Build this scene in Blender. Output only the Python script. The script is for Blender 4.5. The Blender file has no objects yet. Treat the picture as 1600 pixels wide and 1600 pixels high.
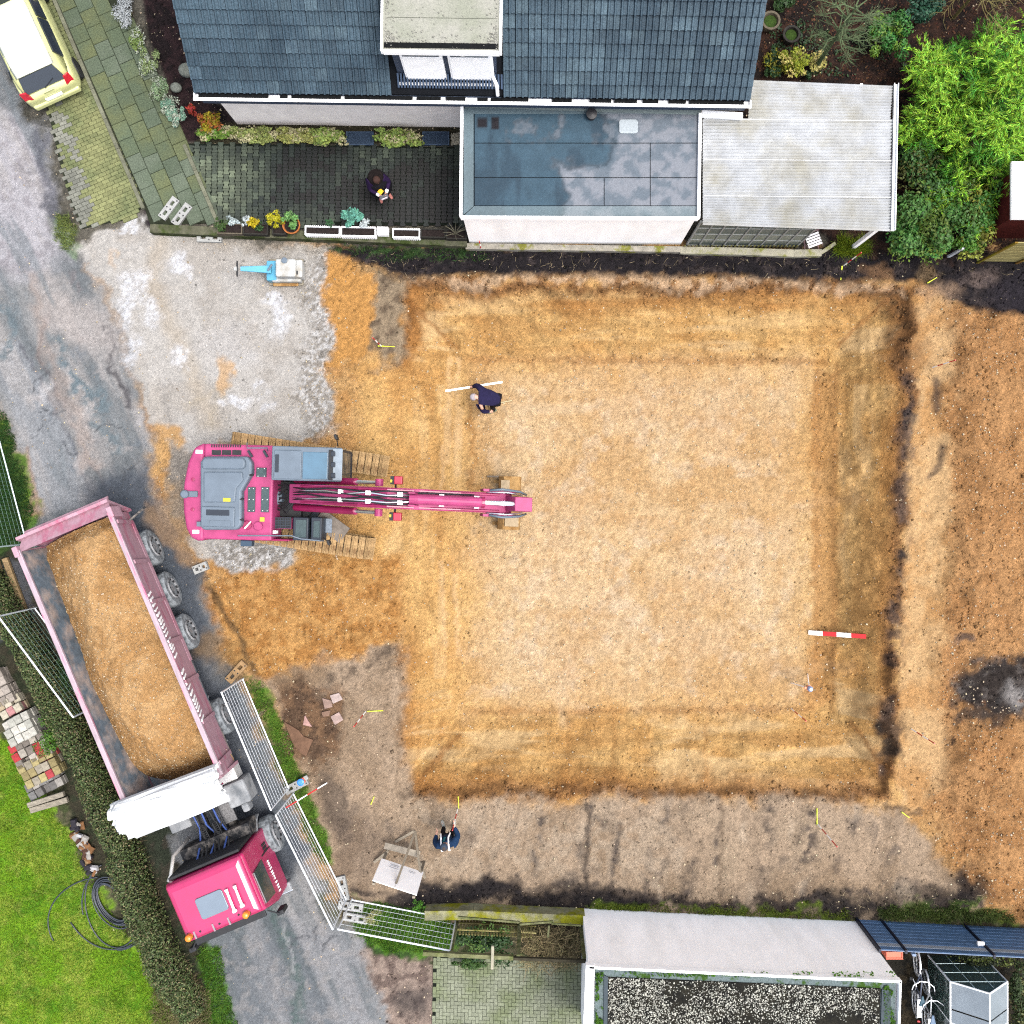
import bpy, bmesh, math, random
import numpy as np
from mathutils import Vector, Matrix
random.seed(7); RNG = np.random.default_rng(7)
sc = bpy.context.scene
C = sc.collection
R = math.radians
# ------------------------------------------------------------------ camera, sky, sun, exposure
H = 27.5; FPX = 1505.0; NX, NY = 835.0, 770.0
NXW, NYW = (NX-800)*H/FPX, (800-NY)*H/FPX
cam = bpy.data.cameras.new('camera'); camo = bpy.data.objects.new('camera', cam); C.objects.link(camo)
camo.location = (NXW, NYW, H); camo.rotation_euler = (0, 0, 0)
cam.sensor_width = 36; cam.lens = 36*FPX/1600; cam.shift_x = -(NX-800)/1600; cam.shift_y = -(800-NY)/1600
cam.clip_end = 500
sc.camera = camo
W = bpy.data.worlds.new('World'); sc.world = W; W.use_nodes = True
SUN_EL, SUN_AZ = 70, 105          # elevation; azimuth clockwise from north (+Y)
nt = W.node_tree; nt.nodes.clear()
sky = nt.nodes.new('ShaderNodeTexSky'); sky.sky_type = 'NISHITA'; sky.sun_disc = False
sky.sun_elevation = R(SUN_EL); sky.sun_rotation = R(SUN_AZ); sky.air_density = 1.0; sky.dust_density = 6.0; sky.ozone_density = 1.0
bg = nt.nodes.new('ShaderNodeBackground'); bg.inputs[1].default_value = 0.15
wo = nt.nodes.new('ShaderNodeOutputWorld')
hs = nt.nodes.new('ShaderNodeHueSaturation'); hs.inputs['Saturation'].default_value = 0.55   # thin even cloud greys the whole sky
nt.links.new(sky.outputs[0], hs.inputs['Color']); nt.links.new(hs.outputs[0], bg.inputs[0]); nt.links.new(bg.outputs[0], wo.inputs[0])
sl = bpy.data.lights.new('sun', 'SUN'); sl.energy = 1.1; sl.angle = R(22); sl.color = (1, .97, .92)
slo = bpy.data.objects.new('sun', sl); C.objects.link(slo)
sd = Vector((math.sin(R(SUN_AZ))*math.cos(R(SUN_EL)), math.cos(R(SUN_AZ))*math.cos(R(SUN_EL)), math.sin(R(SUN_EL))))
slo.rotation_euler = (-sd).to_track_quat('-Z', 'Y').to_euler(); slo.location = sd*60
sc.view_settings.view_transform = 'Standard'; sc.view_settings.look = 'None'
sc.view_settings.exposure = 1.52; sc.view_settings.gamma = 1.0; sc.view_settings.use_curve_mapping = False
sc.render.engine = 'CYCLES'; sc.cycles.max_bounces = 6; sc.cycles.diffuse_bounces = 2; sc.cycles.transparent_max_bounces = 12
sc.cycles.use_denoising = False; sc.cycles.filter_width = 1.15

# ------------------------------------------------------------------ helpers
EXPO = 2.75                     # how bright an open horizontal white surface comes out, used to turn photo tones into base colours
def lin(c):
    c = np.asarray(c, float)/255.0
    return np.where(c <= .04045, c/12.92, ((c+.055)/1.055)**2.4)
def alb(r, g, b): return tuple(np.clip(lin((r, g, b))/EXPO, 0.004, .86))
def P(px, py, z=0.0):           # point at height z that the photograph shows at pixel (px, py)
    k = (H-z)/FPX
    return Vector((NXW+(px-NX)*k, NYW+(NY-py)*k, z))
def proj(x, y, z):
    k = FPX/(H-z)
    return NX+(x-NXW)*k, NY-(y-NYW)*k

_T = RNG.random((256, 256))
def vn(x, y):
    xi = np.floor(x).astype(int); yi = np.floor(y).astype(int); fx = x-xi; fy = y-yi
    fx = fx*fx*(3-2*fx); fy = fy*fy*(3-2*fy)
    a = _T[xi & 255, yi & 255]; b = _T[(xi+1) & 255, yi & 255]; c = _T[xi & 255, (yi+1) & 255]; d = _T[(xi+1) & 255, (yi+1) & 255]
    return (a*(1-fx)+b*fx)*(1-fy)+(c*(1-fx)+d*fx)*fy
def fbm(x, y, s=1.0, o=4, seed=0):
    v = 0; a = 1; t = 0; x = x*s+seed*17.3; y = y*s+seed*9.1
    for i in range(o):
        v = v+a*vn(x, y); t += a; a *= .55; x = x*2.03+31.7; y = y*2.03+11.9
    return v/t                                      # 0..1, mean .5
def sstep(a, b, v):
    t = np.clip((v-a)/(b-a), 0, 1); return t*t*(3-2*t)
def polysd(px, py, poly):       # signed distance, positive inside
    n = len(poly); d = np.full(px.shape, 1e18); ins = np.zeros(px.shape, bool)
    for i in range(n):
        x0, y0 = poly[i]; x1, y1 = poly[(i+1) % n]; ex, ey = x1-x0, y1-y0
        t = np.clip(((px-x0)*ex+(py-y0)*ey)/(ex*ex+ey*ey+1e-12), 0, 1)
        d = np.minimum(d, (px-x0-t*ex)**2+(py-y0-t*ey)**2)
        if y0 != y1: ins ^= ((py < y0) != (py < y1)) & (px < (x1-x0)*(py-y0)/(y1-y0)+x0)
    d = np.sqrt(d); return np.where(ins, d, -d)
def linesd(px, py, pts):
    d = np.full(px.shape, 1e18)
    for (x0, y0), (x1, y1) in zip(pts[:-1], pts[1:]):
        ex, ey = x1-x0, y1-y0
        t = np.clip(((px-x0)*ex+(py-y0)*ey)/(ex*ex+ey*ey+1e-12), 0, 1)
        d = np.minimum(d, (px-x0-t*ex)**2+(py-y0-t*ey)**2)
    return np.sqrt(d)
def inpoly(x, y, poly):
    ins = False
    for i in range(len(poly)):
        x0, y0 = poly[i]; x1, y1 = poly[(i+1) % len(poly)]
        if (y < y0) != (y < y1) and x < (x1-x0)*(y-y0)/(y1-y0)+x0: ins = not ins
    return ins

# ---- materials
MATS = {}
def mat(name, col, rough=.7, var=.12, scale=6.0, bump=.0, bscale=60.0, metal=0.0, rnd=0.0, spec=.4, col2=None, c2scale=1.5, c2lo=.45, c2hi=.65, island=0.0, coat=0.0, alpha=1.0, trans=0.0, coord='Object', stretch=None, hue=0.0):
    if name in MATS: return MATS[name]
    if rough >= .5 and not coat: spec = min(spec, .12 if rough >= .7 else .22)
    m = bpy.data.materials.new(name); m.use_nodes = True; N = m.node_tree.nodes; Lk = m.node_tree.links
    b = N['Principled BSDF']; b.inputs['Roughness'].default_value = rough; b.inputs['Metallic'].default_value = metal
    b.inputs['Specular IOR Level'].default_value = spec
    if coat: b.inputs['Coat Weight'].default_value = coat; b.inputs['Coat Roughness'].default_value = .12
    if alpha < 1: b.inputs['Alpha'].default_value = alpha
    if trans: b.inputs['Transmission Weight'].default_value = trans
    tc = N.new('ShaderNodeTexCoord'); vec = tc.outputs[coord]
    if stretch:
        mp = N.new('ShaderNodeMapping'); mp.inputs['Scale'].default_value = stretch; Lk.new(vec, mp.inputs[0]); vec = mp.outputs[0]
    out = None
    rgb = N.new('ShaderNodeRGB'); rgb.outputs[0].default_value = (*col, 1); out = rgb.outputs[0]
    def noise(s, d=5):
        n = N.new('ShaderNodeTexNoise'); n.inputs['Scale'].default_value = s; n.inputs['Detail'].default_value = d; n.inputs['Roughness'].default_value = .62
        Lk.new(vec, n.inputs['Vector']); return n.outputs['Fac']
    if col2 is not None:
        mr = N.new('ShaderNodeMapRange'); mr.inputs[1].default_value = c2lo; mr.inputs[2].default_value = c2hi; Lk.new(noise(c2scale), mr.inputs[0])
        mx = N.new('ShaderNodeMix'); mx.data_type = 'RGBA'; Lk.new(mr.outputs[0], mx.inputs[0]); Lk.new(out, mx.inputs[6]); mx.inputs[7].default_value = (*col2, 1); out = mx.outputs[2]
    val = None
    def mul(sock, lo, hi, fl=0.0, fh=1.0):
        nonlocal val
        mr = N.new('ShaderNodeMapRange'); mr.inputs[1].default_value = fl; mr.inputs[2].default_value = fh; mr.inputs[3].default_value = lo; mr.inputs[4].default_value = hi
        Lk.new(sock, mr.inputs[0])
        if val is None: val = mr.outputs[0]
        else:
            mm = N.new('ShaderNodeMath'); mm.operation = 'MULTIPLY'; Lk.new(val, mm.inputs[0]); Lk.new(mr.outputs[0], mm.inputs[1]); val = mm.outputs[0]
    if var: mul(noise(scale), 1-var*1.6, 1+var*1.6, .25, .75)
    if rnd:
        oi = N.new('ShaderNodeObjectInfo'); mul(oi.outputs['Random'], 1-rnd, 1+rnd)
    if island:
        ge = N.new('ShaderNodeNewGeometry'); mul(ge.outputs['Random Per Island'], 1-island, 1+island)
    if val is not None or hue:
        hv = N.new('ShaderNodeHueSaturation')
        if val is not None: Lk.new(val, hv.inputs['Value'])
        if hue:
            src = N.new('ShaderNodeNewGeometry').outputs['Random Per Island'] if island else N.new('ShaderNodeObjectInfo').outputs['Random']
            wn = N.new('ShaderNodeTexWhiteNoise'); wn.noise_dimensions = '1D'; Lk.new(src, wn.inputs['W'])
            mr = N.new('ShaderNodeMapRange'); mr.inputs[3].default_value = .5-hue; mr.inputs[4].default_value = .5+hue; Lk.new(wn.outputs['Value'], mr.inputs[0]); Lk.new(mr.outputs[0], hv.inputs['Hue'])
        Lk.new(out, hv.inputs['Color']); out = hv.outputs[0]
    Lk.new(out, b.inputs['Base Color'])
    if bump:
        bp = N.new('ShaderNodeBump'); bp.inputs['Strength'].default_value = min(1, bump); bp.inputs['Distance'].default_value = .02
        Lk.new(noise(bscale, 4), bp.inputs['Height']); Lk.new(bp.outputs[0], b.inputs['Normal'])
    MATS[name] = m; return m

# ---- meshes
def link(o, parent=None):
    C.objects.link(o)
    if parent is not None: o.parent = parent
    return o
def mesh_np(name, V, F, m, parent=None, smooth=False):
    V = np.asarray(V, np.float32); F = np.asarray(F, np.int32)
    me = bpy.data.meshes.new(name); k = F.shape[1]
    me.vertices.add(len(V)); me.vertices.foreach_set('co', V.ravel())
    me.loops.add(F.size); me.loops.foreach_set('vertex_index', F.ravel())
    me.polygons.add(len(F)); me.polygons.foreach_set('loop_start', np.arange(0, F.size, k, dtype=np.int32))
    if smooth: me.polygons.foreach_set('use_smooth', np.ones(len(F), bool))
    me.update(calc_edges=True); me.materials.append(m)
    return link(bpy.data.objects.new(name, me), parent)
def tag(o, label, cat, group=None, kind=None):
    o['label'] = label; o['category'] = cat
    if group: o['group'] = group
    o['kind'] = kind or 'thing'
    return o
def struct(o):
    o['kind'] = 'structure'; return o
def thing(name, label, cat, loc=(0, 0, 0), rz=0.0, group=None):
    o = bpy.data.objects.new(name, None); o.empty_display_size = .2; C.objects.link(o)
    o.location = loc; o.rotation_euler = (0, 0, rz); tag(o, label, cat, group); return o
class MB:
    def __init__(s): s.v = []; s.f = []; s.M = None
    def add(s, vs, fs):
        n = len(s.v)
        if s.M is not None: vs = [tuple(s.M @ Vector(p)) for p in vs]
        s.v += [tuple(p) for p in vs]; s.f += [tuple(n+i for i in f) for f in fs]; return s
    def box(s, c, d, rz=0.0, M=None, taper=None):
        hx, hy, hz = d[0]/2, d[1]/2, d[2]/2; vs = []
        tx, ty = taper or (1, 1)
        for z in (-1, 1):
            kx, ky = (tx, ty) if z > 0 else (1, 1)
            for x, y in ((-1, -1), (1, -1), (1, 1), (-1, 1)): vs.append(Vector((x*hx*kx, y*hy*ky, z*hz)))
        rot = Matrix.Rotation(rz, 3, 'Z') if M is None else M
        vs = [rot @ v+Vector(c) for v in vs]
        return s.add(vs, [(3, 2, 1, 0), (4, 5, 6, 7), (0, 1, 5, 4), (1, 2, 6, 5), (2, 3, 7, 6), (3, 0, 4, 7)])
    def bb(s, a, b):            # box from min corner to max corner
        return s.box([(a[i]+b[i])/2 for i in range(3)], [abs(b[i]-a[i]) for i in range(3)])
    def beam(s, p0, p1, w, h):  # box section along p0-p1, w horizontal-ish, h other
        p0 = Vector(p0); p1 = Vector(p1); d = p1-p0; L = d.length; d.normalize()
        up = Vector((0, 0, 1)) if abs(d.z) < .95 else Vector((0, 1, 0))
        sx = d.cross(up).normalized(); u = sx.cross(d).normalized()
        vs = []
        for p in (p0, p1):
            for a, c in ((-1, -1), (1, -1), (1, 1), (-1, 1)): vs.append(p+sx*a*w/2+u*c*h/2)
        return s.add(vs, [(0, 1, 2, 3), (7, 6, 5, 4), (1, 0, 4, 5), (2, 1, 5, 6), (3, 2, 6, 7), (0, 3, 7, 4)])
    def tube(s, pts, r, n=8, cap=True):
        pts = [Vector(p) for p in pts]; rs = r if isinstance(r, (list, tuple)) else [r]*len(pts); vs = []; fs = []
        prev = None
        for i, p in enumerate(pts):
            d = (pts[min(i+1, len(pts)-1)]-pts[max(i-1, 0)]).normalized()
            if prev is None:
                up = Vector((0, 0, 1)) if abs(d.z) < .9 else Vector((1, 0, 0)); a = d.cross(up).normalized()
            else: a = (prev-d*prev.dot(d)).normalized()
            prev = a; b = d.cross(a)
            for k in range(n):
                t = 2*math.pi*k/n; vs.append(p+(a*math.cos(t)+b*math.sin(t))*rs[i])
        for i in range(len(pts)-1):
            for k in range(n):
                k2 = (k+1) % n; fs.append((i*n+k, i*n+k2, (i+1)*n+k2, (i+1)*n+k))
        if cap:
            fs.append(tuple(reversed(range(n)))); fs.append(tuple((len(pts)-1)*n+k for k in range(n)))
        return s.add(vs, fs)
    def prism(s, poly, z0, z1):
        n = len(poly); vs = [(x, y, z0) for x, y in poly]+[(x, y, z1) for x, y in poly]
        return s.add(vs, [tuple(reversed(range(n))), tuple(range(n, 2*n))]+[(i, (i+1) % n, n+(i+1) % n, n+i) for i in range(n)])
    def extr(s, pts, dv):       # polygon of 3D points swept by vector dv
        n = len(pts); dv = Vector(dv); pts = [Vector(p) for p in pts]
        return s.add(pts+[p+dv for p in pts], [tuple(reversed(range(n))), tuple(range(n, 2*n))]+[(i, (i+1) % n, n+(i+1) % n, n+i) for i in range(n)])
    def loft(s, rings, close=True, cap=True):
        n = len(rings[0]); fs = []
        for i in range(len(rings)-1):
            for k in range(n if close else n-1):
                k2 = (k+1) % n; fs.append((i*n+k, i*n+k2, (i+1)*n+k2, (i+1)*n+k))
        if cap: fs += [tuple(reversed(range(n))), tuple((len(rings)-1)*n+k for k in range(n))]
        return s.add([p for r in rings for p in r], fs)
    def lathe(s, prof, n=16, axis='Z', c=(0, 0, 0)):   # prof: (r, h)
        rings = []
        for r, h in prof:
            ring = []
            for k in range(n):
                t = 2*math.pi*k/n; a, b = r*math.cos(t), r*math.sin(t)
                p = (a, b, h) if axis == 'Z' else ((a, h, -b) if axis == 'Y' else (h, a, b))
                ring.append((p[0]+c[0], p[1]+c[1], p[2]+c[2]))
            rings.append(ring)
        return s.loft(rings)
    def mesh(s, name, m):
        me = bpy.data.meshes.new(name); me.from_pydata(s.v, [], s.f); me.materials.append(m); return me
    def obj(s, name, m, parent=None, bevel=0.0, smooth=False, seg=2):
        o = link(bpy.data.objects.new(name, s.mesh(name, m)), parent)
        if smooth: o.data.polygons.foreach_set('use_smooth', [True]*len(o.data.polygons))
        if bevel:
            md = o.modifiers.new('b', 'BEVEL'); md.width = bevel; md.segments = seg; md.limit_method = 'ANGLE'; md.angle_limit = R(35)
        return o
def inst(name, me, loc, rz=0, parent=None, scale=None, rot=None):
    o = bpy.data.objects.new(name, me); o.location = loc; o.rotation_euler = rot or (0, 0, rz)
    if scale: o.scale = scale
    return link(o, parent)
def copy_tree(o, parent=None):
    c = o.copy(); C.objects.link(c); c.parent = parent
    for ch in list(o.children): copy_tree(ch, c)
    return c
def smooth_by_angle(o, ang=40):
    me = o.data; bm = bmesh.new(); bm.from_mesh(me)
    for f in bm.faces: f.smooth = True
    for e in bm.edges:
        if len(e.link_faces) == 2 and e.calc_face_angle(0) > R(ang): e.smooth = False
    bm.to_mesh(me); bm.free(); return o
# ---- foliage: many small leaf faces
def leaves(pos, nrm, size, aspect=.5, tilt=.5, fold=True):
    n = len(pos); pos = np.asarray(pos, float); nrm = np.asarray(nrm, float)+RNG.normal(0, tilt, (n, 3))
    nrm /= np.linalg.norm(nrm, axis=1, keepdims=True)+1e-9
    a = np.cross(nrm, RNG.normal(0, 1, (n, 3))); a /= np.linalg.norm(a, axis=1, keepdims=True)+1e-9
    b = np.cross(nrm, a); s = (np.asarray(size)*RNG.uniform(.6, 1.4, n))[:, None]
    V = np.stack([pos-a*s, pos+b*s*aspect, pos+a*s, pos-b*s*aspect], 1).reshape(-1, 3)
    return V, np.arange(n*4).reshape(n, 4)
def strands(base, dirs, L, w, bend=.3):   # thin 2-quad strips
    n = len(base); d = dirs/np.linalg.norm(dirs, axis=1, keepdims=True); L = np.broadcast_to(L, (n,))[:, None]; w = np.broadcast_to(w, (n,))[:, None]
    sd_ = np.cross(d, RNG.normal(0, 1, (n, 3))); sd_ /= np.linalg.norm(sd_, axis=1, keepdims=True)+1e-9
    mid = base+d*L*.5; tip = base+d*L+RNG.normal(0, bend, (n, 3))*L
    V = np.stack([base-sd_*w, base+sd_*w, mid+sd_*w*.8, mid-sd_*w*.8, tip], 1).reshape(-1, 3)
    i = np.arange(n)[:, None]*5
    F = np.concatenate([i+np.array([[0, 1, 2]]), i+np.array([[0, 2, 3]]), i+np.array([[3, 2, 4]])], 0)
    return V, F
# ------------------------------------------------------------------ terrain
PIT_D = 1.5
pw, pe, pn, ps = P(628, 0).x, P(1412, 0).x, P(0, 448).y, P(0, 1246).y           # rim
fw, fe, fn_, fs_ = P(712, 0, -PIT_D).x, P(1285, 0, -PIT_D).x, P(0, 560, -PIT_D).y, P(0, 1112, -PIT_D).y   # floor
STEP = .05
def height(x, y):
    n1 = fbm(x, y, .9, 3, 1)-.5; n2 = fbm(x, y, 3.1, 3, 2)-.5
    wob = n1*.7+n2*.25
    fy_ = np.clip((pn-y)/(pn-ps), 0, 1); pe_ = pe+.3-.75*fy_; pw_ = pw+.12-.35*fy_
    tw = (x-pw_+wob*.6)/(fw-pw_); te = (pe_-x+wob)/(pe_-fe); tn = (pn-y+wob)/(pn-fn_); ts = (y-ps+wob)/(fs_-ps)
    gate = sstep(P(0, 1030).y, P(0, 1000).y, y)*(1-sstep(P(0, 585).y, P(0, 555).y, y))
    tr = (x-P(585, 0).x+n1*1.2)/(P(740, 0, -PIT_D).x-P(585, 0).x)
    tw = tw*(1-gate)+tr*gate
    t = np.minimum(np.minimum(tw, te), np.minimum(tn, ts))
    prof = .1*sstep(-.04, .1, t+.05*n2)+.45*sstep(-.06, 1.04, t)+.45*np.clip(t, 0, 1)
    if x.size > 1000: height.T = t
    prof = prof*(1-gate)+gate*sstep(-.05, 1.05, t); z = -PIT_D*prof
    sl0 = sstep(.08, .25, t)*(1-sstep(.85, 1.0, t)); nss = (tn < np.minimum(tw, te)) | (ts < np.minimum(tw, te)); z = z+sl0*.10*(np.where(nss, fbm(x*.4, y*4, 1, 3, 25), fbm(x*4, y*.4, 1, 3, 26))-.5)
    px = 800+x/H*FPX; py = 800-y/H*FPX                     # ground pixel, good enough for the outside
    soil = sstep(500, 560, px)*sstep(395, 425, py)*(1-sstep(1385, 1425, py))
    z = z+(n2*.06+(fbm(x, y, 9, 3, 3)-.5)*.08)*soil
    # lip of darker topsoil and low spoil bank along the rims
    lip = np.exp(-((te+.10)/.10)**2)+.7*np.exp(-((tn+.10)/.10)**2)*sstep(P(640, 0).x, P(700, 0).x, x)
    z = z+.12*lip*fbm(x, y, 1.7, 3, 4)*soil*(np.minimum(np.minimum(tw, te), np.minimum(tn, ts)) > -.6)
    # spread spoil on the right
    m = sstep(1452, 1530, px+60*n1)*sstep(470, 520, py+40*n1)*(1-sstep(1400, 1440, py))
    z = z+m*(.4+.3*n1+.07*n2)
    hole = np.exp(-(((px-1562)/60)**2+((py-1075)/48)**2)); z = z-.4*hole+hole*.5*(fbm(x, y, 3, 4, 29)-.4)
    # topsoil clods along the top boundary
    tb = sstep(505, 540, px)*sstep(386, 396, py)*(1-sstep(440, 470, py)); z = z+tb*(.16*(fbm(x, y, 4, 4, 5)-.45))
    # wheel ruts and dips on road and pad
    rd = 1-soil
    z = z+rd*(n1*.03+n2*.012)*(px < 560)
    rut = np.exp(-(linesd(px, py, [(245, 600), (275, 740), (330, 880), (370, 990), (395, 1050)])/9)**2); z = z-.07*rut
    return z
x0, x1, y0, y1 = -16.2, 17.2, -16.2, 16.2
xs = np.arange(x0, x1+1e-6, STEP); ys = np.arange(y0, y1+1e-6, STEP)
GX, GY = np.meshgrid(xs, ys); GZ = height(GX, GY)
def ground_z(x, y):
    return float(height(np.array([[x]]), np.array([[y]]))[0, 0])
def GP(px, py, dz=0.0):        # point on the terrain seen at that pixel
    z = 0.0
    for _ in range(6):
        p = P(px, py, z); z = ground_z(p.x, p.y)
    p = P(px, py, z); p.z = z+dz; return p
PX, PY = proj(GX, GY, GZ)
nA = fbm(GX, GY, .35, 4, 6); nB = fbm(GX, GY, 1.3, 4, 7); nC = fbm(GX, GY, 4.5, 4, 8); nD = fbm(GX, GY, 14, 3, 9)
WX = PX+(nB-.5)*46+(nC-.5)*22; WY = PY+(fbm(GX, GY, 1.3, 4, 10)-.5)*46+(fbm(GX, GY, 4.5, 4, 11)-.5)*22     # wobbled pixels for ragged borders
SX = PX+(nC-.5)*14; SY = PY+(fbm(GX, GY, 4.5, 4, 12)-.5)*14
COL = np.zeros(GX.shape+(3,)); GRIT = np.zeros(GX.shape); WET = np.zeros(GX.shape); PEB = np.zeros(GX.shape)
def paint(mask, col, a=1.0, var=None, grit=None, wet=None, peb=None):
    def tone(q):
        q = tuple(q); return (q[0]*.995, min(255, q[1]*1.018), min(255, q[2]*1.07)) if q[0] > q[1] > q[2] and q[0]-q[2] > 55 else q
    k = np.clip(mask*a, 0, 1)[..., None]; c = lin(tone(col))/EXPO
    if var is not None:
        c2, n, lo, hi = var; t = sstep(lo, hi, n)[..., None]; c = c*(1-t)+lin(tone(c2))/EXPO*t
    COL[:] = COL*(1-k)+c*k
    for arr, v in ((GRIT, grit), (WET, wet), (PEB, peb)):
        if v is not None: arr[:] = arr*(1-k[..., 0])+v*k[..., 0]
def pm(poly, soft=10, wob='W'):
    X_, Y_ = {'W': (WX, WY), 'S': (SX, SY), 'N': (PX, PY)}[wob]
    return sstep(-soft/2, soft/2, polysd(X_, Y_, poly))
def lm(pts, w, soft=None, wob='W'):
    X_, Y_ = {'W': (WX, WY), 'S': (SX, SY), 'N': (PX, PY)}[wob]
    soft = soft or w*.7
    return 1-sstep(w/2-soft/2, w/2+soft/2, linesd(X_, Y_, pts))
def spot(cx, cy, rx, ry=None, soft=.6, wob='W'):
    X_, Y_ = {'W': (WX, WY), 'S': (SX, SY), 'N': (PX, PY)}[wob]
    ry = ry or rx; return 1-sstep(1-soft, 1+soft*.3, np.sqrt(((X_-cx)/rx)**2+((Y_-cy)/ry)**2))
ALL = np.ones(GX.shape)
ORA = (206, 160, 102)
paint(ALL, ORA, var=((192, 142, 84), nB, .38, .72), grit=.9, wet=0, peb=.35)
paint(sstep(.5, .62, nC), (216, 172, 112), .5)
paint(pm([(-80, -80), (1700, -80), (1700, 384), (505, 384), (330, 374), (100, 420), (-80, 420)], 8), (112, 108, 98), var=((84, 82, 74), nC, .45, .6), grit=.9, peb=.2)
paint(pm([(-80, 860), (240, 860), (420, 1300), (560, 1440), (680, 1424), (1700, 1436), (1700, 1700), (-80, 1700)], 10), (104, 100, 78), var=((74, 84, 52), nC, .45, .6), grit=.9, peb=.1)
# spread spoil on the right
paint(pm([(1470, 480), (1640, 470), (1640, 1440), (1540, 1420), (1440, 1250), (1480, 900)], 40), (192, 142, 90), var=((178, 128, 78), nB, .4, .66), grit=1, peb=.9)
paint(pm([(1415, 470), (1490, 470), (1475, 900), (1470, 1230), (1440, 1270), (1400, 1250)], 30), (216, 175, 122), .8, var=((201, 152, 96), nB, .4, .65), grit=.6, peb=.25)
# pit: slopes then floor
paint(pm([(635, 455), (1400, 455), (1400, 1240), (625, 1240), (620, 1010), (560, 1000), (560, 570), (630, 560)], 24), (222, 175, 108), var=((211, 160, 94), nB, .36, .7), grit=.8, peb=.35)
slope = sstep(.04, .2, -GZ)*(1-sstep(PIT_D-.22, PIT_D-.08, -GZ))
streak = fbm(GX*.35, GY*2.6, 1.0, 4, 14); streak2 = fbm(GX*2.6, GY*.35, 1.0, 4, 15)
ns = ((PY < 600) | (PY > 1060)); st = np.where(ns, streak, streak2)
paint(slope*sstep(.5, .66, st), (232, 194, 136), np.where(ns, .8, .45), grit=.4, peb=.1)
paint(slope*sstep(.54, .7, 1-st), (196, 142, 80), .45)
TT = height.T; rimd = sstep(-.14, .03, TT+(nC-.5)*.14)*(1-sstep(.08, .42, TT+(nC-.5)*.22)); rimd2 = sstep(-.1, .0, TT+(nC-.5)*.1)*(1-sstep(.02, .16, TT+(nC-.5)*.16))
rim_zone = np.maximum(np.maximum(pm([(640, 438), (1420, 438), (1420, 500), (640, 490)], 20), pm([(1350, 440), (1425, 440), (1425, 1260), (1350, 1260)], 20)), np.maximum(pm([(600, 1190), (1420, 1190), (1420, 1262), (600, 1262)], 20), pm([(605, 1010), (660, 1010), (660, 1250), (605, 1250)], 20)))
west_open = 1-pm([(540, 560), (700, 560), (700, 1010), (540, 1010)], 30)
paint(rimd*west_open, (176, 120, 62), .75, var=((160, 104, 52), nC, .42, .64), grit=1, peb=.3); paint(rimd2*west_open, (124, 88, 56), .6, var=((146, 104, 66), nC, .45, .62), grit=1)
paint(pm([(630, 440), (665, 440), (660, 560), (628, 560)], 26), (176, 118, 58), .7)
paint(pm([(690, 470), (1380, 470), (1360, 520), (720, 520)], 26)*sstep(.42, .6, streak), (226, 182, 118), .7)
floor = pm([(742, 576), (1258, 576), (1255, 1096), (742, 1100)], 90)
paint(floor, (222, 186, 136), var=((210, 168, 114), fbm(GX, GY, .7, 6, 16), .38, .68), grit=.75, peb=.5)
paint(floor*sstep(.44, .66, fbm(GX, GY, .5, 6, 17))*sstep(780, 900, WX), (224, 190, 146), .5)
paint(floor*sstep(.55, .72, fbm(GX, GY, 2.0, 6, 18)), (230, 206, 172), .35)
paint(floor*sstep(.54, .72, fbm(GX, GY, 5, 5, 19)), (188, 142, 90), .4)
# foot and corner creases of the slopes, darker lines
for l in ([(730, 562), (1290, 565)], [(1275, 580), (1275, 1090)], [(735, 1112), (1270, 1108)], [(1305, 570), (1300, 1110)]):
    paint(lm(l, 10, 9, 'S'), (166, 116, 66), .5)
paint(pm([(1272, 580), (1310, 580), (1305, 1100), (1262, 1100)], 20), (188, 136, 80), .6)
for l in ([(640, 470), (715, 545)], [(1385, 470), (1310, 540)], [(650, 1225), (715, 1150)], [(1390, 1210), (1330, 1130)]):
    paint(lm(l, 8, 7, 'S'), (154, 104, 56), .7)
_rs = random.Random(21)
for _k in range(26):
    sx_, sy_ = _rs.uniform(760, 1230), _rs.uniform(590, 1080); a_ = _rs.choice([0, 0, .1, 1.5]); L_ = _rs.uniform(50, 140)
    paint(lm([(sx_, sy_), (sx_+L_*.5*math.cos(a_), sy_+L_*.5*math.sin(a_)+4), (sx_+L_*math.cos(a_), sy_+L_*math.sin(a_))], _rs.uniform(8, 22), 14, 'S'), _rs.choice([(232, 204, 162), (228, 196, 150), (202, 158, 106)]), _rs.uniform(.25, .45), grit=.4)
# vertical drag marks on the ramp
for l, w in (([(703, 560), (700, 720)], 9), ([(716, 560), (712, 740)], 8), ([(694, 640), (690, 780)], 6), ([(722, 640), (718, 700)], 6), ([(690, 880), (695, 1010)], 8), ([(712, 900), (715, 1020)], 7)):
    paint(lm(l, w, 6, 'S'), (228, 188, 134), .6, grit=.3)
paint(lm([(735, 640), (742, 700), (735, 760)], 10, 10), (170, 118, 62), .6)
for tx in (655, 690, 1105, 890, 960): paint(lm([(tx, 1120), (tx-4, 1220)], 6, 8, 'S'), (176, 120, 62), .35)
# pale shoulder under the top topsoil
paint(pm([(640, 425), (1000, 428), (1300, 440), (1420, 448), (1420, 462), (1000, 448), (640, 446)], 14), (206, 172, 134), .8, var=((150, 112, 76), nC, .5, .62))
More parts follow.
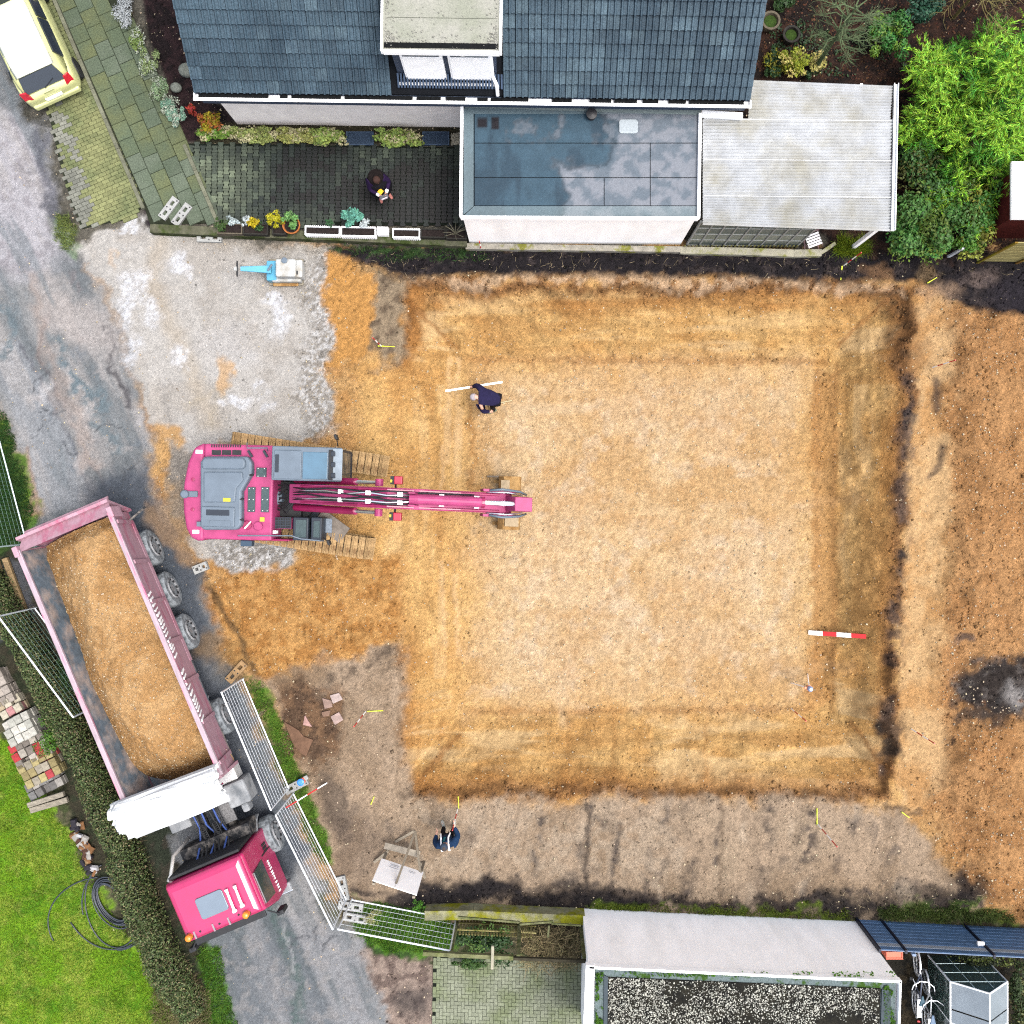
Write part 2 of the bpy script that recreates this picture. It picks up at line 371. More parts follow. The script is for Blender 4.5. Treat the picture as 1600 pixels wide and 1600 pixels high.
# grey dirt, upper left of pit, and all along the bottom
GD = (180, 158, 134)
paint(pm([(562, 425), (632, 432), (628, 560), (600, 572), (562, 540)], 22), (158, 140, 116), var=((120, 104, 86), nC, .5, .65), grit=.7, peb=.3)
paint(pm([(395, 1060), (500, 1015), (632, 1002), (634, 1225), (650, 1250), (930, 1250), (1250, 1246), (1400, 1262), (1450, 1310), (1540, 1400), (1530, 1440), (540, 1440), (498, 1300), (440, 1120)], 26), GD, var=((162, 140, 116), nB, .4, .68), grit=.75, peb=.3)
paint(pm([(640, 1262), (1060, 1262), (1060, 1370), (640, 1370)], 60)*sstep(.45, .6, nC), (190, 172, 150), .6)
paint(pm([(1080, 1262), (1340, 1262), (1330, 1330), (1080, 1400)], 40)*sstep(.35, .6, nB), (188, 168, 144), .6)
DK = (58, 54, 58)
for l, w in (([(1206, 1268), (1196, 1330), (1180, 1410)], 17), ([(1272, 1270), (1268, 1300), (1258, 1345), (1250, 1405)], 20), ([(925, 1260), (917, 1330), (914, 1408)], 7), ([(1125, 1265), (1120, 1360)], 6), ([(1085, 1340), (1075, 1400)], 13), ([(1020, 1330), (1005, 1410)], 10), ([(1310, 1340), (1330, 1400), (1420, 1380)], 15), ([(850, 1260), (835, 1360)], 9), ([(970, 1290), (955, 1400)], 7)):
    paint(lm(l, w*1.25, w*1.6, 'S')*sstep(.36, .62, nC)*(.4+.6*sstep(.4, .6, nB)), DK, .85, grit=.8, wet=.1)
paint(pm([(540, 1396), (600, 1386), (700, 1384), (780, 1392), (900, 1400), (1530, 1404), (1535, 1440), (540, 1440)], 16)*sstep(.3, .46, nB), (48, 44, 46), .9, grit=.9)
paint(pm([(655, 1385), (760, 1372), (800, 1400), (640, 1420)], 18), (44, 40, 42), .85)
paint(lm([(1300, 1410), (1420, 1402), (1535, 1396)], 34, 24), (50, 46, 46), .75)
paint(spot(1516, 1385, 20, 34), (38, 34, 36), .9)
paint(spot(560, 1340, 40, 60), (110, 96, 86), .45); paint(spot(545, 1290, 26, 40), (84, 76, 72), .6)
paint(spot(520, 1250, 20, 60), (70, 64, 62), .6)
paint(pm([(432, 1075), (470, 1060), (545, 1090), (540, 1180), (500, 1205), (462, 1180)], 22), (126, 94, 66), .9, var=((92, 70, 54), nC, .45, .6), grit=.9)
paint(lm([(520, 1065), (590, 1045), (610, 1020)], 22, 22)*sstep(.4, .55, nC), (88, 76, 66), .7)
paint(lm([(440, 1060), (500, 1050)], 26, 26), (128, 104, 78), .6)
_rr = random.Random(12)
for _k in range(70):
    bx_, by_ = _rr.uniform(600, 1500), _rr.uniform(1262, 1410); paint(spot(bx_, by_, _rr.uniform(5, 16), _rr.uniform(8, 30), .9), _rr.choice([(84, 78, 76), (110, 100, 92), (126, 110, 94), (196, 178, 156)]), _rr.uniform(.3, .65))
paint(lm([(918, 1255), (917, 1330), (912, 1410)], 7, 6, 'S'), (84, 74, 66), .75); paint(lm([(1130, 1255), (1126, 1330), (1124, 1400)], 5, 5, 'S'), (120, 102, 84), .6)
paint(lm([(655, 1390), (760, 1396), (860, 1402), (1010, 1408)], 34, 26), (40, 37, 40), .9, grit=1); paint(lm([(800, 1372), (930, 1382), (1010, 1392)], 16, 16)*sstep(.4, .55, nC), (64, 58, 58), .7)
# dark topsoil: top boundary, right rim, patches
TS = (38, 34, 38)
paint(pm([(500, 384), (720, 384), (1060, 388), (1330, 388), (1640, 395), (1640, 494), (1530, 486), (1490, 470), (1440, 440), (1300, 438), (1000, 430), (700, 430), (630, 436), (575, 412), (520, 398)], 14, 'S'), TS, var=((70, 62, 62), nC, .54, .7), grit=1, peb=.12, wet=.1)
paint(spot(1370, 425, 26, 16), (150, 112, 76), .6); paint(spot(1450, 425, 22, 18), (128, 104, 70), .6); paint(spot(1530, 430, 30, 20), (128, 112, 106), .7)
paint(pm([(1540, 430), (1640, 420), (1640, 492), (1560, 490)], 20), (46, 42, 50), .8)
paint(pm([(1448, 445), (1500, 450), (1490, 480), (1450, 480)], 24), (160, 134, 112), .7)
EX = [(1424, 590), (1418, 660), (1412, 760), (1408, 860), (1400, 930), (1398, 1000), (1394, 1080), (1384, 1160), (1376, 1220)]
paint(lm(EX, 22, 20)*sstep(.38, .54, nB), (98, 84, 78), .8, var=((56, 54, 58), nC, .45, .55), grit=1)
paint(pm([(1376, 1120), (1408, 1120), (1406, 1198), (1372, 1200)], 14), (106, 84, 66), .9, var=((70, 62, 56), nC, .45, .6))
paint(lm([(1385, 470), (1410, 500), (1420, 560)], 44, 40), (134, 92, 54), .75, var=((100, 76, 54), nC, .5, .6))
paint(lm([(1464, 596), (1462, 640)], 13, 13, 'S'), (70, 60, 58), .8); paint(lm([(1474, 700), (1470, 725), (1452, 745)], 11, 11, 'S'), (80, 68, 62), .75)
paint(spot(1402, 870, 14, 18), (44, 44, 50), .9); paint(spot(1420, 640, 12, 30), (60, 58, 62), .7)
paint(spot(1562, 1072, 76, 56, .3), (40, 42, 46), .95, var=((84, 82, 82), nC, .52, .66), grit=1); paint(spot(1585, 1085, 30, 24), (156, 152, 150), .8)
paint(lm([(1500, 1115), (1570, 1125)], 20, 18)*sstep(.35, .5, nC), (70, 62, 58), .8)
paint(spot(1504, 1000, 20, 10), (82, 72, 70), .8); paint(spot(1487, 1145, 7, 7), (60, 50, 50), .8)
paint(lm([(1380, 1258), (1440, 1262)], 9, 9), (96, 78, 62), .7)
for k in range(24):
    cx, cy = random.uniform(1460, 1600), random.uniform(1080, 1400); paint(spot(cx, cy, random.uniform(3, 7), random.uniform(3, 6), wob='S'), (132, 88, 52), .6)
# crushed-stone pad
PADP = [(108, 372), (160, 360), (215, 342), (330, 366), (430, 380), (508, 392), (516, 470), (512, 560), (520, 676), (455, 690), (455, 860), (440, 890), (350, 886), (322, 880), (300, 850), (262, 700), (245, 660), (205, 560), (172, 470), (128, 410)]
pad = pm(PADP, 10)
PADC = (196, 193, 188)
paint(pad, PADC, var=((186, 181, 174), nB, .4, .7), grit=.45, peb=.15)
paint(lm([(250, 380), (235, 440), (290, 560), (330, 660)], 26, 26, 'S'), (190, 178, 160), .6)
paint(lm([(500, 420), (505, 520), (492, 600), (500, 670)], 46, 30), (158, 152, 144), .75, var=((206, 206, 206), nD, .5, .6), grit=1, peb=1.6)
paint(pm([(330, 845), (455, 850), (440, 890), (340, 888)], 14), (158, 154, 148), .9, var=((206, 206, 206), nD, .5, .6), grit=1, peb=1.6)
paint(pm([(262, 700), (300, 690), (300, 850), (270, 800)], 14), (150, 142, 132), .8, grit=.9, peb=.8)
paint(lm([(330, 372), (430, 384), (500, 396)], 22, 18), (168, 160, 148), .6, grit=.9, peb=.7)
for cx, cy, rx, ry in ((212, 445, 30, 32), (282, 414, 34, 13), (236, 492, 16, 34), (192, 490, 16, 40), (205, 555, 16, 34), (275, 562, 15, 22), (366, 622, 26, 10), (405, 608, 18, 10), (425, 632, 20, 14), (435, 500, 18, 40), (430, 470, 30, 9), (205, 352, 22, 10), (360, 540, 60, 50)):
    paint(spot(cx, cy, rx, ry, .8), (236, 240, 248), .8*(.45+.55*sstep(.4, .6, nD)) if rx < 50 else .2, grit=.6)
paint(lm([(332, 660), (352, 600), (300, 640)], 8, 8), (178, 168, 150), .5)
paint(spot(350, 585, 12, 26), (216, 170, 112), .7); paint(spot(172, 412, 8, 18), (206, 180, 150), .6); paint(spot(265, 680, 20, 22), ORA, .95); paint(spot(225, 690, 22, 16), (206, 170, 130), .7); paint(lm([(300, 700), (420, 690)], 16, 16), (196, 150, 92), .6)
# orange dirt tongue pushed over the pad edge
paint(pm([(505, 402), (545, 398), (575, 430), (575, 560), (520, 580), (508, 500)], 12), (206, 150, 82), 1, grit=.8, peb=.3)
paint(pm([(330, 892), (450, 882), (470, 860), (620, 860), (640, 1000), (520, 1030), (420, 1060), (345, 1040), (310, 980)], 20), (204, 152, 88), var=((182, 128, 68), nC, .45, .62), grit=.9, peb=.4)
paint(lm([(322, 900), (345, 950), (375, 1000), (395, 1050)], 9, 7, 'S'), (108, 84, 56), .9); paint(lm([(300, 885), (318, 915)], 14, 8), (62, 56, 52), .8)
# road
RDP = [(-80, -80), (10, -80), (30, 170), (70, 200), (92, 330), (120, 400), (172, 470), (205, 560), (240, 660), (232, 720), (262, 800), (300, 870), (330, 930), (340, 1030), (375, 1060), (430, 1180), (520, 1430), (560, 1470), (590, 1530), (650, 1640), (355, 1640), (330, 1500), (270, 1400), (180, 1180), (90, 1000), (20, 860), (62, 800), (30, 720), (0, 650), (-80, 560)]
road = pm(RDP, 30); _u = GX*.42-GY*.9; _v = GX*.9+GY*.42; RS1 = fbm(_u*.28, _v*1.5, 1.0, 5, 27); RS2 = fbm(_u*.35, _v*2.4, 1.0, 5, 28)
paint(road, (152, 153, 154), var=((120, 126, 130), RS1, .36, .64), grit=.5, wet=.3, peb=.08)
paint(road*pm([(-60, 150), (60, 190), (110, 360), (60, 440), (-60, 420)], 60), (192, 190, 196), .85, var=((170, 166, 172), nC, .45, .6))
paint(road*pm([(-20, 545), (26, 528), (70, 600), (112, 690), (150, 790), (60, 800), (20, 640)], 14, 'S'), (166, 170, 176), .6, grit=.6)
paint(lm([(75, 480), (60, 560), (110, 650), (140, 720), (190, 800)], 5, 5, 'S'), (112, 106, 108), .7); paint(lm([(25, 528), (70, 604), (112, 694), (150, 790)], 3.5, 4, 'S'), (96, 98, 108), .7)
for q_ in range(26): qx, qy = random.uniform(60, 230), random.uniform(430, 760); paint(road*spot(qx, qy, random.uniform(5, 16), random.uniform(5, 20)), random.choice([(206, 204, 206), (112, 122, 132), (128, 120, 122), (196, 190, 188)]), .5, wet=.2)
paint(road*pm([(60, 430), (165, 480), (200, 560), (150, 560), (60, 500)], 40), (190, 182, 178), .7)
paint(road*sstep(.54, .68, RS2), (120, 130, 136), .6, wet=.5); paint(road*sstep(.56, .7, 1-RS2), (182, 178, 176), .5, grit=.7)
paint(road*lm([(45, 430), (75, 560), (115, 640), (150, 720)], 16, 20), (182, 162, 150), .45)
paint(lm([(158, 505), (172, 560), (190, 600), (208, 630)], 12, 11, 'W')*(.3+.7*sstep(.35, .55, nC)), (84, 82, 86), .85); paint(lm([(60, 205), (75, 300), (100, 340)], 14, 12), (96, 98, 108), .75)
for l in ([(0, 470), (20, 520), (8, 560)], [(95, 540), (120, 590), (150, 640)], [(105, 560), (130, 620)], [(125, 600), (165, 650)], [(150, 660), (190, 700)]):
    paint(lm(l, 16, 14)*sstep(.35, .5, nC), (112, 128, 136), .8, wet=.75)
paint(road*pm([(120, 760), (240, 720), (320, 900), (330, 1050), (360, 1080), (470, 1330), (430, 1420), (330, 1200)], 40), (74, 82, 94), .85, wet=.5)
paint(road*pm([(350, 1440), (450, 1420), (560, 1480), (600, 1640), (360, 1640)], 30), (150, 152, 156), .8, var=((118, 124, 130), RS1, .36, .62), wet=.3); paint(road*pm([(350, 1440), (450, 1420), (560, 1480), (600, 1640), (360, 1640)], 30)*sstep(.5, .64, RS2), (96, 106, 110), .6, wet=.5); paint(road*pm([(350, 1440), (450, 1420), (560, 1480), (600, 1640), (360, 1640)], 30)*sstep(.52, .66, nC), (172, 168, 166), .4, grit=.8)
paint(lm([(428, 1430), (455, 1510), (470, 1600)], 15, 12)*sstep(.3, .5, nC), (84, 104, 102), .8, wet=.8)
paint(lm([(440, 1440), (462, 1520)], 4, 4, 'S'), (168, 170, 172), .6)
for k in range(9):
    a = random.uniform(0, 6); cx, cy = random.choice([(470, 1500), (520, 1470), (540, 1560), (110, 700), (80, 640), (180, 760)]); cx += random.uniform(-40, 40); cy += random.uniform(-40, 40)
    paint(lm([(cx, cy), (cx+22*math.cos(a), cy+22*math.sin(a)), (cx+40*math.cos(a+.5), cy+40*math.sin(a+.5))], 2.2, 2.5, 'S'), (78, 82, 88), .8)
paint(pm([(560, 1490), (680, 1495), (680, 1640), (620, 1640)], 16), (164, 146, 134), var=((122, 106, 98), nC, .5, .65), grit=.7, peb=.3, wet=.1)
paint(spot(640, 1570, 34, 30), (70, 66, 66), .7)
paint(lm([(240, 800), (300, 870)], 30, 24), (178, 138, 92), .55)
paint(lm([(318, 1010), (370, 1046)], 40, 30), (150, 116, 72), .6)
paint(spot(345, 910, 20, 14), ORA, .7)
# kerb-side clods and dark sweepings
paint(spot(236, 330, 26, 17), (56, 48, 56), .9, grit=1)
# grass verges and weeds
GR = (92, 138, 44)
for poly in ([(385, 1062), (408, 1066), (440, 1130), (475, 1215), (512, 1310), (520, 1350), (500, 1340), (470, 1270), (430, 1170)], [(545, 1408), (600, 1412), (700, 1432), (712, 1470), (700, 1496), (600, 1490), (556, 1462)], [(-80, 620), (10, 660), (55, 790), (60, 820), (20, 880), (-80, 900)], [(310, 1476), (345, 1478), (372, 1600), (372, 1640), (300, 1640), (316, 1540)], [(88, 335), (112, 335), (122, 375), (106, 396), (90, 380)]):
    paint(pm(poly, 12), GR, .9 if poly[0] != (88, 335) else .4, var=((58, 88, 40), nC, .42, .6), grit=.6, wet=0, peb=0)
paint(pm([(-80, 700), (20, 700), (50, 850), (30, 880), (-80, 900)], 14), (44, 72, 34), .8, peb=0)
paint(lm([(40, 700), (60, 800)], 6, 6, 'S'), (166, 140, 124), .7)
# ground under the hedge and behind the truck
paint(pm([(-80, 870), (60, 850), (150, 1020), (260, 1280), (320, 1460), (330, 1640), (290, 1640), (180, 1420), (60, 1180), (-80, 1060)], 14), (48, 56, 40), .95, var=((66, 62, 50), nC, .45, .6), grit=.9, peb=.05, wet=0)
paint(pm([(-80, 872), (30, 872), (60, 960), (-20, 1000), (-80, 1000)], 14), (98, 100, 108), .8)
# lawn
LAWN = [(-120, 1110), (20, 1160), (60, 1250), (118, 1310), (160, 1400), (215, 1490), (262, 1560), (290, 1660), (-120, 1660)]
paint(pm(LAWN, 10), (126, 172, 36), var=((156, 178, 66), nB, .42, .62), grit=.4, wet=0, peb=0)
paint(pm(LAWN, 10)*sstep(.5, .66, fbm(GX, GY, 2.2, 4, 20)), (64, 132, 24), .6); paint(pm(LAWN, 10)*sstep(.6, .7, nC), (176, 178, 92), .45)
paint(lm([(235, 1470), (262, 1530), (290, 1600)], 40, 30), (136, 128, 96), .7, var=((96, 84, 60), nC, .45, .6))
# beds
paint(pm([(212, -80), (300, -80), (306, 146), (352, 168), (372, 200), (345, 222), (292, 222), (278, 190), (262, 130), (232, 60)], 6, 'N'), (58, 42, 44), var=((38, 30, 32), nC, .45, .6), grit=1, wet=0, peb=.3)
paint(pm([(340, 190), (722, 200), (722, 226), (300, 226)], 4, 'N'), (70, 66, 50), grit=1, wet=0, peb=.5)
paint(pm([(1150, -120), (1660, -120), (1660, 398), (1400, 398), (1300, 390), (1150, 200)], 10), (66, 46, 38), var=((36, 28, 26), nC, .38, .62), grit=1, wet=0, peb=.25)
paint(pm([(900, 1500), (1660, 1440), (1660, 1660), (900, 1660)], 10), (44, 42, 36), var=((66, 58, 44), nC, .45, .6), grit=1, wet=0, peb=.05)
paint(lm([(940, 1416), (1200, 1426), (1330, 1432), (1600, 1442)], 12, 9)*sstep(.35, .5, nB), (108, 130, 40), .8); paint(lm([(1390, 1425), (1540, 1420)], 22, 14)*sstep(.4, .5, nC), (84, 112, 44), .8)
paint(lm([(520, 388), (760, 392)], 14, 10)*sstep(.45, .55, nC), (60, 92, 46), .8)
nE = RNG.random(GX.shape); nF = fbm(GX, GY, 8, 3, 24)
# crawler prints: two treads of grouser bars pressed into ramp and floor
TRK = np.zeros(GX.shape)
for l in ([(470, 905), (620, 930), (700, 920)], [(470, 985), (620, 1000), (700, 990)], [(600, 650), (700, 670)], [(540, 600), (560, 500)]):
    m_ = 1-sstep(13, 16, linesd(PX, PY, l)); (ax_, ay_), (bx_, by_) = l[0], l[-1]; L_ = math.hypot(bx_-ax_, by_-ay_); s__ = ((PX-ax_)*(bx_-ax_)+(PY-ay_)*(by_-ay_))/L_
    TRK = np.maximum(TRK, m_*(.5+.5*np.sign(np.sin(s__*2*math.pi/10.5)))*sstep(.40, .58, nB))
GZ = GZ-.03*TRK; COL = COL*(1-.1*TRK[..., None])
COL = np.clip(COL*(1+((nD-.5)*.6+(nE-.5)*.34+(nF-.5)*.45)[..., None]*(.15+.85*GRIT[..., None])), .003, .85)

# ---- ground material: zone colour x fine grain, relief from noise
def ground_mat(name, bump=.6):
    m = bpy.data.materials.new(name); m.use_nodes = True; N = m.node_tree.nodes; Lk = m.node_tree.links; b = N['Principled BSDF']
    at = N.new('ShaderNodeAttribute'); at.attribute_name = 'Col'; ax = N.new('ShaderNodeAttribute'); ax.attribute_name = 'Aux'
    sp = N.new('ShaderNodeSeparateColor'); Lk.new(ax.outputs['Color'], sp.inputs[0])
    tc = N.new('ShaderNodeTexCoord')
    def noise(s, d=6, r=.7):
        n = N.new('ShaderNodeTexNoise'); n.inputs['Scale'].default_value = s; n.inputs['Detail'].default_value = d; n.inputs['Roughness'].default_value = r; Lk.new(tc.outputs['Object'], n.inputs['Vector']); return n.outputs['Fac']
    def math_(op, a, c, v=None):
        n = N.new('ShaderNodeMath'); n.operation = op
        for i, s in enumerate((a, c)):
            if isinstance(s, (int, float)): n.inputs[i].default_value = s
            else: Lk.new(s, n.inputs[i])
        return n.outputs[0]
    f = math_('SUBTRACT', noise(18, 4), .5); f2 = math_('SUBTRACT', noise(70, 2), .5)
    g = math_('ADD', math_('MULTIPLY', f, 1.5), math_('MULTIPLY', f2, 2.0))
    k = math_('ADD', math_('MULTIPLY', sp.outputs['Red'], .8), .22)
    v = math_('ADD', math_('MULTIPLY', g, k), 1.0)
    hv = N.new('ShaderNodeHueSaturation'); Lk.new(v, hv.inputs['Value']); Lk.new(at.outputs['Color'], hv.inputs['Color']); Lk.new(hv.outputs[0], b.inputs['Base Color'])
    mr = N.new('ShaderNodeMapRange'); mr.inputs[3].default_value = .92; mr.inputs[4].default_value = .22; Lk.new(sp.outputs['Green'], mr.inputs[0]); Lk.new(mr.outputs[0], b.inputs['Roughness'])
    b.inputs['Specular IOR Level'].default_value = .12
    bp = N.new('ShaderNodeBump'); bp.inputs['Strength'].default_value = bump; bp.inputs['Distance'].default_value = .08
    Lk.new(math_('MULTIPLY', math_('ADD', math_('MULTIPLY', noise(9, 5, .75), 1.0), math_('MULTIPLY', noise(40, 2), .5)), math_('ADD', sp.outputs['Red'], .15)), bp.inputs['Height']); Lk.new(bp.outputs[0], b.inputs['Normal'])
    return m
GM = ground_mat('bare_ground')
# ---- cut the sheet into the pieces of the setting (no overlap, no gap)
ny, nx = GX.shape
fcx, fcy = (PX[:-1, :-1]+PX[1:, 1:])/2, (PY[:-1, :-1]+PY[1:, 1:])/2
fwx, fwy = (WX[:-1, :-1]+WX[1:, 1:])/2, (WY[:-1, :-1]+WY[1:, 1:])/2
lab = np.zeros(fcx.shape, int)
def setl(poly, k, wob=True): lab[polysd(fwx if wob else fcx, fwy if wob else fcy, poly) > 0] = k
setl([(1470, 480), (1700, 470), (1700, 1440), (1540, 1420), (1440, 1250), (1480, 900)], 4)
lab[(GZ[:-1, :-1] < -.05) & (fcx > 560) & (fcx < 1430) & (fcy > 430) & (fcy < 1270)] = 3
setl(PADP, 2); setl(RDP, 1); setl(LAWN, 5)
setl([(1150, -200), (1800, -200), (1800, 398), (1400, 398), (1300, 390), (1150, 200)], 6)
names = ['ground', 'road', 'gravel_pad', 'excavation_pit', 'spread_soil', 'lawn', 'garden_soil']
idx = np.arange(ny*nx).reshape(ny, nx)
quads = np.stack([idx[:-1, :-1], idx[:-1, 1:], idx[1:, 1:], idx[1:, :-1]], -1)
ALLV = np.stack([GX, GY, GZ], -1).reshape(-1, 3); AC = np.concatenate([COL, np.ones(COL.shape[:2]+(1,))], -1).reshape(-1, 4).astype(np.float32)
AX = np.stack([GRIT, WET, PEB, np.ones_like(GRIT)], -1).reshape(-1, 4).astype(np.float32)
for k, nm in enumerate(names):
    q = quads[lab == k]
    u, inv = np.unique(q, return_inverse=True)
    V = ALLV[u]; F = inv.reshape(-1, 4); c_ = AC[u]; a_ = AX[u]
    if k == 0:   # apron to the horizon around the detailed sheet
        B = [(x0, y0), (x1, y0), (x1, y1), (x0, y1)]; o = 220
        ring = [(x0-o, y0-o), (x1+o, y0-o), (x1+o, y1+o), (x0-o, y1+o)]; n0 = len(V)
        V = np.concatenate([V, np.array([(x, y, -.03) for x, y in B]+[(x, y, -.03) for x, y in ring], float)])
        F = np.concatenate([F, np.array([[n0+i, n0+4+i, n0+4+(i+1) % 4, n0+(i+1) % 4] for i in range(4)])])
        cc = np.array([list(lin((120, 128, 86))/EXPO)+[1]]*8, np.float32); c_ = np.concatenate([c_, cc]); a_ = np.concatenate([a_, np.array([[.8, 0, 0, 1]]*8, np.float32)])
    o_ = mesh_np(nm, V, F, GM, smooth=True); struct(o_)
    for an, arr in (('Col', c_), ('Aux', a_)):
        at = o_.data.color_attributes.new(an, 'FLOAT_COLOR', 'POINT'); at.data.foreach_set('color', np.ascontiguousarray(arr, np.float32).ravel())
# ---- loose stones
OCT = np.array([(1, 0, 0), (-1, 0, 0), (0, 1, 0), (0, -1, 0), (0, 0, 1), (0, 0, -1)], float); OCF = np.array([(0, 2, 4), (2, 1, 4), (1, 3, 4), (3, 0, 4), (2, 0, 5), (1, 2, 5), (3, 1, 5), (0, 3, 5)])
def pebbles(name, pos, size, m, parent=None):
    n = len(pos); q = RNG.normal(0, 1, (n, 3, 3)); q, _ = np.linalg.qr(q)
    s = np.asarray(size)[:, None, None]*RNG.uniform(.6, 1.3, (n, 1, 3)); V = np.einsum('nij,nkj->nki', q, OCT[None]*s)+pos[:, None, :]
    F = (OCF[None]+(np.arange(n)*6)[:, None, None]).reshape(-1, 3)
    return mesh_np(name, V.reshape(-1, 3), F, m, parent)
inview = (PX > -20) & (PX < 1620) & (PY > -20) & (PY < 1620)
pr = (PEB*inview*(.25+1.5*sstep(.4, .7, nB))).ravel(); pr /= pr.sum()
NP = 13000; pick = RNG.choice(len(pr), NP, p=pr); pos = ALLV[pick]+RNG.uniform(-.025, .025, (NP, 3))*[1, 1, 0]
sz = .009+.03*RNG.random(NP)**4
po = pebbles('loose_stones', pos+np.array([0, 0, .004]), sz, mat('pebble', alb(226, 208, 178), .85, 0, island=.45, hue=.02))
tag(po, 'pale pebbles strewn over the bare soil and gravel', 'stones', kind='stuff')

nc = 42000; soilw = (GRIT**2*inview*((PX > 300) | (PY < 240))*(1-.88*floor)*(WET < .3)*(PEB > .04)*(.3+1.4*sstep(.38, .66, nC))).ravel(); soilw /= soilw.sum()
pick = RNG.choice(len(soilw), nc, p=soilw); pos = ALLV[pick]+RNG.uniform(-.025, .025, (nc, 3))*[1, 1, 0]
sz = .010+.036*RNG.random(nc)**4
mc = bpy.data.materials.new('clod'); mc.use_nodes = True; N_ = mc.node_tree.nodes; at_ = N_.new('ShaderNodeAttribute'); at_.attribute_name = 'Col'; mc.node_tree.links.new(at_.outputs['Color'], N_['Principled BSDF'].inputs['Base Color']); N_['Principled BSDF'].inputs['Roughness'].default_value = .95; N_['Principled BSDF'].inputs['Specular IOR Level'].default_value = .08
co = pebbles('soil_crumbs', pos, sz, mc); ccol = np.clip(AC[pick, :3]*RNG.uniform(.45, 1.5, (nc, 1)), .004, .8)
at = co.data.color_attributes.new('Col', 'FLOAT_COLOR', 'POINT'); at.data.foreach_set('color', np.repeat(np.concatenate([ccol, np.ones((nc, 1))], 1), 6, 0).astype(np.float32).ravel())
tag(co, 'crumbs and clods of earth lying on the dug soil', 'soil crumbs', kind='stuff')
# bigger lumps broken off along the rims and lying in the dark topsoil
nl_ = 3800; dark_band = pm([(500, 386), (1640, 392), (1640, 480), (1440, 436), (500, 420)], 10)+pm([(640, 1385), (1530, 1400), (1530, 1430), (640, 1425)], 10)
lw_ = ((np.exp(-((TT-.04)/.1)**2)+.45*np.exp(-((TT-.97)/.06)**2))*west_open*(np.abs(TT) < 1.3)*(PX > 590)*(PX < 1440)*(PY > 430)*(PY < 1265)+.9*dark_band+.25*pm([(1470, 480), (1640, 470), (1640, 1440), (1540, 1420), (1440, 1250), (1480, 900)], 40)).ravel()*(.2+1.6*sstep(.42, .66, nC)).ravel()*inview.ravel(); lw_ /= lw_.sum()
pick = RNG.choice(len(lw_), nl_, p=lw_); lcol = np.clip(AC[pick, :3]*RNG.uniform(.5, 1.25, (nl_, 1)), .004, .8)
lo_ = pebbles('soil_lumps', ALLV[pick]+RNG.uniform(-.03, .03, (nl_, 3))*[1, 1, 0], .018+.055*RNG.random(nl_)**3, mc); at = lo_.data.color_attributes.new('Col', 'FLOAT_COLOR', 'POINT'); at.data.foreach_set('color', np.repeat(np.concatenate([lcol, np.ones((nl_, 1))], 1), 6, 0).astype(np.float32).ravel())
tag(lo_, 'lumps of broken earth along the pit rim and topsoil strips', 'soil lumps', kind='stuff')
# ------------------------------------------------------------------ paving
def worldmat(name, col, col2, s=1.2, lo=.42, hi=.6, rough=.75, rnd=.14, grain=.2, spec=.3, bump=.35):
    m = mat(name, col, rough, grain, 26.0, bump, 45.0, rnd=rnd, spec=spec, col2=col2, c2scale=s, c2lo=lo, c2hi=hi)
    N = m.node_tree.nodes; ge = N.new('ShaderNodeNewGeometry')
    for n in list(N):
        if n.type == 'TEX_NOISE': m.node_tree.links.new(ge.outputs['Position'], n.inputs['Vector'])
    return m
def flat(name, pxpoly, z, m, thick=.04):
    return struct(MB().prism([(P(x, y, z).x, P(x, y, z).y) for x, y in pxpoly][::-1], z-thick, z).obj(name, m))
M_joint = mat('joint_sand', alb(52, 58, 44), .95, .3, 9)
M_jointd = mat('joint_dark', alb(30, 38, 30), .95, .3, 9)
def pave(base, poly, origin, ang, cells, meshes, pick, name, z, limit=300, sort=None):
    """cells: (u, v, mesh index, extra rotation) in the rotated frame around pixel point origin; pieces whose centre lies in poly"""
    o = P(*origin, z); ca, sa = math.cos(ang), math.sin(ang); out = []
    for u, v, k, r in cells:
        x, y = o.x+u*ca-v*sa, o.y+u*sa+v*ca
        px, py = proj(x, y, z)
        if -15 < px < 1615 and -15 < py < 1615 and inpoly(px, py, poly): out.append((x, y, k, r, px, py))
    random.shuffle(out)
    rest = {}
    for i, (x, y, k, r, px, py) in enumerate(out):
        me = meshes[(k, pick(px, py))]; dz = random.uniform(-.004, .004)
        if i < limit: inst(name, me, (x, y, z+dz), ang+r+random.uniform(-.012, .012), base)
        else: rest.setdefault(me, []).append((x, y, z+dz, ang+r))
    for me, lst in rest.items():
        vs, fs = [], []
        bv = [v.co.copy() for v in me.vertices]; bf = [tuple(p.vertices) for p in me.polygons]
        for x, y, zz, a in lst:
            n = len(vs); Rm = Matrix.Rotation(a, 3, 'Z'); vs += [tuple(Rm @ c+Vector((x, y, zz))) for c in bv]; fs += [tuple(n+i for i in f) for f in bf]
        m2 = bpy.data.meshes.new(name+'_field'); m2.from_pydata(vs, [], fs); m2.materials.append(me.materials[0])
        o2 = link(bpy.data.objects.new(name+'_field', m2), base); o2['kind'] = 'stuff'
def brickmesh(name, lx, ly, h, m, ch=.006):
    a, b = lx/2, ly/2
    return MB().loft([[(-a, -b, -h), (a, -b, -h), (a, b, -h), (-a, b, -h)], [(-a, -b, -ch), (a, -b, -ch), (a, b, -ch), (-a, b, -ch)], [(-a+ch, -b+ch, 0), (a-ch, -b+ch, 0), (a-ch, b-ch, 0), (-a+ch, b-ch, 0)]]).mesh(name, m)
KA = math.atan2(-325, 142)               # kerb direction in world (x right, y up)
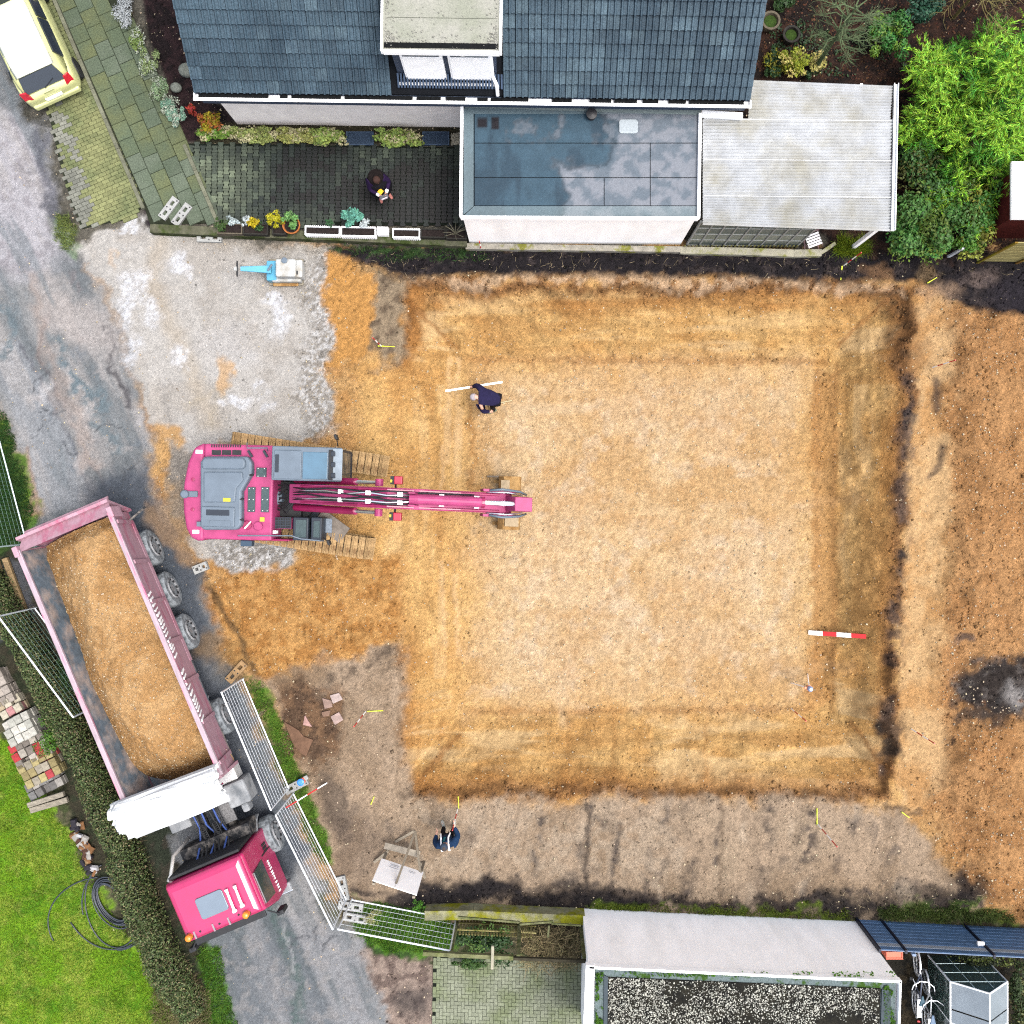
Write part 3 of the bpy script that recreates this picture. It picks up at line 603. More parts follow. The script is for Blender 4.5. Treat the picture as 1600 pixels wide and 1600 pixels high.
# parking bay of small pavers beside the car
BAY = [(40, -40), (66, -40), (84, 0), (222, 322), (206, 342), (150, 352), (128, 358), (112, 318), (92, 250), (74, 168), (90, 130), (60, -10)]
bay = flat('parking_bay', BAY, .035, M_joint)
m1 = worldmat('paver_moss', alb(156, 160, 112), alb(122, 132, 92), .9); m2 = worldmat('paver_grey', alb(160, 162, 150), alb(138, 140, 130), 1.2)
bm_ = {(0, 0): brickmesh('paver', .212, .104, .05, m1), (0, 1): brickmesh('paver', .212, .104, .05, m2)}
cells = [(i*.22+(j % 2)*.11, j*.112, 0, 0) for i in range(-40, 40) for j in range(-80, 90)]
pave(bay, BAY, (150, 250), KA+math.pi/2, cells, bm_, lambda x, y: 1 if (x < 120+.25*(y-230) and random.random() < .7) else 0, 'paver', .062)
# sidewalk of large slabs
WALK = [(66, -60), (170, -60), (182, 0), (212, 60), (262, 165), (288, 224), (340, 348), (235, 352), (226, 325), (88, 0)]
walk = flat('sidewalk', WALK, .045, M_joint)
ms1 = worldmat('slab_green', alb(106, 120, 96), alb(120, 128, 92), .7, grain=.3, rnd=.1); ms2 = worldmat('slab_grey', alb(118, 130, 112), alb(104, 118, 98), 1.0, grain=.3, rnd=.1)
sm = {(0, 0): brickmesh('paving_slab', .49, .44, .05, ms1, .012), (0, 1): brickmesh('paving_slab', .49, .44, .05, ms2, .012)}
cells = [(i*.502+(j % 2)*.2, j*.452+.29, 0, 0) for i in range(-14, 14) for j in range(0, 8)]
cells = [(u, -v, k, r) for u, v, k, r in cells]; cells = [(u, -v, k, r) for u, v, k, r in cells]
pave(walk, WALK, (154, 160), KA, cells, sm, lambda x, y: int(random.random() < .3+.4*(y > 230)), 'paving_slab', .075)
kb = mat('kerb_concrete', alb(138, 140, 120), .9, .22, 12, .3, rnd=.12)
kme = MB().box((0, 0, -.04), (.98, .1, .16)).mesh('kerb_stone', kb)
for a, b_, n in (((85, 0), (224, 326), 7), ((288, 226), (340, 348), 3)):
    p, q = P(*a, .1), P(*b_, .1); d = (q-p); kerb = struct(thing('kerb', 'kerb', 'kerb', (0, 0, 0)));
    del kerb['label'], kerb['category']
    L = d.length/n; ang = math.atan2(d.y, d.x)
    for i in range(n+(1 if a[1] == 0 else 0)):
        c = p+d*((i-(1 if a[1] == 0 else 0)+.5)/n); inst('kerb_stone', kme, (c.x, c.y, .09), ang, kerb, scale=(L/.995, 1, 1))
# courtyard of interlocking blocks
YARD = [(292, 224), (722, 230), (722, 352), (345, 352)]
yard = flat('courtyard', YARD, .045, M_jointd)
hb = [(-.1, -.082), (-.04, -.082), (-.025, -.06), (.025, -.06), (.04, -.082), (.1, -.082), (.1, .082), (.04, .082), (.025, .06), (-.025, .06), (-.04, .082), (-.1, .082)]
ym = {}
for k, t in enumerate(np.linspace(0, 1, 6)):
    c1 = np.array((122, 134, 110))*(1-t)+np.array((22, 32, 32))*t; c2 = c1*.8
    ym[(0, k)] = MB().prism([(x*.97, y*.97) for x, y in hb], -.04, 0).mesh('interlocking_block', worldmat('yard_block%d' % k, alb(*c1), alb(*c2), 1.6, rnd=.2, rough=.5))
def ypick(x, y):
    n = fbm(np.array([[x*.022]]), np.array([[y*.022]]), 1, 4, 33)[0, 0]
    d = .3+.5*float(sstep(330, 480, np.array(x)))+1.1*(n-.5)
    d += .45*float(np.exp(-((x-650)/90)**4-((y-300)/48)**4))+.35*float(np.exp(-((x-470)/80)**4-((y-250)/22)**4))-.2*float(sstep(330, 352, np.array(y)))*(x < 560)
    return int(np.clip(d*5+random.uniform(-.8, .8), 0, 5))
cells = [(i*.168+0, j*.203+(i % 2)*.1, 0, math.pi/2) for i in range(-30, 36) for j in range(-12, 12)]
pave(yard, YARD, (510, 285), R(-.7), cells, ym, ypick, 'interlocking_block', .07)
# herringbone paving at the bottom
HPV = [(677, 1494), (915, 1500), (915, 1640), (675, 1640)]
herr = flat('herringbone_paving', HPV, .04, M_jointd)
mh = worldmat('herring', alb(158, 164, 142), alb(136, 146, 112), 1.1, rnd=.12); hm = {(0, 0): brickmesh('paver', .198, .096, .05, mh)}
cells = []; u0 = .103
for a in range(-26, 27):
    for b_ in range(-26, 27):
        r = (a-b_) % 4
        if r == 0: cells.append(((a+1)*u0, (b_+.5)*u0, 0, 0))
        elif r == 3: cells.append(((a+.5)*u0, (b_+1)*u0, 0, math.pi/2))
pave(herr, HPV, (800, 1550), R(-1.2), cells, hm, lambda x, y: 0, 'paver', .065)

# ------------------------------------------------------------------ house
MW = mat('render_wall', (.72, .67, .63), .9, .08, 4, .25, 30)
MWH = mat('white_paint', (.82, .83, .84), .6, .06, 5, spec=.4)
MWALL = mat('white_wall', (.86, .86, .86), .9, .05, 3, .2, 40, col2=(.78, .78, .77), c2scale=1.2, c2lo=.5, c2hi=.75, stretch=(1, 1, .3))
MSL = mat('slate_clad', alb(78, 94, 120), .6, .15, 8, .2)
MTILE = worldmat('roof_tile', alb(84, 108, 124), alb(60, 82, 98), .8, .4, .65, .55, .12, .3, .4, .4)
MTILE2 = worldmat('roof_tile_lichen', alb(98, 122, 136), alb(72, 94, 110), 1.0, .4, .6, .6, .2, .3, .4, .4)
MDARK = mat('dark_debris', alb(28, 30, 32), .95, .3, 20)
EZ = 3.6
A_, B_ = P(304, 144, EZ), P(1172, 156, EZ); U = (B_-A_).normalized(); Vv = Vector((-U.y, U.x, 0)); HL = (B_-A_).length
house = thing('house', 'grey tiled house with white gutter and flat dormer at the top edge', 'house', (A_.x, A_.y, 0), math.atan2(U.y, U.x))
HM = house.matrix_basis.copy(); HI = Matrix.Rotation(-math.atan2(U.y, U.x), 4, 'Z') @ Matrix.Translation((-A_.x, -A_.y, 0))
def HLc(px, py, z): return HI @ P(px, py, z)
RIDGE_V, TANP = 4.6, 1.0
def roof_z(v): return EZ+.05+v*TANP
wl = HLc(371, 194, 0); wr = Vector((HL-.35, wl.y, 0)); wv = wl.y
MB().bb((wl.x, wv, 0), (wr.x, 9.2-wv, 3.4)).obj('wall', MW, house)
# gable triangles closing the loft
MB().extr([(wl.x, wv, 3.4), (wl.x, 9.2-wv, 3.4), (wl.x, 4.6, 7.6)], (.24, 0, 0)).obj('gable_wall', MW, house)
MB().extr([(wr.x-.24, wv, 3.4), (wr.x-.24, 9.2-wv, 3.4), (wr.x-.24, 4.6, 7.6)], (.24, 0, 0)).obj('gable_wall', MW, house)
MB().bb((-.0, .0, 2.92), (HL, .12, EZ-.08)).bb((0, .12, 2.92), (HL, wv-.01, 2.98)).obj('eave_cladding', MSL, house)
bx0, bx1 = HLc(643, 178, 2.6), HLc(712, 178, 2.6)
MB().bb((bx0.x, wv-.16, 2.3), (bx1.x, wv-.003, 2.9)).obj('roller_shutter_box', MSL, house)
# slab with the two planes
sl_ = MB()
sl_.extr([(0, .02, roof_z(0)-.05), (0, RIDGE_V, roof_z(RIDGE_V)-.05), (0, RIDGE_V, roof_z(RIDGE_V)-.22), (0, .02, roof_z(0)-.22)], (HL, 0, 0))
sl_.extr([(0, 9.2, roof_z(0)-.05), (0, RIDGE_V+.001, roof_z(RIDGE_V)-.05), (0, RIDGE_V+.001, roof_z(RIDGE_V)-.22), (0, 9.2, roof_z(0)-.22)], (HL, 0, 0))
roof = sl_.obj('roof', mat('roof_batten', alb(24, 30, 36), .9), house)
# tiles: two-roll profile, lapped
TW, TG = .3, .325
prof = [(-.147, .0), (-.13, .046), (-.10, .046), (-.08, .0), (-.002, .0), (.015, .046), (.045, .046), (.065, .0), (.147, .0)]
def tilemesh(m):
    vs = []; 
    for yy, zz in ((-.0, .075), (.36, .012)):
        for x, h in prof: vs.append((x, yy, h+zz))
    n = len(prof); fs = [(i, i+1, n+i+1, n+i) for i in range(n-1)]
    for x, h in prof: vs.append((x, .012, .052+h*.6))
    fs += [(2*n+i, 2*n+i+1, i+1, i) for i in range(n-1)]
    return MB().add(vs, fs).mesh('roof_tile', m)
tm = [tilemesh(MTILE), tilemesh(MTILE2)]
f0 = HLc(598, 76, 5.55); f1 = HLc(780, 78, 5.55)
sill_v = 0.0
for _ in range(12):
    q = HLc(690, 140, roof_z(sill_v)); sill_v = q.y
ncol = int(HL/TW); TWs = HL/ncol; rows = 16; stf = []
ta = math.atan(TANP)
for j in range(rows):
    v = .02+j*TG*math.cos(ta)
    for i in range(ncol):
        x = (i+.5)*TWs
        if f0.x+.02 < x < f1.x-.02 and v > sill_v-.12: continue
        k = int(random.random() < (.45 if (i > ncol*.55) else .22))
        if j < 7: inst('roof_tile', tm[k], (x, v, roof_z(v)-.05), 0, roof, scale=(TWs/TW, 1, 1), rot=(ta, random.uniform(-.006, .006), 0))
        else: stf.append((x, v))
vs, fs = [], []; bv = [v.co.copy() for v in tm[0].vertices]; bf = [tuple(p.vertices) for p in tm[0].polygons]; Rx = Matrix.Rotation(ta, 3, 'X')
for x, v in stf:
    n = len(vs); vs += [tuple(Rx @ c+Vector((x, v, roof_z(v)-.05))) for c in bv]; fs += [tuple(n+i for i in f) for f in bf]
me = bpy.data.meshes.new('roof_tile_field'); me.from_pydata(vs, [], fs); me.materials.append(MTILE); o = link(bpy.data.objects.new('roof_tile_field', me), roof); o['kind'] = 'stuff'
# gutter: trough, lip, leaf mould
gut = MB().bb((-.03, -.16, EZ-.13), (HL+.03, -.125, EZ+.0)).bb((-.03, -.125, EZ-.13), (HL+.03, -.0, EZ-.11)).bb((-.03, -.125, EZ-.11), (-.0, -.0, EZ)).bb((HL, -.125, EZ-.11), (HL+.03, -.0, EZ)).bb((-.03, -.205, EZ-.02), (HL+.03, -.16, EZ+.012)).obj('gutter', MWH, house, .004)
gd = MB()
for i in range(70):
    x = random.uniform(.05, HL-.3); gd.box((x+.1, -.062, EZ-.07+random.uniform(0, .03)), (random.uniform(.15, .5), .1, .05), random.uniform(-.03, .03))
gd.obj('gutter_debris', MDARK, gut)['kind'] = 'stuff'
# dormer
dtz = 5.55; f0 = HLc(598, 76, dtz); f1 = HLc(780, 78, dtz)
dv = f0.y+.12
dmr = MB().bb((f0.x+.12, dv, roof_z(sill_v)-.1), (f1.x-.12, 2.6, dtz-.1)).obj('dormer', MSL, house)
MDR = worldmat('dormer_roof', alb(176, 180, 164), alb(196, 196, 186), 1.0, .4, .65, .9, 0, .12)
MB().bb((f0.x, f0.y, dtz-.1), (f1.x, 2.75, dtz)).obj('dormer_roof', MDR, dmr)
tr_ = MB().bb((f0.x-.05, f0.y-.06, dtz-.14), (f0.x-.001, 2.75, dtz+.05)).bb((f1.x+.001, f0.y-.06, dtz-.14), (f1.x+.06, 2.75, dtz+.05)).bb((f0.x, f0.y-.07, dtz-.16), (f1.x, f0.y-.002, dtz-.02))
tr_.obj('roof_trim', MWH, dmr, .004)
MB().bb((f0.x+.03, f0.y+.02, dtz+.001), (f1.x-.03, f0.y+.14, dtz+.02)).obj('gutter_debris', MDARK, dmr)
gpos = np.array([(random.choice([f0.x+.06+random.random()**2*.2, f1.x-.06-random.random()**2*.2, random.uniform(f0.x, f1.x)]), 0, 0) for _ in range(500)]); gpos[:, 1] = np.where(RNG.random(500) < .5, f0.y+.15+RNG.random(500)**2*.25, RNG.uniform(f0.y, 2.4, 500)); gpos[:, 2] = dtz+.01
g = pebbles('roof_gravel', gpos, .012+.015*RNG.random(500), mat('roof_pebble', alb(190, 190, 180), .9, 0, island=.3), dmr); g['kind'] = 'stuff'
mb = MB()
for s_ in (.33, .66): mb.bb((f0.x+.1, f0.y+(2.4-f0.y)*s_, dtz+.001), (f1.x-.1, f0.y+(2.4-f0.y)*s_+.012, dtz+.006))
mb.obj('felt_seam', mat('seam', alb(120, 124, 112), .9), dmr)
MGL = mat('window_glass', alb(150, 158, 168), .12, .05, 3, spec=.6)
zs0 = roof_z(sill_v)
for a, b_ in ((626, 692), (700, 768)):
    xa, xb = HLc(a, 95, 4.9).x, HLc(b_, 95, 4.9).x
    w = MB().bb((xa, dv-.09, zs0+.1), (xb, dv-.002, dtz-.17)).obj('window', MWH, dmr, .006)
    MB().bb((xa+.07, dv-.105, dtz-.42), (xb-.07, dv-.093, dtz-.24)).obj('pane', MGL, w)
    MB().bb((xa+.05, dv-.11, zs0+.17), (xb-.05, dv-.093, dtz-.45)).obj('roller_blind', MWH, w)
MB().bb((f0.x+.1, dv-.2, zs0+.03), (f1.x-.1, dv-.003, zs0+.075)).obj('window_sill', MWH, dmr)
MB().tube([(f1.x-.22, dv-.06, dtz-.2), (f1.x-.22, dv-.06, zs0+.3), (f1.x-.12, dv-.2, zs0+.12), (f1.x-.1, dv-.4, roof_z(dv-.4)+.08)], .045, 8).obj('downpipe', MWH, dmr, smooth=True)
ap = MB(); apx = np.linspace(f0.x+.1, f1.x-.02, 34)
vlo, vhi = .1, dv-.02
for x in apx: ap.extr([(x, vlo, roof_z(vlo)+.02), (x, vhi, roof_z(vhi)+.02), (x, vhi, roof_z(vhi)+.055), (x, vlo, roof_z(vlo)+.055)], (.045, 0, 0))
MAP_ = mat('lead_apron', alb(84, 104, 132), .5, .15, 8)
if vhi > vlo+.15: ap.obj('ribbed_apron', MAP_, roof)
# light wells in front of the house
for k, (a, b_) in enumerate(((541, 584), (660, 702))):
    p, q = P(a, 206, .06), P(b_, 227, .06)
    lw = thing('light_well', 'blue grey grate over the basement light well %s' % ('farther from the garage' if k == 0 else 'next to the garage'), 'grate', ((p.x+q.x)/2, (p.y+q.y)/2, 0), 0, 'light wells by the house wall')
    hx, hy = (q.x-p.x)/2, (p.y-q.y)/2; MG = mat('grate', alb(84, 106, 134), .5, .1, 8, metal=.3)
    MB().bb((-hx, -hy, 0), (-hx+.03, hy, .09)).bb((hx-.03, -hy, 0), (hx, hy, .09)).bb((-hx+.03, -hy, 0), (hx-.03, -hy+.03, .09)).bb((-hx+.03, hy-.03, 0), (hx-.03, hy, .09)).obj('frame', MG, lw)
    mb = MB()
    for i in range(14): y = -hy+.04+i*(2*hy-.08)/13; mb.bb((-hx+.03, y-.006, .03), (hx-.03, y+.006, .075))
    mb.obj('grating', MG, lw); MB().bb((-hx+.03, -hy+.03, .0), (hx-.03, hy-.03, .028)).obj('cover', mat('grate_dark', alb(50, 66, 90), .6), lw)

# ------------------------------------------------------------------ garage with flat felt roof
def colpanel(name, quad, z, colf, parent, m, n=.05, thick=.02):
    a, b_, c, d = [P(x, y, z) for x, y in quad]   # TL TR BR BL
    nu = max(2, int((b_-a).length/n)); nv = max(2, int((d-a).length/n))
    u, v = np.meshgrid(np.linspace(0, 1, nu+1), np.linspace(0, 1, nv+1))
    a, b_, c, d = [np.array(t) for t in (a, b_, c, d)]
    p = (a[None, None]*((1-u)*(1-v))[..., None]+b_*(u*(1-v))[..., None]+c*(u*v)[..., None]+d*((1-u)*v)[..., None])
    k = np.arange((nu+1)*(nv+1)).reshape(nv+1, nu+1)
    F = np.stack([k[1:, :-1], k[1:, 1:], k[:-1, 1:], k[:-1, :-1]], -1).reshape(-1, 4)
    px, py = proj(p[..., 0], p[..., 1], z)
    V = p.reshape(-1, 3).copy(); V[:, 2] += (fbm(p[..., 0], p[..., 1], 2.5, 3, 41).ravel()-.5)*.012
    cc, ro = colf(px, py, p[..., 0], p[..., 1])
    o = mesh_np(name, V, F, m, parent, True)
    at = o.data.color_attributes.new('Col', 'FLOAT_COLOR', 'POINT'); at.data.foreach_set('color', np.concatenate([cc, np.ones(px.shape+(1,))], -1).astype(np.float32).ravel())
    at = o.data.color_attributes.new('Aux', 'FLOAT_COLOR', 'POINT'); at.data.foreach_set('color', np.stack([np.full(px.shape, .25), ro, ro*0, ro*0+1], -1).astype(np.float32).ravel())
    return o
FM = ground_mat('roof_felt', .25)
def felt(px, py, x, y):
    n = fbm(x, y, 1.1, 4, 42); n2 = fbm(x, y, 4, 4, 43); wx = px+(n-.5)*70; wy = py+(n2-.5)*30
    dry = np.maximum(sstep(-8, 10, polysd(wx, wy, [(945, 170), (1100, 170), (1100, 345), (880, 345), (878, 280), (860, 255), (950, 262), (965, 230), (960, 190)])), 0)
    dry = np.maximum(dry, .55*sstep(.5, .62, fbm(x, y, 2.2, 4, 44))*(py < 225)*(px > 790))
    wetc = lin((70, 98, 116))/EXPO*(1+.5*(n2-.5))[..., None]; wd = lin((48, 68, 84))/EXPO
    t = sstep(.5, .66, fbm(x*1.5, y*.5, 1.3, 4, 45))[..., None]; wetc = wetc*(1-.6*t)+wd*.6*t
    dc = lin((152, 158, 168))/EXPO; d2 = lin((122, 134, 146))/EXPO; t = sstep(.42, .62, n2)[..., None]; dc = dc*(1-t)+d2*t
    edge = np.exp(-((dry-.35)/.18)**2)[..., None]
    c = wetc*(1-dry[..., None])+dc*dry[..., None]; c = c*(1-.35*edge)
    for a, b_, w, h in ((753, 192, 8, 8), (774, 192, 6, 10)):
        k = (sstep(w+1.5, w-1.5, np.abs(px-a))*sstep(h+1.5, h-1.5, np.abs(py-b_)))[..., None]; c = c*(1-k)+lin((34, 32, 40))/EXPO*k
    return c, .55*(1-dry)
def border(px, py, x, y):
    c, w = felt(px, py, x, y); return c*.55+lin((150, 168, 172))/EXPO*.5, w*.6
GZR = 2.86
garage = thing('garage', 'flat grey felt roofed garage with white south wall between house and canopy', 'garage', tuple(P(905, 385, 0)))
ga, gb, gc, gdn = P(726, 160, 2.7), P(1092, 172, 2.7), P(1088, 340, 2.7), P(723, 338, 2.7)
def loc(o, p): return (p[0]-o.location.x, p[1]-o.location.y, p[2]-o.location.z)
wp = [loc(garage, t)[:2] for t in (gdn, gc, gb, ga)]
MB().prism(wp, 0, 2.78).obj('wall', MWALL, garage); MB().prism(wp, 2.781, 2.83).obj('roof_deck', MDARK, garage)
def reloc(o, par):            # geometry was made in world coordinates
    o.matrix_parent_inverse = Matrix.Translation(-par.location); return o
row = [(178, 223), (224.2, 277), (278.2, 321)]
cuts = [[741, 1091], [741, 1016, 1091], [741, 944, 1016, 1091]]
for (ya, yb), cx in zip(row, cuts):
    for xa, xb in zip(cx[:-1], cx[1:]):
        k = lambda x: 10*(x-725)/368*(1-(ya-178)/143)*0
        reloc(colpanel('felt_sheet', [(xa+.6, ya+k(xa)), (xb-.6, ya+k(xb)), (xb-.6, yb), (xa+.6, yb)], GZR, felt, garage, FM), garage)
reloc(colpanel('felt_sheet', [(726, 168), (1092, 179), (1092, 178.2), (726, 178)], GZR, border, garage, FM), garage)
reloc(colpanel('felt_edging', [(725, 168), (740, 178), (740, 322), (724, 336)], GZR+.004, border, garage, FM), garage)
reloc(colpanel('felt_edging', [(741, 322), (1091, 322), (1089, 339), (725, 337)], GZR+.008, border, garage, FM), garage)
reloc(colpanel('felt_flashing', [(727, 158), (1096, 168), (1094, 179.5), (727, 168)], GZR+.02, lambda px, py, x, y: (np.ones(px.shape+(3,))*lin((160, 176, 176))/EXPO, px*0+.1), garage, FM), garage)
tw = MB()
for a, b_ in (((722, 168), (720, 339)), ((720, 340.5), (1091, 342)), ((1093.5, 178), (1091, 342))):
    p, q = P(*a, GZR+.03), P(*b_, GZR+.03); tw.beam(loc(garage, p), loc(garage, q), .075, .16)
tw.obj('roof_trim', MWH, garage, .006)
p = P(924, 182, GZR); MB().lathe([(.11, 0), (.11, .14), (.14, .16), (.14, .19), (.04, .22)], 14, c=loc(garage, p)).obj('roof_vent', mat('black_plastic', (.02, .02, .022), .5), garage)
p = P(982, 198, GZR); mb = MB(); w, h = .24, .18
rr = [(sx*(w-.07)+.07*math.cos(t), sy*(h-.07)+.07*math.sin(t)) for sx, sy, t0 in ((1, 1, 0), (-1, 1, 1.571), (-1, -1, 3.142), (1, -1, 4.712)) for t in (t0, t0+.5, t0+1.07, t0+1.571)]
lp = loc(garage, p); mb.prism([(x+lp[0], y+lp[1]) for x, y in rr], lp[2]-.01, lp[2]+.03).obj('roof_hatch', mat('hatch', alb(200, 212, 220), .6, .15, 20), garage, .008)
kerbw = MB(); p, q = P(728, 386, .1), P(1062, 391, .1); kerbw.beam(p, q, .16, .24); 
tag(kerbw.obj('concrete_ledge', mat('ledge', alb(196, 190, 176), .9, .2, 5, .3, col2=alb(150, 150, 70), c2scale=2.2, c2lo=.52, c2hi=.6)), 'low pale concrete ledge along the foot of the garage wall', 'ledge')

# ------------------------------------------------------------------ canopy with corrugated sheets
MCOR = mat('corrugated', (.345, .36, .375), .45, .12, 3, spec=.3, col2=(.275, .27, .235), c2scale=.8, c2lo=.42, c2hi=.68, alpha=.93)
MAL = mat('aluminium', (.62, .64, .66), .35, .08, 6, metal=.6)
CZ = 2.62
canopy = thing('canopy', 'pale corrugated translucent canopy beside the garage', 'canopy', tuple(P(1240, 375, 0)))
rowsy = [(128, 185.5), (184.5, 248.5), (247.5, 305.5), (304.5, 357)]
for k, (ya, yb) in enumerate(rowsy):
    xl = 1173 if k == 0 else 1098; sh = MB()
    TL, TR, BR, BL = P(xl, ya-(4 if k == 0 else 0), CZ), P(1395, ya+(5 if k == 0 else 1), CZ-.06), P(1391, yb+(4 if k == 3 else 1), CZ-.06), P(xl-(0 if k else 4), yb-(6 if k == 3 else 0), CZ)
    n = 2*12; vs = []
    for i in range(n+1):
        t = i/n; zz = .034 if i % 2 else -.034; zz += .003*k
        a, b_ = TL.lerp(BL, t), TR.lerp(BR, t); nn = 6
        for j in range(nn+1): p = a.lerp(b_, j/nn); vs.append(loc(canopy, (p.x, p.y, p.z+zz)))
    fs = [(i*7+j, (i+1)*7+j, (i+1)*7+j+1, i*7+j+1) for i in range(n) for j in range(6)]
    o = sh.add(vs, fs).obj('corrugated_sheet', MCOR, canopy)
for x in (1158, 1222, 1283, 1343):
    p, q = P(x+2, 188 if x < 1170 else 132, CZ-.17), P(x-6, 350, CZ-.17); MB().beam(loc(canopy, p), loc(canopy, q), .07, .12).obj('rafter', MWH, canopy)
mbx = MB()
for y in (186.5, 249.5, 306.5):
    p, q = P(1100, y-1, CZ+.03), P(1392, y+2, CZ-.03); mbx.beam(loc(canopy, p), loc(canopy, q), .018, .008)
mbx.obj('joint_strip', mat('jstrip', (.42, .43, .44), .5), canopy)
g0, g1 = P(1399, 132, CZ-.08), P(1394, 361, CZ-.08); l0, l1 = Vector(loc(canopy, g0)), Vector(loc(canopy, g1)); dx = Vector((.05, 0, .05))
MB().beam(l0, l1, .11, .03).beam(l0+dx, l1+dx, .014, .1).beam(l0-Vector((.05, 0, -.05)), l1-Vector((.05, 0, -.05)), .014, .1).obj('gutter', MAL, canopy)
for x, y in ((1386, 140), (1380, 350)):
    p = P(x, y, CZ-.1); lp = loc(canopy, p); MB().bb((lp[0]-.05, lp[1]-.05, 0), (lp[0]+.05, lp[1]+.05, CZ-.17)).obj('post', MWH, canopy)
# house-side flashing box between gutter and canopy
p, q = P(1096, 178, CZ+.12), P(1160, 182, CZ+.12); MB().beam(loc(canopy, p), loc(canopy, q), .16, .1).obj('flashing', MWH, canopy)
# lattice glazed side wall
gw = thing('glazed_wall', 'grey green glazed lattice wall under the edge of the corrugated canopy', 'glass wall', tuple(P(1150, 383, 0)))
wa, wb = P(1072, 384, 0), P(1243, 386, 0); n, rws = 9, 4; d = (wb-wa)/n; MP = mat('lattice_pane', alb(146, 156, 150), .25, .2, 6, spec=.5, col2=alb(112, 126, 118), c2scale=2)
pl = MB().box((0, 0, 0), (d.length-.04, .012, .55)).mesh('pane', MP); ang = math.atan2(d.y, d.x)
fr = MB()
for i in range(n+1):
    p = wa+d*i; fr.bb((p.x-.02-gw.location.x, p.y-.03-gw.location.y, 0), (p.x+.02-gw.location.x, p.y+.03-gw.location.y, 2.45))
for j in range(rws+1):
    z = .12+j*.58; a, b_ = Vector(loc(gw, wa)), Vector(loc(gw, wb)); a.z = b_.z = z; fr.beam(a, b_, .04, .035)
fr.obj('frame', mat('lattice_frame', alb(196, 200, 196), .6, .1), gw)
for i in range(n):
    for j in range(rws):
        p = wa+d*(i+.5); inst('pane', pl, (p.x-gw.location.x, p.y-gw.location.y, .12+(j+.5)*.58), ang, gw)
pk = thing('picket_edging', 'low mossy wooden picket edging at the foot of the glazed wall', 'edging', tuple(P(1150, 385, 0)))
pkm = MB().box((0, 0, .15), (.05, .02, .3)).mesh('picket', mat('mossy_wood', alb(140, 130, 84), .9, .3, 9, rnd=.25, col2=alb(96, 120, 40), c2scale=3))
for i in range(30): p = P(1068+i*6, 388, 0); inst('picket', pkm, loc(pk, p), random.uniform(-.05, .05), pk)
cw = MB(); pts = [(1062, 392), (1160, 394), (1240, 397), (1282, 396)]
for a, b_ in zip(pts[:-1], pts[1:]): cw.beam(P(*a, .08), P(*b_, .08), .2, .22)
cw.beam(P(1282, 396, .08), P(1304, 381, .08), .1, .2)
tag(cw.obj('concrete_edging', mat('edging', alb(206, 202, 180), .9, .2, 5, .3, col2=alb(150, 152, 84), c2scale=2.5, c2lo=.5, c2hi=.62)), 'pale mossy concrete edging along the dark soil under the glazed wall', 'edging')

# ------------------------------------------------------------------ lower building with planted roof
LZ = 3.3
lb = thing('outbuilding', 'white walled flat building with planted gravel roof at the bottom edge', 'building', tuple(P(1130, 1430, 0)))
t0, t1, t2, t3 = P(920, 1508, LZ), P(1406, 1531, LZ), P(1400, 1690, LZ), P(917, 1690, LZ)
MB().prism([loc(lb, t)[:2] for t in (t3, t2, t1, t0)], 0, LZ-.12).obj('wall', MWALL, lb)
def quadp(px4, z0, z1, name, m, par, bev=0): return MB().prism([loc(lb, P(x, y, z1))[:2] for x, y in px4], loc(lb, (0, 0, z0))[2], loc(lb, (0, 0, z1))[2]).obj(name, m, par, bev)
MMOSS = worldmat('mossy_felt', alb(124, 140, 142), alb(70, 104, 40), 2.6, .52, .6, .9, 0, .3)
quadp([(927, 1690), (1396, 1690), (1400, 1535), (930, 1513)], LZ-.119, LZ-.02, 'roof', MMOSS, lb)
tr = MB()
for a, b_, w in (((914, 1690), (922, 1506), .22), ((920, 1509), (1407, 1531.5), .06), ((1405, 1530), (1400, 1690), .05)): tr.beam(loc(lb, P(*a, LZ)), loc(lb, P(*b_, LZ)), w, .2)
tr.obj('roof_trim', MWH, lb, .006)
MBED = worldmat('bed_dark', alb(32, 32, 30), alb(50, 48, 40), 3, .4, .6, .95, 0, .4)
BED = [(948, 1690), (1372, 1690), (1376, 1545), (950, 1527)]
quadp(BED, LZ-.02, LZ+.012, 'substrate', MBED, lb)
quadp([(942, 1690), (948, 1690), (950, 1527), (944, 1524)], LZ-.02, LZ+.03, 'bed_edge', mat('bed_edge', alb(84, 96, 104), .7, .1), lb)
quadp([(1374, 1690), (1392, 1690), (1392, 1548), (1378, 1546)], LZ-.02, LZ+.025, 'bed_edge', MATS['bed_edge'], lb)
pb = []; sz = []
while len(pb) < 6200:
    x, y = random.uniform(950, 1374), random.uniform(1528, 1612)
    if not inpoly(x, y, BED): continue
    d_ = fbm(np.array([[x*.03]]), np.array([[y*.03]]), 1, 3, 51)[0, 0]
    if d_+random.uniform(-.2, .2) < .44 and x > 1040: continue
    p = P(x, y, LZ+.02); pb.append(loc(lb, p)); sz.append(.009+.022*random.random()**2)
g = pebbles('sedum', np.array(pb), np.array(sz), mat('sedum', alb(222, 222, 208), .9, 0, island=.45, hue=.04), lb); g['kind'] = 'stuff'
mo = np.array([loc(lb, P(*random.choice([(random.uniform(935, 1398), 1517+random.uniform(0, 9)), (random.uniform(931, 942), random.uniform(1520, 1610)), (random.uniform(1380, 1398), random.uniform(1540, 1610))]), LZ)) for _ in range(1500)])
mo[:, 1] -= 0; sel = np.array([fbm(np.array([[q[0]]]), np.array([[q[1]]]), 2.5, 3, 52)[0, 0] > .48 for q in mo]); mo = mo[sel]
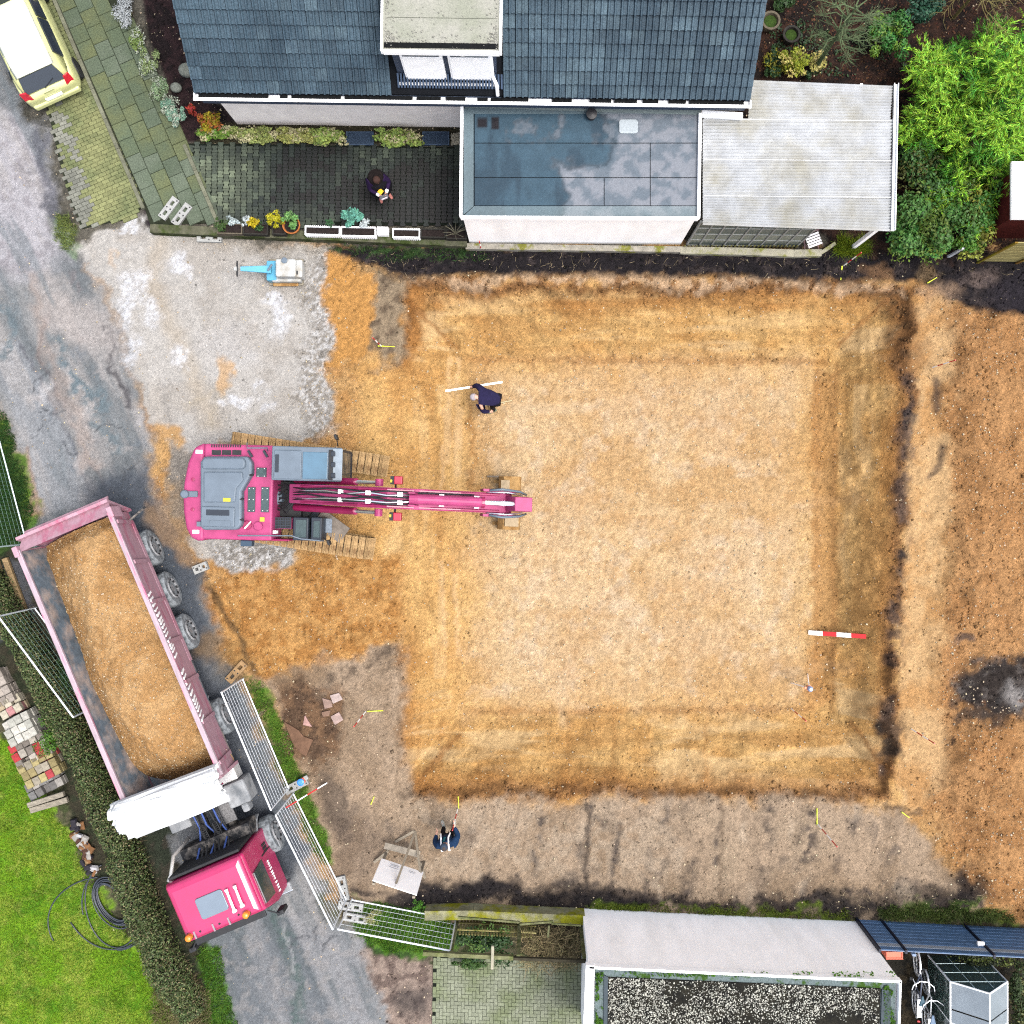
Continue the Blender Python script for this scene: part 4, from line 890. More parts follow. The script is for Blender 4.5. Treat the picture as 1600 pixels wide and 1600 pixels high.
V, F = leaves(mo+np.array([0, 0, .02]), np.tile([0, 0, 1.], (len(mo), 1)), .03, .7, .6); g = mesh_np('moss', V, F, mat('moss', alb(74, 116, 36), .95, 0, island=.4), lb); g['kind'] = 'stuff'
# ------------------------------------------------------------------ excavator
MPK = mat('excavator_paint', (.24, .032, .10), .5, .14, 3, spec=.3)
MPKD = mat('excavator_paint_shaded', (.18, .007, .05), .45, .12, 3, spec=.4, coat=.12)  # deeper copy of the paint, with the upright sides' shade in its colour
MGY = mat('machine_grey', alb(128, 144, 160), .5, .08, 3, spec=.4)
MGD = mat('machine_dark', alb(58, 68, 82), .5, .1, 5, spec=.4)
MBK = mat('rubber_black', (.015, .016, .018), .6, .15, 12)
MCH = mat('chrome', (.75, .77, .8), .18, .04, 5, metal=.9)
MTRK = mat('muddy_steel', alb(214, 178, 128), .8, .25, 9, .35, 30, rnd=.12, col2=alb(140, 108, 74), c2scale=4, c2lo=.5, c2hi=.65)
MMUD = mat('mud_plate', alb(214, 172, 114), .85, .22, 7, .3, col2=alb(176, 132, 78), c2scale=3)
MYE = mat('yellow_label', alb(236, 224, 80), .5); MSTW = mat('sticker_white', (.8, .8, .76), .5)
ERZ = R(-1.6); ec = P(462, 772, 0)
exc = thing('excavator', 'magenta crawler excavator with grey hood, its bucket reaching into the pit', 'excavator', (ec.x, ec.y, 0), ERZ)
EI = Matrix.Rotation(-ERZ, 4, 'Z') @ Matrix.Translation((-ec.x, -ec.y, 0))
def E(px, py, z): return EI @ P(px, py, z)
def epoly(pts, z): return [tuple(E(x, y, z)[:2]) for x, y in pts]
def ebox(name, x0_, y0_, x1_, y1_, z0, z1, m, par=None, bevel=.012):
    a, b_ = E(x0_, y0_, z1), E(x1_, y1_, z1)
    return MB().bb((min(a.x, b_.x), min(a.y, b_.y), z0), (max(a.x, b_.x), max(a.y, b_.y), z1)).obj(name, m, par or exc, bevel)
ZD = 2.1
cwp = [(319, 691), (303, 699), (293, 722), (287, 752), (285, 775), (286, 800), (290, 825), (297, 840), (308, 845), (319, 845)]
cwt = MB().prism(epoly(cwp, ZD)[::-1] if False else epoly(cwp, ZD), 1.05, ZD).obj('counterweight', MPK, exc, .09, seg=3)
for x, y in ((301.5, 749), (301, 796)): MB().lathe([(.05, 0), (.05, .02), (.03, .025)], 10, c=tuple(E(x, y, ZD))).obj('lifting_eye', MPKD, cwt)
for x0_, y0_, x1_, y1_ in ((306, 703, 316, 709), (301, 828, 311, 834)): ebox('reflector', x0_, y0_, x1_, y1_, ZD-.01, ZD+.006, MSTW, cwt, 0)
a, b_ = E(287, 772, ZD+.05), E(309, 772, ZD+.05); MB().beam(a, b_, .16, .05).obj('camera_bracket', MGY, cwt, .02); MB().lathe([(.11, 0), (.11, .1), (.08, .13)], 14, c=tuple(E(290, 772, ZD+.04))).obj('rear_camera', MGY, cwt)
body = ebox('body', 319.5, 693, 424, 845, 1.05, ZD-.02, MPK, bevel=.05)
for x in range(13): a = 330+x*3.7; ebox('grille_slot', a, 694.5, a+2, 699, ZD-.03, ZD-.012, MBK, body, 0) if x % 1 == 0 else None
for x in range(3): ebox('air_intake', 331+x*16, 703, 345+x*16, 711, ZD-.04, ZD-.008, MBK, body, 0)
hood = MB().prism(epoly([(312, 722), (318, 713), (386, 713), (393, 722), (393, 740), (377, 768), (377, 820), (369, 828), (316, 828), (312, 822)], 2.4), ZD-.02, 2.38).obj('engine_hood', MGY, exc, .06, seg=3)
MB().prism(epoly([(313, 722), (317, 715), (379, 715), (383, 722), (382, 730), (377, 733), (315, 733)], 2.5), 2.3, 2.46).obj('air_filter_cover', MGY, hood, .05, seg=3)
MB().prism(epoly([(316, 737), (377, 737), (379, 750), (368, 763), (366, 785), (316, 785)], 2.5), 2.3, 2.42).obj('hood_panel', MGY, hood, .04, seg=3)
ebox('hood_lid', 314, 791, 366, 824, 2.3, 2.425, MGY, hood, .03)
ebox('latch_plate', 322, 796, 358, 806, 2.41, 2.437, MGD, hood, .005); ebox('latch_plate', 327, 813, 360, 823, 2.41, 2.437, MGY, hood, .005)
ebox('warning_label', 348.5, 778, 360, 784, 2.41, 2.426, MYE, hood, 0)
ebox('tail_light_box', 307, 815, 320, 823, ZD, 2.3, MGY, hood, .01)
MTRD = mat('tread_plate', alb(88, 108, 112), .6, .1, 8, .3, 90, metal=.2)
studm = MB().lathe([(.012, 0), (.012, .01), (.006, .014)], 6).mesh('stud', mat('stud', (.7, .7, .7), .4))
for x0_, y0_, x1_, y1_ in ((400.5, 730.5, 416, 745.5), (387.5, 761, 398, 800), (408.5, 761, 419.5, 800.5)):
    tp = ebox('tread_plate', x0_, y0_, x1_, y1_, ZD-.01, ZD+.02, MTRD, body, .004)
    for sx in (.18, .82):
        for sy in ((.1, .9) if y1_-y0_ < 20 else (.06, .5, .94)): q = E(x0_+(x1_-x0_)*sx, y0_+(y1_-y0_)*sy, ZD+.02); inst('stud', studm, q, 0, tp)
for x, y, m in ((387, 820.5, MPKD), (404, 822, MPK)): MB().lathe([(.12, 0), (.12, .06), (.1, .075)], 18, c=tuple(E(x, y, ZD-.02))).obj('filler_cap', m, body, smooth=False)
a, b_ = E(382, 826, ZD+.07), E(392, 815, ZD+.07); MB().beam(a, b_, .03, .02).obj('cap_handle', MSTW, body)
for x, y in ((391, 742), (376, 780), (376, 812)): a, b_ = E(x-3, y, ZD+.25), E(x+5, y, ZD+.25); MB().tube([a, b_], .03, 8).obj('hood_latch', MBK, hood)
for x in (388, 412): a, b_ = E(x, 704, ZD+.04), E(x+6, 714, ZD+.04); MB().beam(a, b_, .06, .06).obj('bracket', MGD, body)
# cab
CZT = 2.98
cab = ebox('cab', 425.5, 698, 529, 752, 1.1, CZT-.05, MGD, bevel=.05)
ebox('cab_roof', 425, 696.5, 533, 753, CZT-.06, CZT, MGY, cab, .03)
ebox('roof_hatch', 428.5, 703, 470, 749, CZT-.01, CZT+.045, MGY, cab, .02); ebox('hatch_lid', 430, 710, 435, 738, CZT+.04, CZT+.06, MGD, cab, .005)
ebox('skylight', 473.5, 706, 511, 749, CZT-.005, CZT+.02, mat('skylight_glass', alb(96, 140, 168), .1, .1, 2, spec=.7), cab, .01)
ebox('light_bar', 514, 703, 519, 750, CZT, CZT+.07, MBK, cab, .01)
for y in (709, 726, 743): ebox('roof_lamp', 517, y-4, 523, y+4, CZT, CZT+.09, MGD, cab, .015)
ebox('sun_visor', 520, 701, 534, 751, CZT-.02, CZT+.015, mat('visor', alb(176, 192, 206), .5), cab, .01)
aw, bw = E(425.5, 698, 2.9), E(529, 752, 2.9); cx0, cx1, cy1, cy0 = aw.x, bw.x, aw.y, bw.y
MGLS = mat('cab_glass', (.03, .04, .045), .08, 0, spec=.8)
MB().bb((cx1+.001, cy0+.08, 1.5), (cx1+.02, cy1-.08, 2.8)).obj('windscreen', MGLS, cab)
MB().bb((cx0+.15, cy1+.001, 1.7), (cx0+.85, cy1+.015, 2.8)).obj('side_window', MGLS, cab); MB().bb((cx0+.92, cy1+.001, 1.7), (cx1-.1, cy1+.015, 2.8)).obj('side_window', MGLS, cab)
MB().bb((cx0+.15, cy0-.015, 1.7), (cx1-.1, cy0-.001, 2.8)).obj('side_window', MGLS, cab)
def mirror(name, px, py, bx, by, z):
    a = E(px, py, z); b_ = E(bx, by, z-.25); o = MB().box((0, 0, 0), (.07, .14, .24)).obj(name, MBK, exc, .02); o.location = a; o.rotation_euler = (0, 0, .4)
    arm = MB().tube([a, b_], .015, 6); arm.obj('mirror_arm', MBK, exc)
mirror('mirror', 525.5, 683, 528, 697, 2.8); mirror('mirror', 514, 847.5, 505, 840, 2.2)
# right-hand deck boxes
ebox('step_deck', 415, 808, 456, 827, 1.3, 1.72, MPK, bevel=.02)
gr_ = ebox('deck_grating', 415, 808.5, 455, 826, 1.71, 1.75, MBK, bevel=0); mb = MB()
for i in range(11): a, b_ = E(416+i*3.8, 809, 1.765), E(416+i*3.8, 826, 1.765); mb.beam(a, b_, .02, .03)
for j in range(5): a, b_ = E(415.5, 809+j*4, 1.768), E(455, 809+j*4, 1.768); mb.beam(a, b_, .02, .03)
mb.obj('grating_bars', MGD, gr_)
b1 = ebox('tool_box', 458, 808, 481, 845, 1.15, 1.85, MGD, bevel=.03); ebox('tread_plate', 462, 812, 478, 840, 1.84, 1.875, MTRD, b1, .004)
b2 = ebox('tool_box', 486, 808, 502, 845, 1.15, 1.8, MGD, bevel=.03); ebox('tread_plate', 490, 814, 499, 840, 1.79, 1.825, MTRD, b2, .004)
ebox('front_step', 504, 810, 518, 832.5, 1.25, 1.31, mat('perforated', alb(150, 164, 180), .5, .3, 30), bevel=.005)
ebox('side_panel', 318, 839, 452, 846, 1.1, 1.9, MPKD, bevel=.03)
ebox('side_light', 375.5, 844, 393, 854, 1.5, 1.78, mat('lampblue', alb(70, 96, 120), .5), bevel=.02)
for pts in ([(372, 837, 2.1), (372, 837, 2.35), (455, 837, 2.3), (470, 842, 2.2), (500, 845, 2.15), (506, 845, 1.8)], [(386, 692, 2.1), (386, 700, 2.3), (418, 700, 2.3), (418, 704, 2.1)]):
    MB().tube([E(*p) for p in pts], .018, 6).obj('handrail', MGY, exc)
ebox('yellow_label', 406, 808, 413, 815, ZD-.01, ZD+.006, MYE, body, 0); ebox('white_label', 425, 829, 431, 834, 1.7, 1.93, MSTW, body, 0)
# turntable well
ebox('platform', 424.5, 752, 470, 808, 1.0, 1.3, MBK, bevel=.01); MB().lathe([(.85, .75), (.85, 1.04)], 28).obj('slewing_ring', MBK, exc)
random.seed(3)
for i in range(9):
    y = 758+i*5; pts = [(428, y+random.uniform(-4, 4), 1.35), (436, y+random.uniform(-8, 8), 1.6), (447, y+random.uniform(-6, 6), 1.75), (460, 775+(i-4)*2, 2.1)]
    MB().tube([E(*p) for p in pts], .022, 6).obj('hydraulic_hose', MBK, exc, smooth=True)
MB().lathe([(.2, 1.3), (.2, 1.55), (.12, 1.62)], 16, c=(E(432, 778, 1.4).x, E(432, 778, 1.4).y, 0)).obj('swing_motor', MGY, exc)
# boom (side outline swept across its width)
YB = E(650, 780, 4).y; bw2 = .25
bx = lambda px, z: E(px, 780, z).x
def ycen(px, z): return E(px, 771+(px-455)*.047, z).y
boom_pts = [(452, 2.0), (452, 2.35), (500, 3.35), (560, 4.3), (605, 4.62), (650, 4.55), (720, 4.2), (790, 3.75), (800, 3.5), (785, 3.35), (715, 3.72), (640, 4.0), (600, 3.95), (560, 3.5), (500, 2.5), (470, 1.95)]
vsL = [Vector((bx(p, z), ycen(p, z)-bw2, z)) for p, z in boom_pts]; vsR = [Vector((bx(p, z), ycen(p, z)+bw2, z)) for p, z in boom_pts]
n = len(boom_pts); bm2 = MB(); fs = [tuple(range(n)), tuple(reversed(range(n, 2*n)))]+[(i, n+i, n+(i+1) % n, (i+1) % n) for i in range(n)]
boom = bm2.add(vsL+vsR, fs).obj('boom', MPK, exc, .02)
def by(px, z, dy): return Vector((bx(px, z), ycen(px, z)+dy, z))
for s in (-1, 1):      # raised flange along the boom top, boom cylinders, work lights
    MB().tube([by(470, 2.75, s*.2), by(560, 4.36, s*.2), by(605, 4.68, s*.2), by(720, 4.26, s*.2), by(780, 3.86, s*.2)], .03, 6).obj('boom_flange', MPKD, boom)
    cy_ = MB().tube([by(462, 1.55, s*.37), by(556, 3.15, s*.37)], .095, 12).obj('boom_cylinder', MPKD, exc, smooth=False)
    MB().tube([by(556, 3.15, s*.37), by(590, 3.7, s*.37)], .05, 10).obj('cylinder_rod', MCH, cy_)
    MB().lathe([(.1, -.09), (.1, .09)], 12, axis='Y', c=tuple(by(592, 3.75, s*.37))).obj('cylinder_eye', MPK, cy_)
    p = by(622, 4.05, s*.44); wl_ = MB().box(p, (.2, .2, .22)).obj('work_light', mat('lamp_red', (.26, .008, .03), .4), exc, .02)
    MB().box(p+Vector((-.14, 0, .02)), (.09, .2, .2)).obj('lamp_back', MBK, wl_); MB().box(p+Vector((-.16, -.02*s, .13)), (.05, .07, .03)).obj('lamp_tag', MYE, wl_)
    MB().tube([p+Vector((-.08, 0, -.06)), p+Vector((-.08, -s*.2, -.1))], .025, 6).obj('lamp_bracket', MBK, wl_)
for i, (a, z, m) in enumerate(((-.14, .04, MBK), (-.09, .05, MCH), (-.03, .04, MBK), (.03, .05, MBK), (.08, .04, MCH), (.14, .05, MBK))):
    random.seed(20+i); pts = [by(458, 2.45, a*1.1)]
    for px, zz in ((480, 2.98), (510, 3.55), (540, 4.02), (575, 4.46), (605, 4.66), (640, 4.62)): pts.append(by(px, zz+z, a+random.uniform(-.035, .035)))
    if i % 2: pts += [by(690, 4.4+z, a+.02), by(740, 4.13+z, a*1.2)]
    MB().tube(pts, .021, 6).obj('hydraulic_hose', m, boom, smooth=True)
for px, z in ((532, 3.9), (575, 4.5), (625, 4.66), (690, 4.4), (745, 4.1)):
    for a in (-.1, .1): MB().box(by(px, z+.05, a), (.12, .1, .05)).obj('hose_clamp', mat('clamp', (.75, .74, .76), .4), boom)
ac = MB().tube([by(640, 4.82, 0), by(652, 4.82, 0), by(755, 4.45, 0)], .12, 14).obj('arm_cylinder', MPK, exc)
MB().tube([by(755, 4.45, 0), by(812, 4.2, 0)], .055, 10).obj('cylinder_rod', MCH, ac); MB().tube([by(752, 4.46, 0), by(757, 4.44, 0)], .135, 14).obj('cylinder_gland', MPKD, ac)
for s in (-1, 1): MB().extr([by(635, 4.55, s*.13), by(655, 4.5, s*.13), by(648, 4.9, s*.13), by(638, 4.9, s*.13)], (0, s*.03, 0)).obj('cylinder_lug', MPK, boom)
# boom tip fork, stick, linkage, bucket
for s in (-1, 1):
    MB().extr([by(755, 4.0, s*.27), by(800, 3.9, s*.27), by(812, 3.6, s*.27), by(795, 3.35, s*.27), by(750, 3.55, s*.27)], (0, s*.07, 0)).obj('boom_fork', MPK, boom, .01)
    MB().tube([by(765, 4.0, s*.3), by(785, 4.02, s*.34), by(812, 3.8, s*.3), by(822, 3.3, s*.24)], .03, 6).obj('hydraulic_hose', MGY, exc, smooth=True)
    MB().tube([by(760, 3.95, s*.25), by(790, 3.98, s*.27), by(816, 3.7, s*.22)], .022, 6).obj('hydraulic_hose', MCH, exc, smooth=True)
zb = ground_z(P(795, 786, -1.2).x, P(795, 786, -1.2).y)
stick = MB().loft([[by(805, 4.35, -.17), by(832, 4.3, -.17), by(832, 4.3, .17), by(805, 4.35, .17)], [by(785, 3.5, -.19), by(822, 3.4, -.19), by(822, 3.4, .19), by(785, 3.5, .19)], [by(790, 2.2, -.17), by(815, 2.2, -.17), by(815, 2.2, .17), by(790, 2.2, .17)], [by(792, zb+1.2, -.14), by(806, zb+1.2, -.14), by(806, zb+1.2, .14), by(792, zb+1.2, .14)]]).obj('stick', MPK, exc, .015)
bc = MB().tube([by(822, 3.2, 0), by(826, 1.6, 0)], .08, 10).obj('bucket_cylinder', MPK, exc); MB().tube([by(826, 1.6, 0), by(824, zb+1.5, 0)], .045, 8).obj('cylinder_rod', MCH, bc)
cp = by(799, zb+1.1, 0); MB().box(cp, (.5, .42, .34)).obj('quick_coupler', MGD, exc, .02)
bkx0, bkx1 = E(776, 786, zb+.9).x, E(812, 786, zb+.9).x; bky0, bky1 = E(795, 826, zb+.9).y, E(795, 746, zb+.9).y
bkp = [(bkx0, zb+.03), (bkx0+.02, zb+.35), (bkx0+.05, zb+.7), (bkx0+.2, zb+.95), (bkx1-.15, zb+1.0), (bkx1, zb+.8), (bkx1+.02, zb+.45), (bkx1-.12, zb+.14), (bkx1-.35, zb+.06)]
inn = [(x+(.03 if x < (bkx0+bkx1)/2 else -.03), z-.03) for x, z in bkp]
shell = MB()
for (xa, za), (xb, zb2) in zip(bkp[1:-1], bkp[2:]):
    shell.extr([(xa, bky0, za), (xb, bky0, zb2), (xb, bky0, zb2-.035), (xa, bky0, za-.035)], (0, bky1-bky0, 0))
bucket = shell.obj('bucket', MMUD, exc)
for y in (bky0-.03, bky1): MB().extr([(x, y, z) for x, z in bkp], (0, .03, 0)).obj('bucket_cheek', MMUD, bucket)
a = E(760, 746, zb+.5); MB().extr([(bkx0+.02, bky1+.001, zb+.65), (a.x, bky1+.001, zb+.12), (a.x+.05, bky1+.001, zb+.05), (bkx0+.02, bky1+.001, zb+.4)], (0, .05, 0)).obj('side_cutter', mat('cutter', alb(190, 180, 166), .6, .2), bucket)
for ya, yb, xa, xb in ((750, 769, 783, 796), (807, 823, 789, 810)): ebox('wear_plate', xa, ya, xb, yb, zb+.99, zb+1.04, mat('wear_plate', alb(206, 184, 150), .7, .15), bucket, .004)
for i in range(5): x = bkx0-.06; y = bky0+.12+i*(bky1-bky0-.24)/4; MB().box((x, y, zb+.04), (.16, .1, .04)).obj('bucket_tooth', MMUD, bucket)
# tracks
TA = R(-8.9)
def track(fx, fy, flip):
    f = E(fx, fy, .92); LT, HT, WT = 4.35, .92, .6
    t = bpy.data.objects.new('track', None); link(t, exc); d = Vector((math.cos(TA-ERZ), math.sin(TA-ERZ), 0))
    c = f-d*(LT/2-.05); t.location = (c.x, c.y, .02); t.rotation_euler = (0, 0, TA-ERZ)
    r = HT/2-.04; straight = LT-2*r; per = 2*straight+2*math.pi*r; n = 50
    sh = MB().box((0, 0, 0), (per/n-.026, WT, .035)).box((0, 0, .032), (.025, WT, .03)).box((-.05, 0, .03), (.018, WT*.98, .024)).mesh('track_shoe', MTRK)
    for i in range(n):
        s = per*i/n
        if s < straight: p, a = (-straight/2+s, HT-.04), 0
        elif s < straight+math.pi*r: th = (s-straight)/r; p, a = (straight/2+r*math.sin(th), HT/2+r*math.cos(th)), th
        elif s < 2*straight+math.pi*r: p, a = (straight/2-(s-straight-math.pi*r), .04), math.pi
        else: th = (s-2*straight-math.pi*r)/r; p, a = (-straight/2-r*math.sin(th), HT/2-r*math.cos(th)), math.pi+th
        inst('track_shoe', sh, (p[0], 0, p[1]), 0, t, rot=(0, a, 0))
    MB().bb((-straight/2, -.17, .2), (straight/2, .17, .72)).obj('track_frame', MGD, t, .03)
    for sx in (-1, 1): MB().lathe([(.12, -.1), (r-.05, -.09), (r-.05, .09), (.12, .1)], 18, axis='Y', c=(sx*straight/2, 0, HT/2)).obj('sprocket', MTRK, t)
    return t
track(597.5, 728, 0); track(575.5, 858, 1)
uc = MB().box((0, 0, .62), (1.5, 2.0, .35)).obj('undercarriage', MGD, exc, .04); uc.location = (.15, -.15, 0); uc.rotation_euler = (0, 0, TA-ERZ)
MB().box((0, 0, 0), (.9, .5, .06)).obj('track_guard', mat('guard', alb(150, 140, 130), .7, .2), exc).matrix_local = Matrix.Translation(E(518, 822, .9)) @ Matrix.Rotation(-.6, 4, 'Z')

# ------------------------------------------------------------------ tipper truck with semi-trailer
TRZ = math.atan2(-.92, .391); tc_ = P(212, 1080, 0)
truck = thing('tipper_truck', 'red tipper semi-trailer truck with soil filled skip, parked on the lane', 'truck', (tc_.x, tc_.y, 0), TRZ)
TI = Matrix.Rotation(-TRZ, 4, 'Z') @ Matrix.Translation((-tc_.x, -tc_.y, 0))
def T(px, py, z): return TI @ P(px, py, z)
MRED = mat('truck_red', (.28, .012, .07), .35, .05, 3, spec=.5, coat=.4)
MSK = mat('skip_red', (.26, .05, .1), .55, .12, 4, col2=alb(220, 176, 192), c2scale=1.3, c2lo=.25, c2hi=.5, stretch=(.6, 2, 2))
MSKL = mat('skip_rail', alb(214, 192, 204), .55, .15, 4, col2=(.27, .07, .13), c2scale=2, c2lo=.55, c2hi=.65, stretch=(.5, 3, 3))
MSKI = mat('skip_inside', alb(120, 136, 150), .6, .25, 5, col2=alb(206, 188, 178), c2scale=1.6)
MCHS = mat('chassis', alb(60, 62, 66), .7, .25, 8, col2=alb(150, 144, 138), c2scale=4)
MDUST = mat('dusty_grey', alb(196, 200, 204), .75, .18, 6, col2=alb(130, 136, 142), c2scale=3)
MTYR = mat('tyre', alb(176, 184, 190), .85, .2, 9, col2=alb(104, 110, 116), c2scale=6)
RZ_ = 2.6
pr_, pl_ = T(104, 828, RZ_), T(266, 1238, RZ_)
tx0, tx1 = pr_.x, pl_.x+.1; ty = (T(180, 798, RZ_).y-T(30, 868, RZ_).y)/2; tyc = (T(256, 996, RZ_).y+T(110, 1060, RZ_).y)/2
ty = min(ty, 1.32)
WYO = 2.34-.17-tyc
skip = bpy.data.objects.new('skip', None); link(skip, truck)
ZF = 1.2
def wallp(name, y, s, m):   # outer wall with slight outward lean + inner skin
    return MB().loft([[(tx0, y-s*.14, ZF), (tx1, y-s*.14, ZF), (tx1, y-s*.2, ZF), (tx0, y-s*.2, ZF)], [(tx0, y, RZ_-.06), (tx1, y, RZ_-.06), (tx1, y-s*.06, RZ_-.06), (tx0, y-s*.06, RZ_-.06)]]).obj(name, m, skip)
for s in (-1, 1):
    y = tyc+s*ty
    w = wallp('skip_side', y, s, MSK)
    MB().bb((tx0, min(y+s*.03, y-s*.1), RZ_-.06), (tx1, max(y+s*.03, y-s*.1), RZ_+.03)).obj('top_rail', MSKL, skip, .015)
    MB().loft([[(tx0+.05, y-s*.21, ZF+.1), (tx1-.05, y-s*.21, ZF+.1), (tx1-.05, y-s*.22, ZF+.1), (tx0+.05, y-s*.22, ZF+.1)], [(tx0+.05, y-s*.065, RZ_-.07), (tx1-.05, y-s*.065, RZ_-.07), (tx1-.05, y-s*.08, RZ_-.07), (tx0+.05, y-s*.08, RZ_-.07)]]).obj('inner_wall', MSKI, skip)
    for i in range(7): x = tx0+.3+i*(tx1-tx0-.6)/6; MB().extr([(x-.05, y-s*.14, ZF), (x+.05, y-s*.14, ZF), (x+.05, y+s*.02, RZ_-.07), (x-.05, y+s*.02, RZ_-.07)], (0, s*.04, 0)).obj('side_rib', MSK, skip)
MB().bb((tx0, tyc-ty+.16, ZF-.12), (tx1, tyc+ty-.16, ZF)).obj('skip_floor', MSKI, skip)
# tailgate leaning back, hinged posts
MB().loft([[(tx0, tyc-ty+.03, ZF), (tx0, tyc+ty-.03, ZF), (tx0-.06, tyc+ty-.03, ZF), (tx0-.06, tyc-ty+.03, ZF)], [(tx0-.28, tyc-ty+.03, RZ_-.15), (tx0-.28, tyc+ty-.03, RZ_-.15), (tx0-.36, tyc+ty-.03, RZ_-.15), (tx0-.36, tyc-ty+.03, RZ_-.15)]]).obj('tailgate', MSK, skip)
MB().loft([[(tx0+.06, tyc-ty+.02, RZ_), (tx0+.06, tyc+ty-.02, RZ_), (tx0, tyc+ty-.02, RZ_-.06), (tx0, tyc-ty+.02, RZ_-.06)], [(tx0-.46, tyc-ty+.18, RZ_-.42), (tx0-.46, tyc+ty-.1, RZ_-.42), (tx0-.48, tyc+ty-.1, RZ_-.5), (tx0-.48, tyc-ty+.18, RZ_-.5)]]).obj('tailgate_apron', MSK, skip)
for s in (-1, 1): MB().bb((tx0-.12, tyc+s*ty-.07, RZ_-.5), (tx0+.16, tyc+s*ty+.07, RZ_+.07)).obj('tailgate_post', MSK, skip, .02)
MB().tube([(tx0+.28, tyc+ty+.02, 1.7), (tx0+.1, tyc+ty+.5, 1.6)], .03, 6).obj('latch_lever', MCHS, skip)
# white lettering strokes on the left rail (illegible in the photograph)
random.seed(5)
for xa, xb in ((2.35, 4.15), (4.55, 5.9)):
    x = tx0+xa
    while x < tx0+xb:
        w = random.uniform(.04, .07); MB().extr([(x, tyc+ty+.002, RZ_-.06), (x+w, tyc+ty+.002, RZ_-.06), (x+w-.09, tyc+ty-.09, RZ_-.5), (x-.09, tyc+ty-.09, RZ_-.5)], (0, .05, 0)).obj('lettering', MWH, skip); x += random.uniform(.09, .16)
# front wall of the skip and side skirt
MB().bb((tx1, tyc-ty+.04, ZF), (tx1+.08, tyc+ty-.04, RZ_)).obj('skip_front', MSK, skip)
sk0, sk1 = T(200, 815, 1.4), T(290, 1036, 1.4)
MB().bb((sk0.x, T(181, 808, 1.3).y, 1.12), (sk1.x, T(204, 812, 1.3).y, 1.32)).obj('side_skirt', MSK, truck, .02)
MB().bb((tx0+.2, tyc-.45, .72), (tx1+2.2, tyc-.3, 1.02)).obj('chassis_rail', MCHS, truck); MB().bb((tx0+.2, tyc+.3, .72), (tx1+2.2, tyc+.45, 1.02)).obj('chassis_rail', MCHS, truck)
# wheels
def wheel_mesh():
    ty_ = MB().lathe([(.3, -.16), (.47, -.17), (.52, -.12), (.52, .12), (.47, .17), (.3, .16)], 26, axis='Y').mesh('tyre', MTYR)
    ri = MB().lathe([(.05, -.1), (.28, -.1), (.31, .1), (.29, .15), (.24, .12), (.2, .04), (.12, .06), (.1, .12), (.06, .13)], 20, axis='Y').mesh('rim', mat('rim', alb(186, 188, 192), .6, .2, 8, col2=alb(120, 120, 122), c2scale=6))
    nut = MB().lathe([(.02, .1), (.02, .16), (.01, .165)], 6, axis='Y').mesh('wheel_nut', mat('nut', (.6, .6, .58), .5)); slot = MB().box((0, .1, 0), (.05, .05, .07)).mesh('hand_hole', MBK)
    return ty_, ri, nut, slot
WT_, WR_, WN_, WS_ = wheel_mesh()
for (px, py) in ((232, 857), (261, 922), (289, 988), (345, 1120), (420, 1305)):
    x = T(px, py, .6).x; front = py > 1300
    for s in (-1, 1):
        w = bpy.data.objects.new('wheel', None); link(w, truck); w.location = (x, tyc+s*WYO, .52); w.rotation_euler = (0, 0, 0 if s > 0 else math.pi)
        inst('tyre', WT_, (0, 0, 0), 0, w); r_ = inst('rim', WR_, (0, .05, 0), 0, w)
        if s > 0:
            for k in range(8): a = k*math.pi/4; inst('hand_hole', WS_, (.245*math.cos(a), .07, .245*math.sin(a)), 0, w, rot=(0, -a, 0))
    MB().tube([(x, tyc-ty+.1, .52), (x, tyc+ty-.1, .52)], .07, 8).obj('axle', MCHS, truck)
def fender(x, s, r=.66, a0=20, a1=160, w=.5, m=None, yo=0):
    rings = []; y0_ = tyc+s*(WYO-.26+yo)
    for i in range(9):
        a = R(a0+(a1-a0)*i/8); c, sn = math.cos(a), math.sin(a)
        rings.append([(x+c*r, y0_-w/2, .52+sn*r), (x+c*r, y0_+w/2, .52+sn*r), (x+c*(r+.03), y0_+w/2, .52+sn*(r+.03)), (x+c*(r+.03), y0_-w/2, .52+sn*(r+.03))])
    return MB().loft(rings).obj('mudguard', m or MDUST, truck)
for (px, py) in ((232, 857), (261, 922), (289, 988)):
    for s in (-1, 1): fender(T(px, py, .6).x, s, .6, 35, 145, .4, yo=-.03)
xd = T(345, 1120, .6).x; xf = T(420, 1305, .6).x
for s in (-1, 1): fender(xd, s, .68, 12, 168, .62, yo=-.08)
# tractor: cab
cz = 2.9
rl, rr_, rfr, rfl = T(256, 1387, cz), T(375, 1339, cz), T(406, 1421, cz), T(292, 1471, cz)
cxb, cxf = (rl.x+rr_.x)/2-.02, (rfr.x+rfl.x)/2; cyl, cyr = (rr_.y+rfr.y)/2, (rl.y+rfl.y)/2
cyc = (cyl+cyr)/2; hw = (cyl-cyr)/2; HWB = 1.1
def ring(x0_, x1_, w, z): return [(x0_, cyc-w, z), (x1_, cyc-w, z), (x1_, cyc+w, z), (x0_, cyc+w, z)]
cabb = MB().loft([ring(cxb-.02, cxf+.28, HWB, .75), ring(cxb-.02, cxf+.3, HWB, 1.75), ring(cxb+.0, cxf+.1, hw+.05, 2.7), ring(cxb+.03, cxf, hw, cz-.1)]).obj('cab', MRED, truck, .06, seg=3)
croof = MB().loft([ring(cxb, cxf+.06, hw+.02, cz-.12), ring(cxb+.05, cxf+.02, hw-.02, cz-.02), ring(cxb+.2, cxf-.1, hw-.15, cz+.03)]).obj('cab_roof', MRED, truck, .05, seg=3)
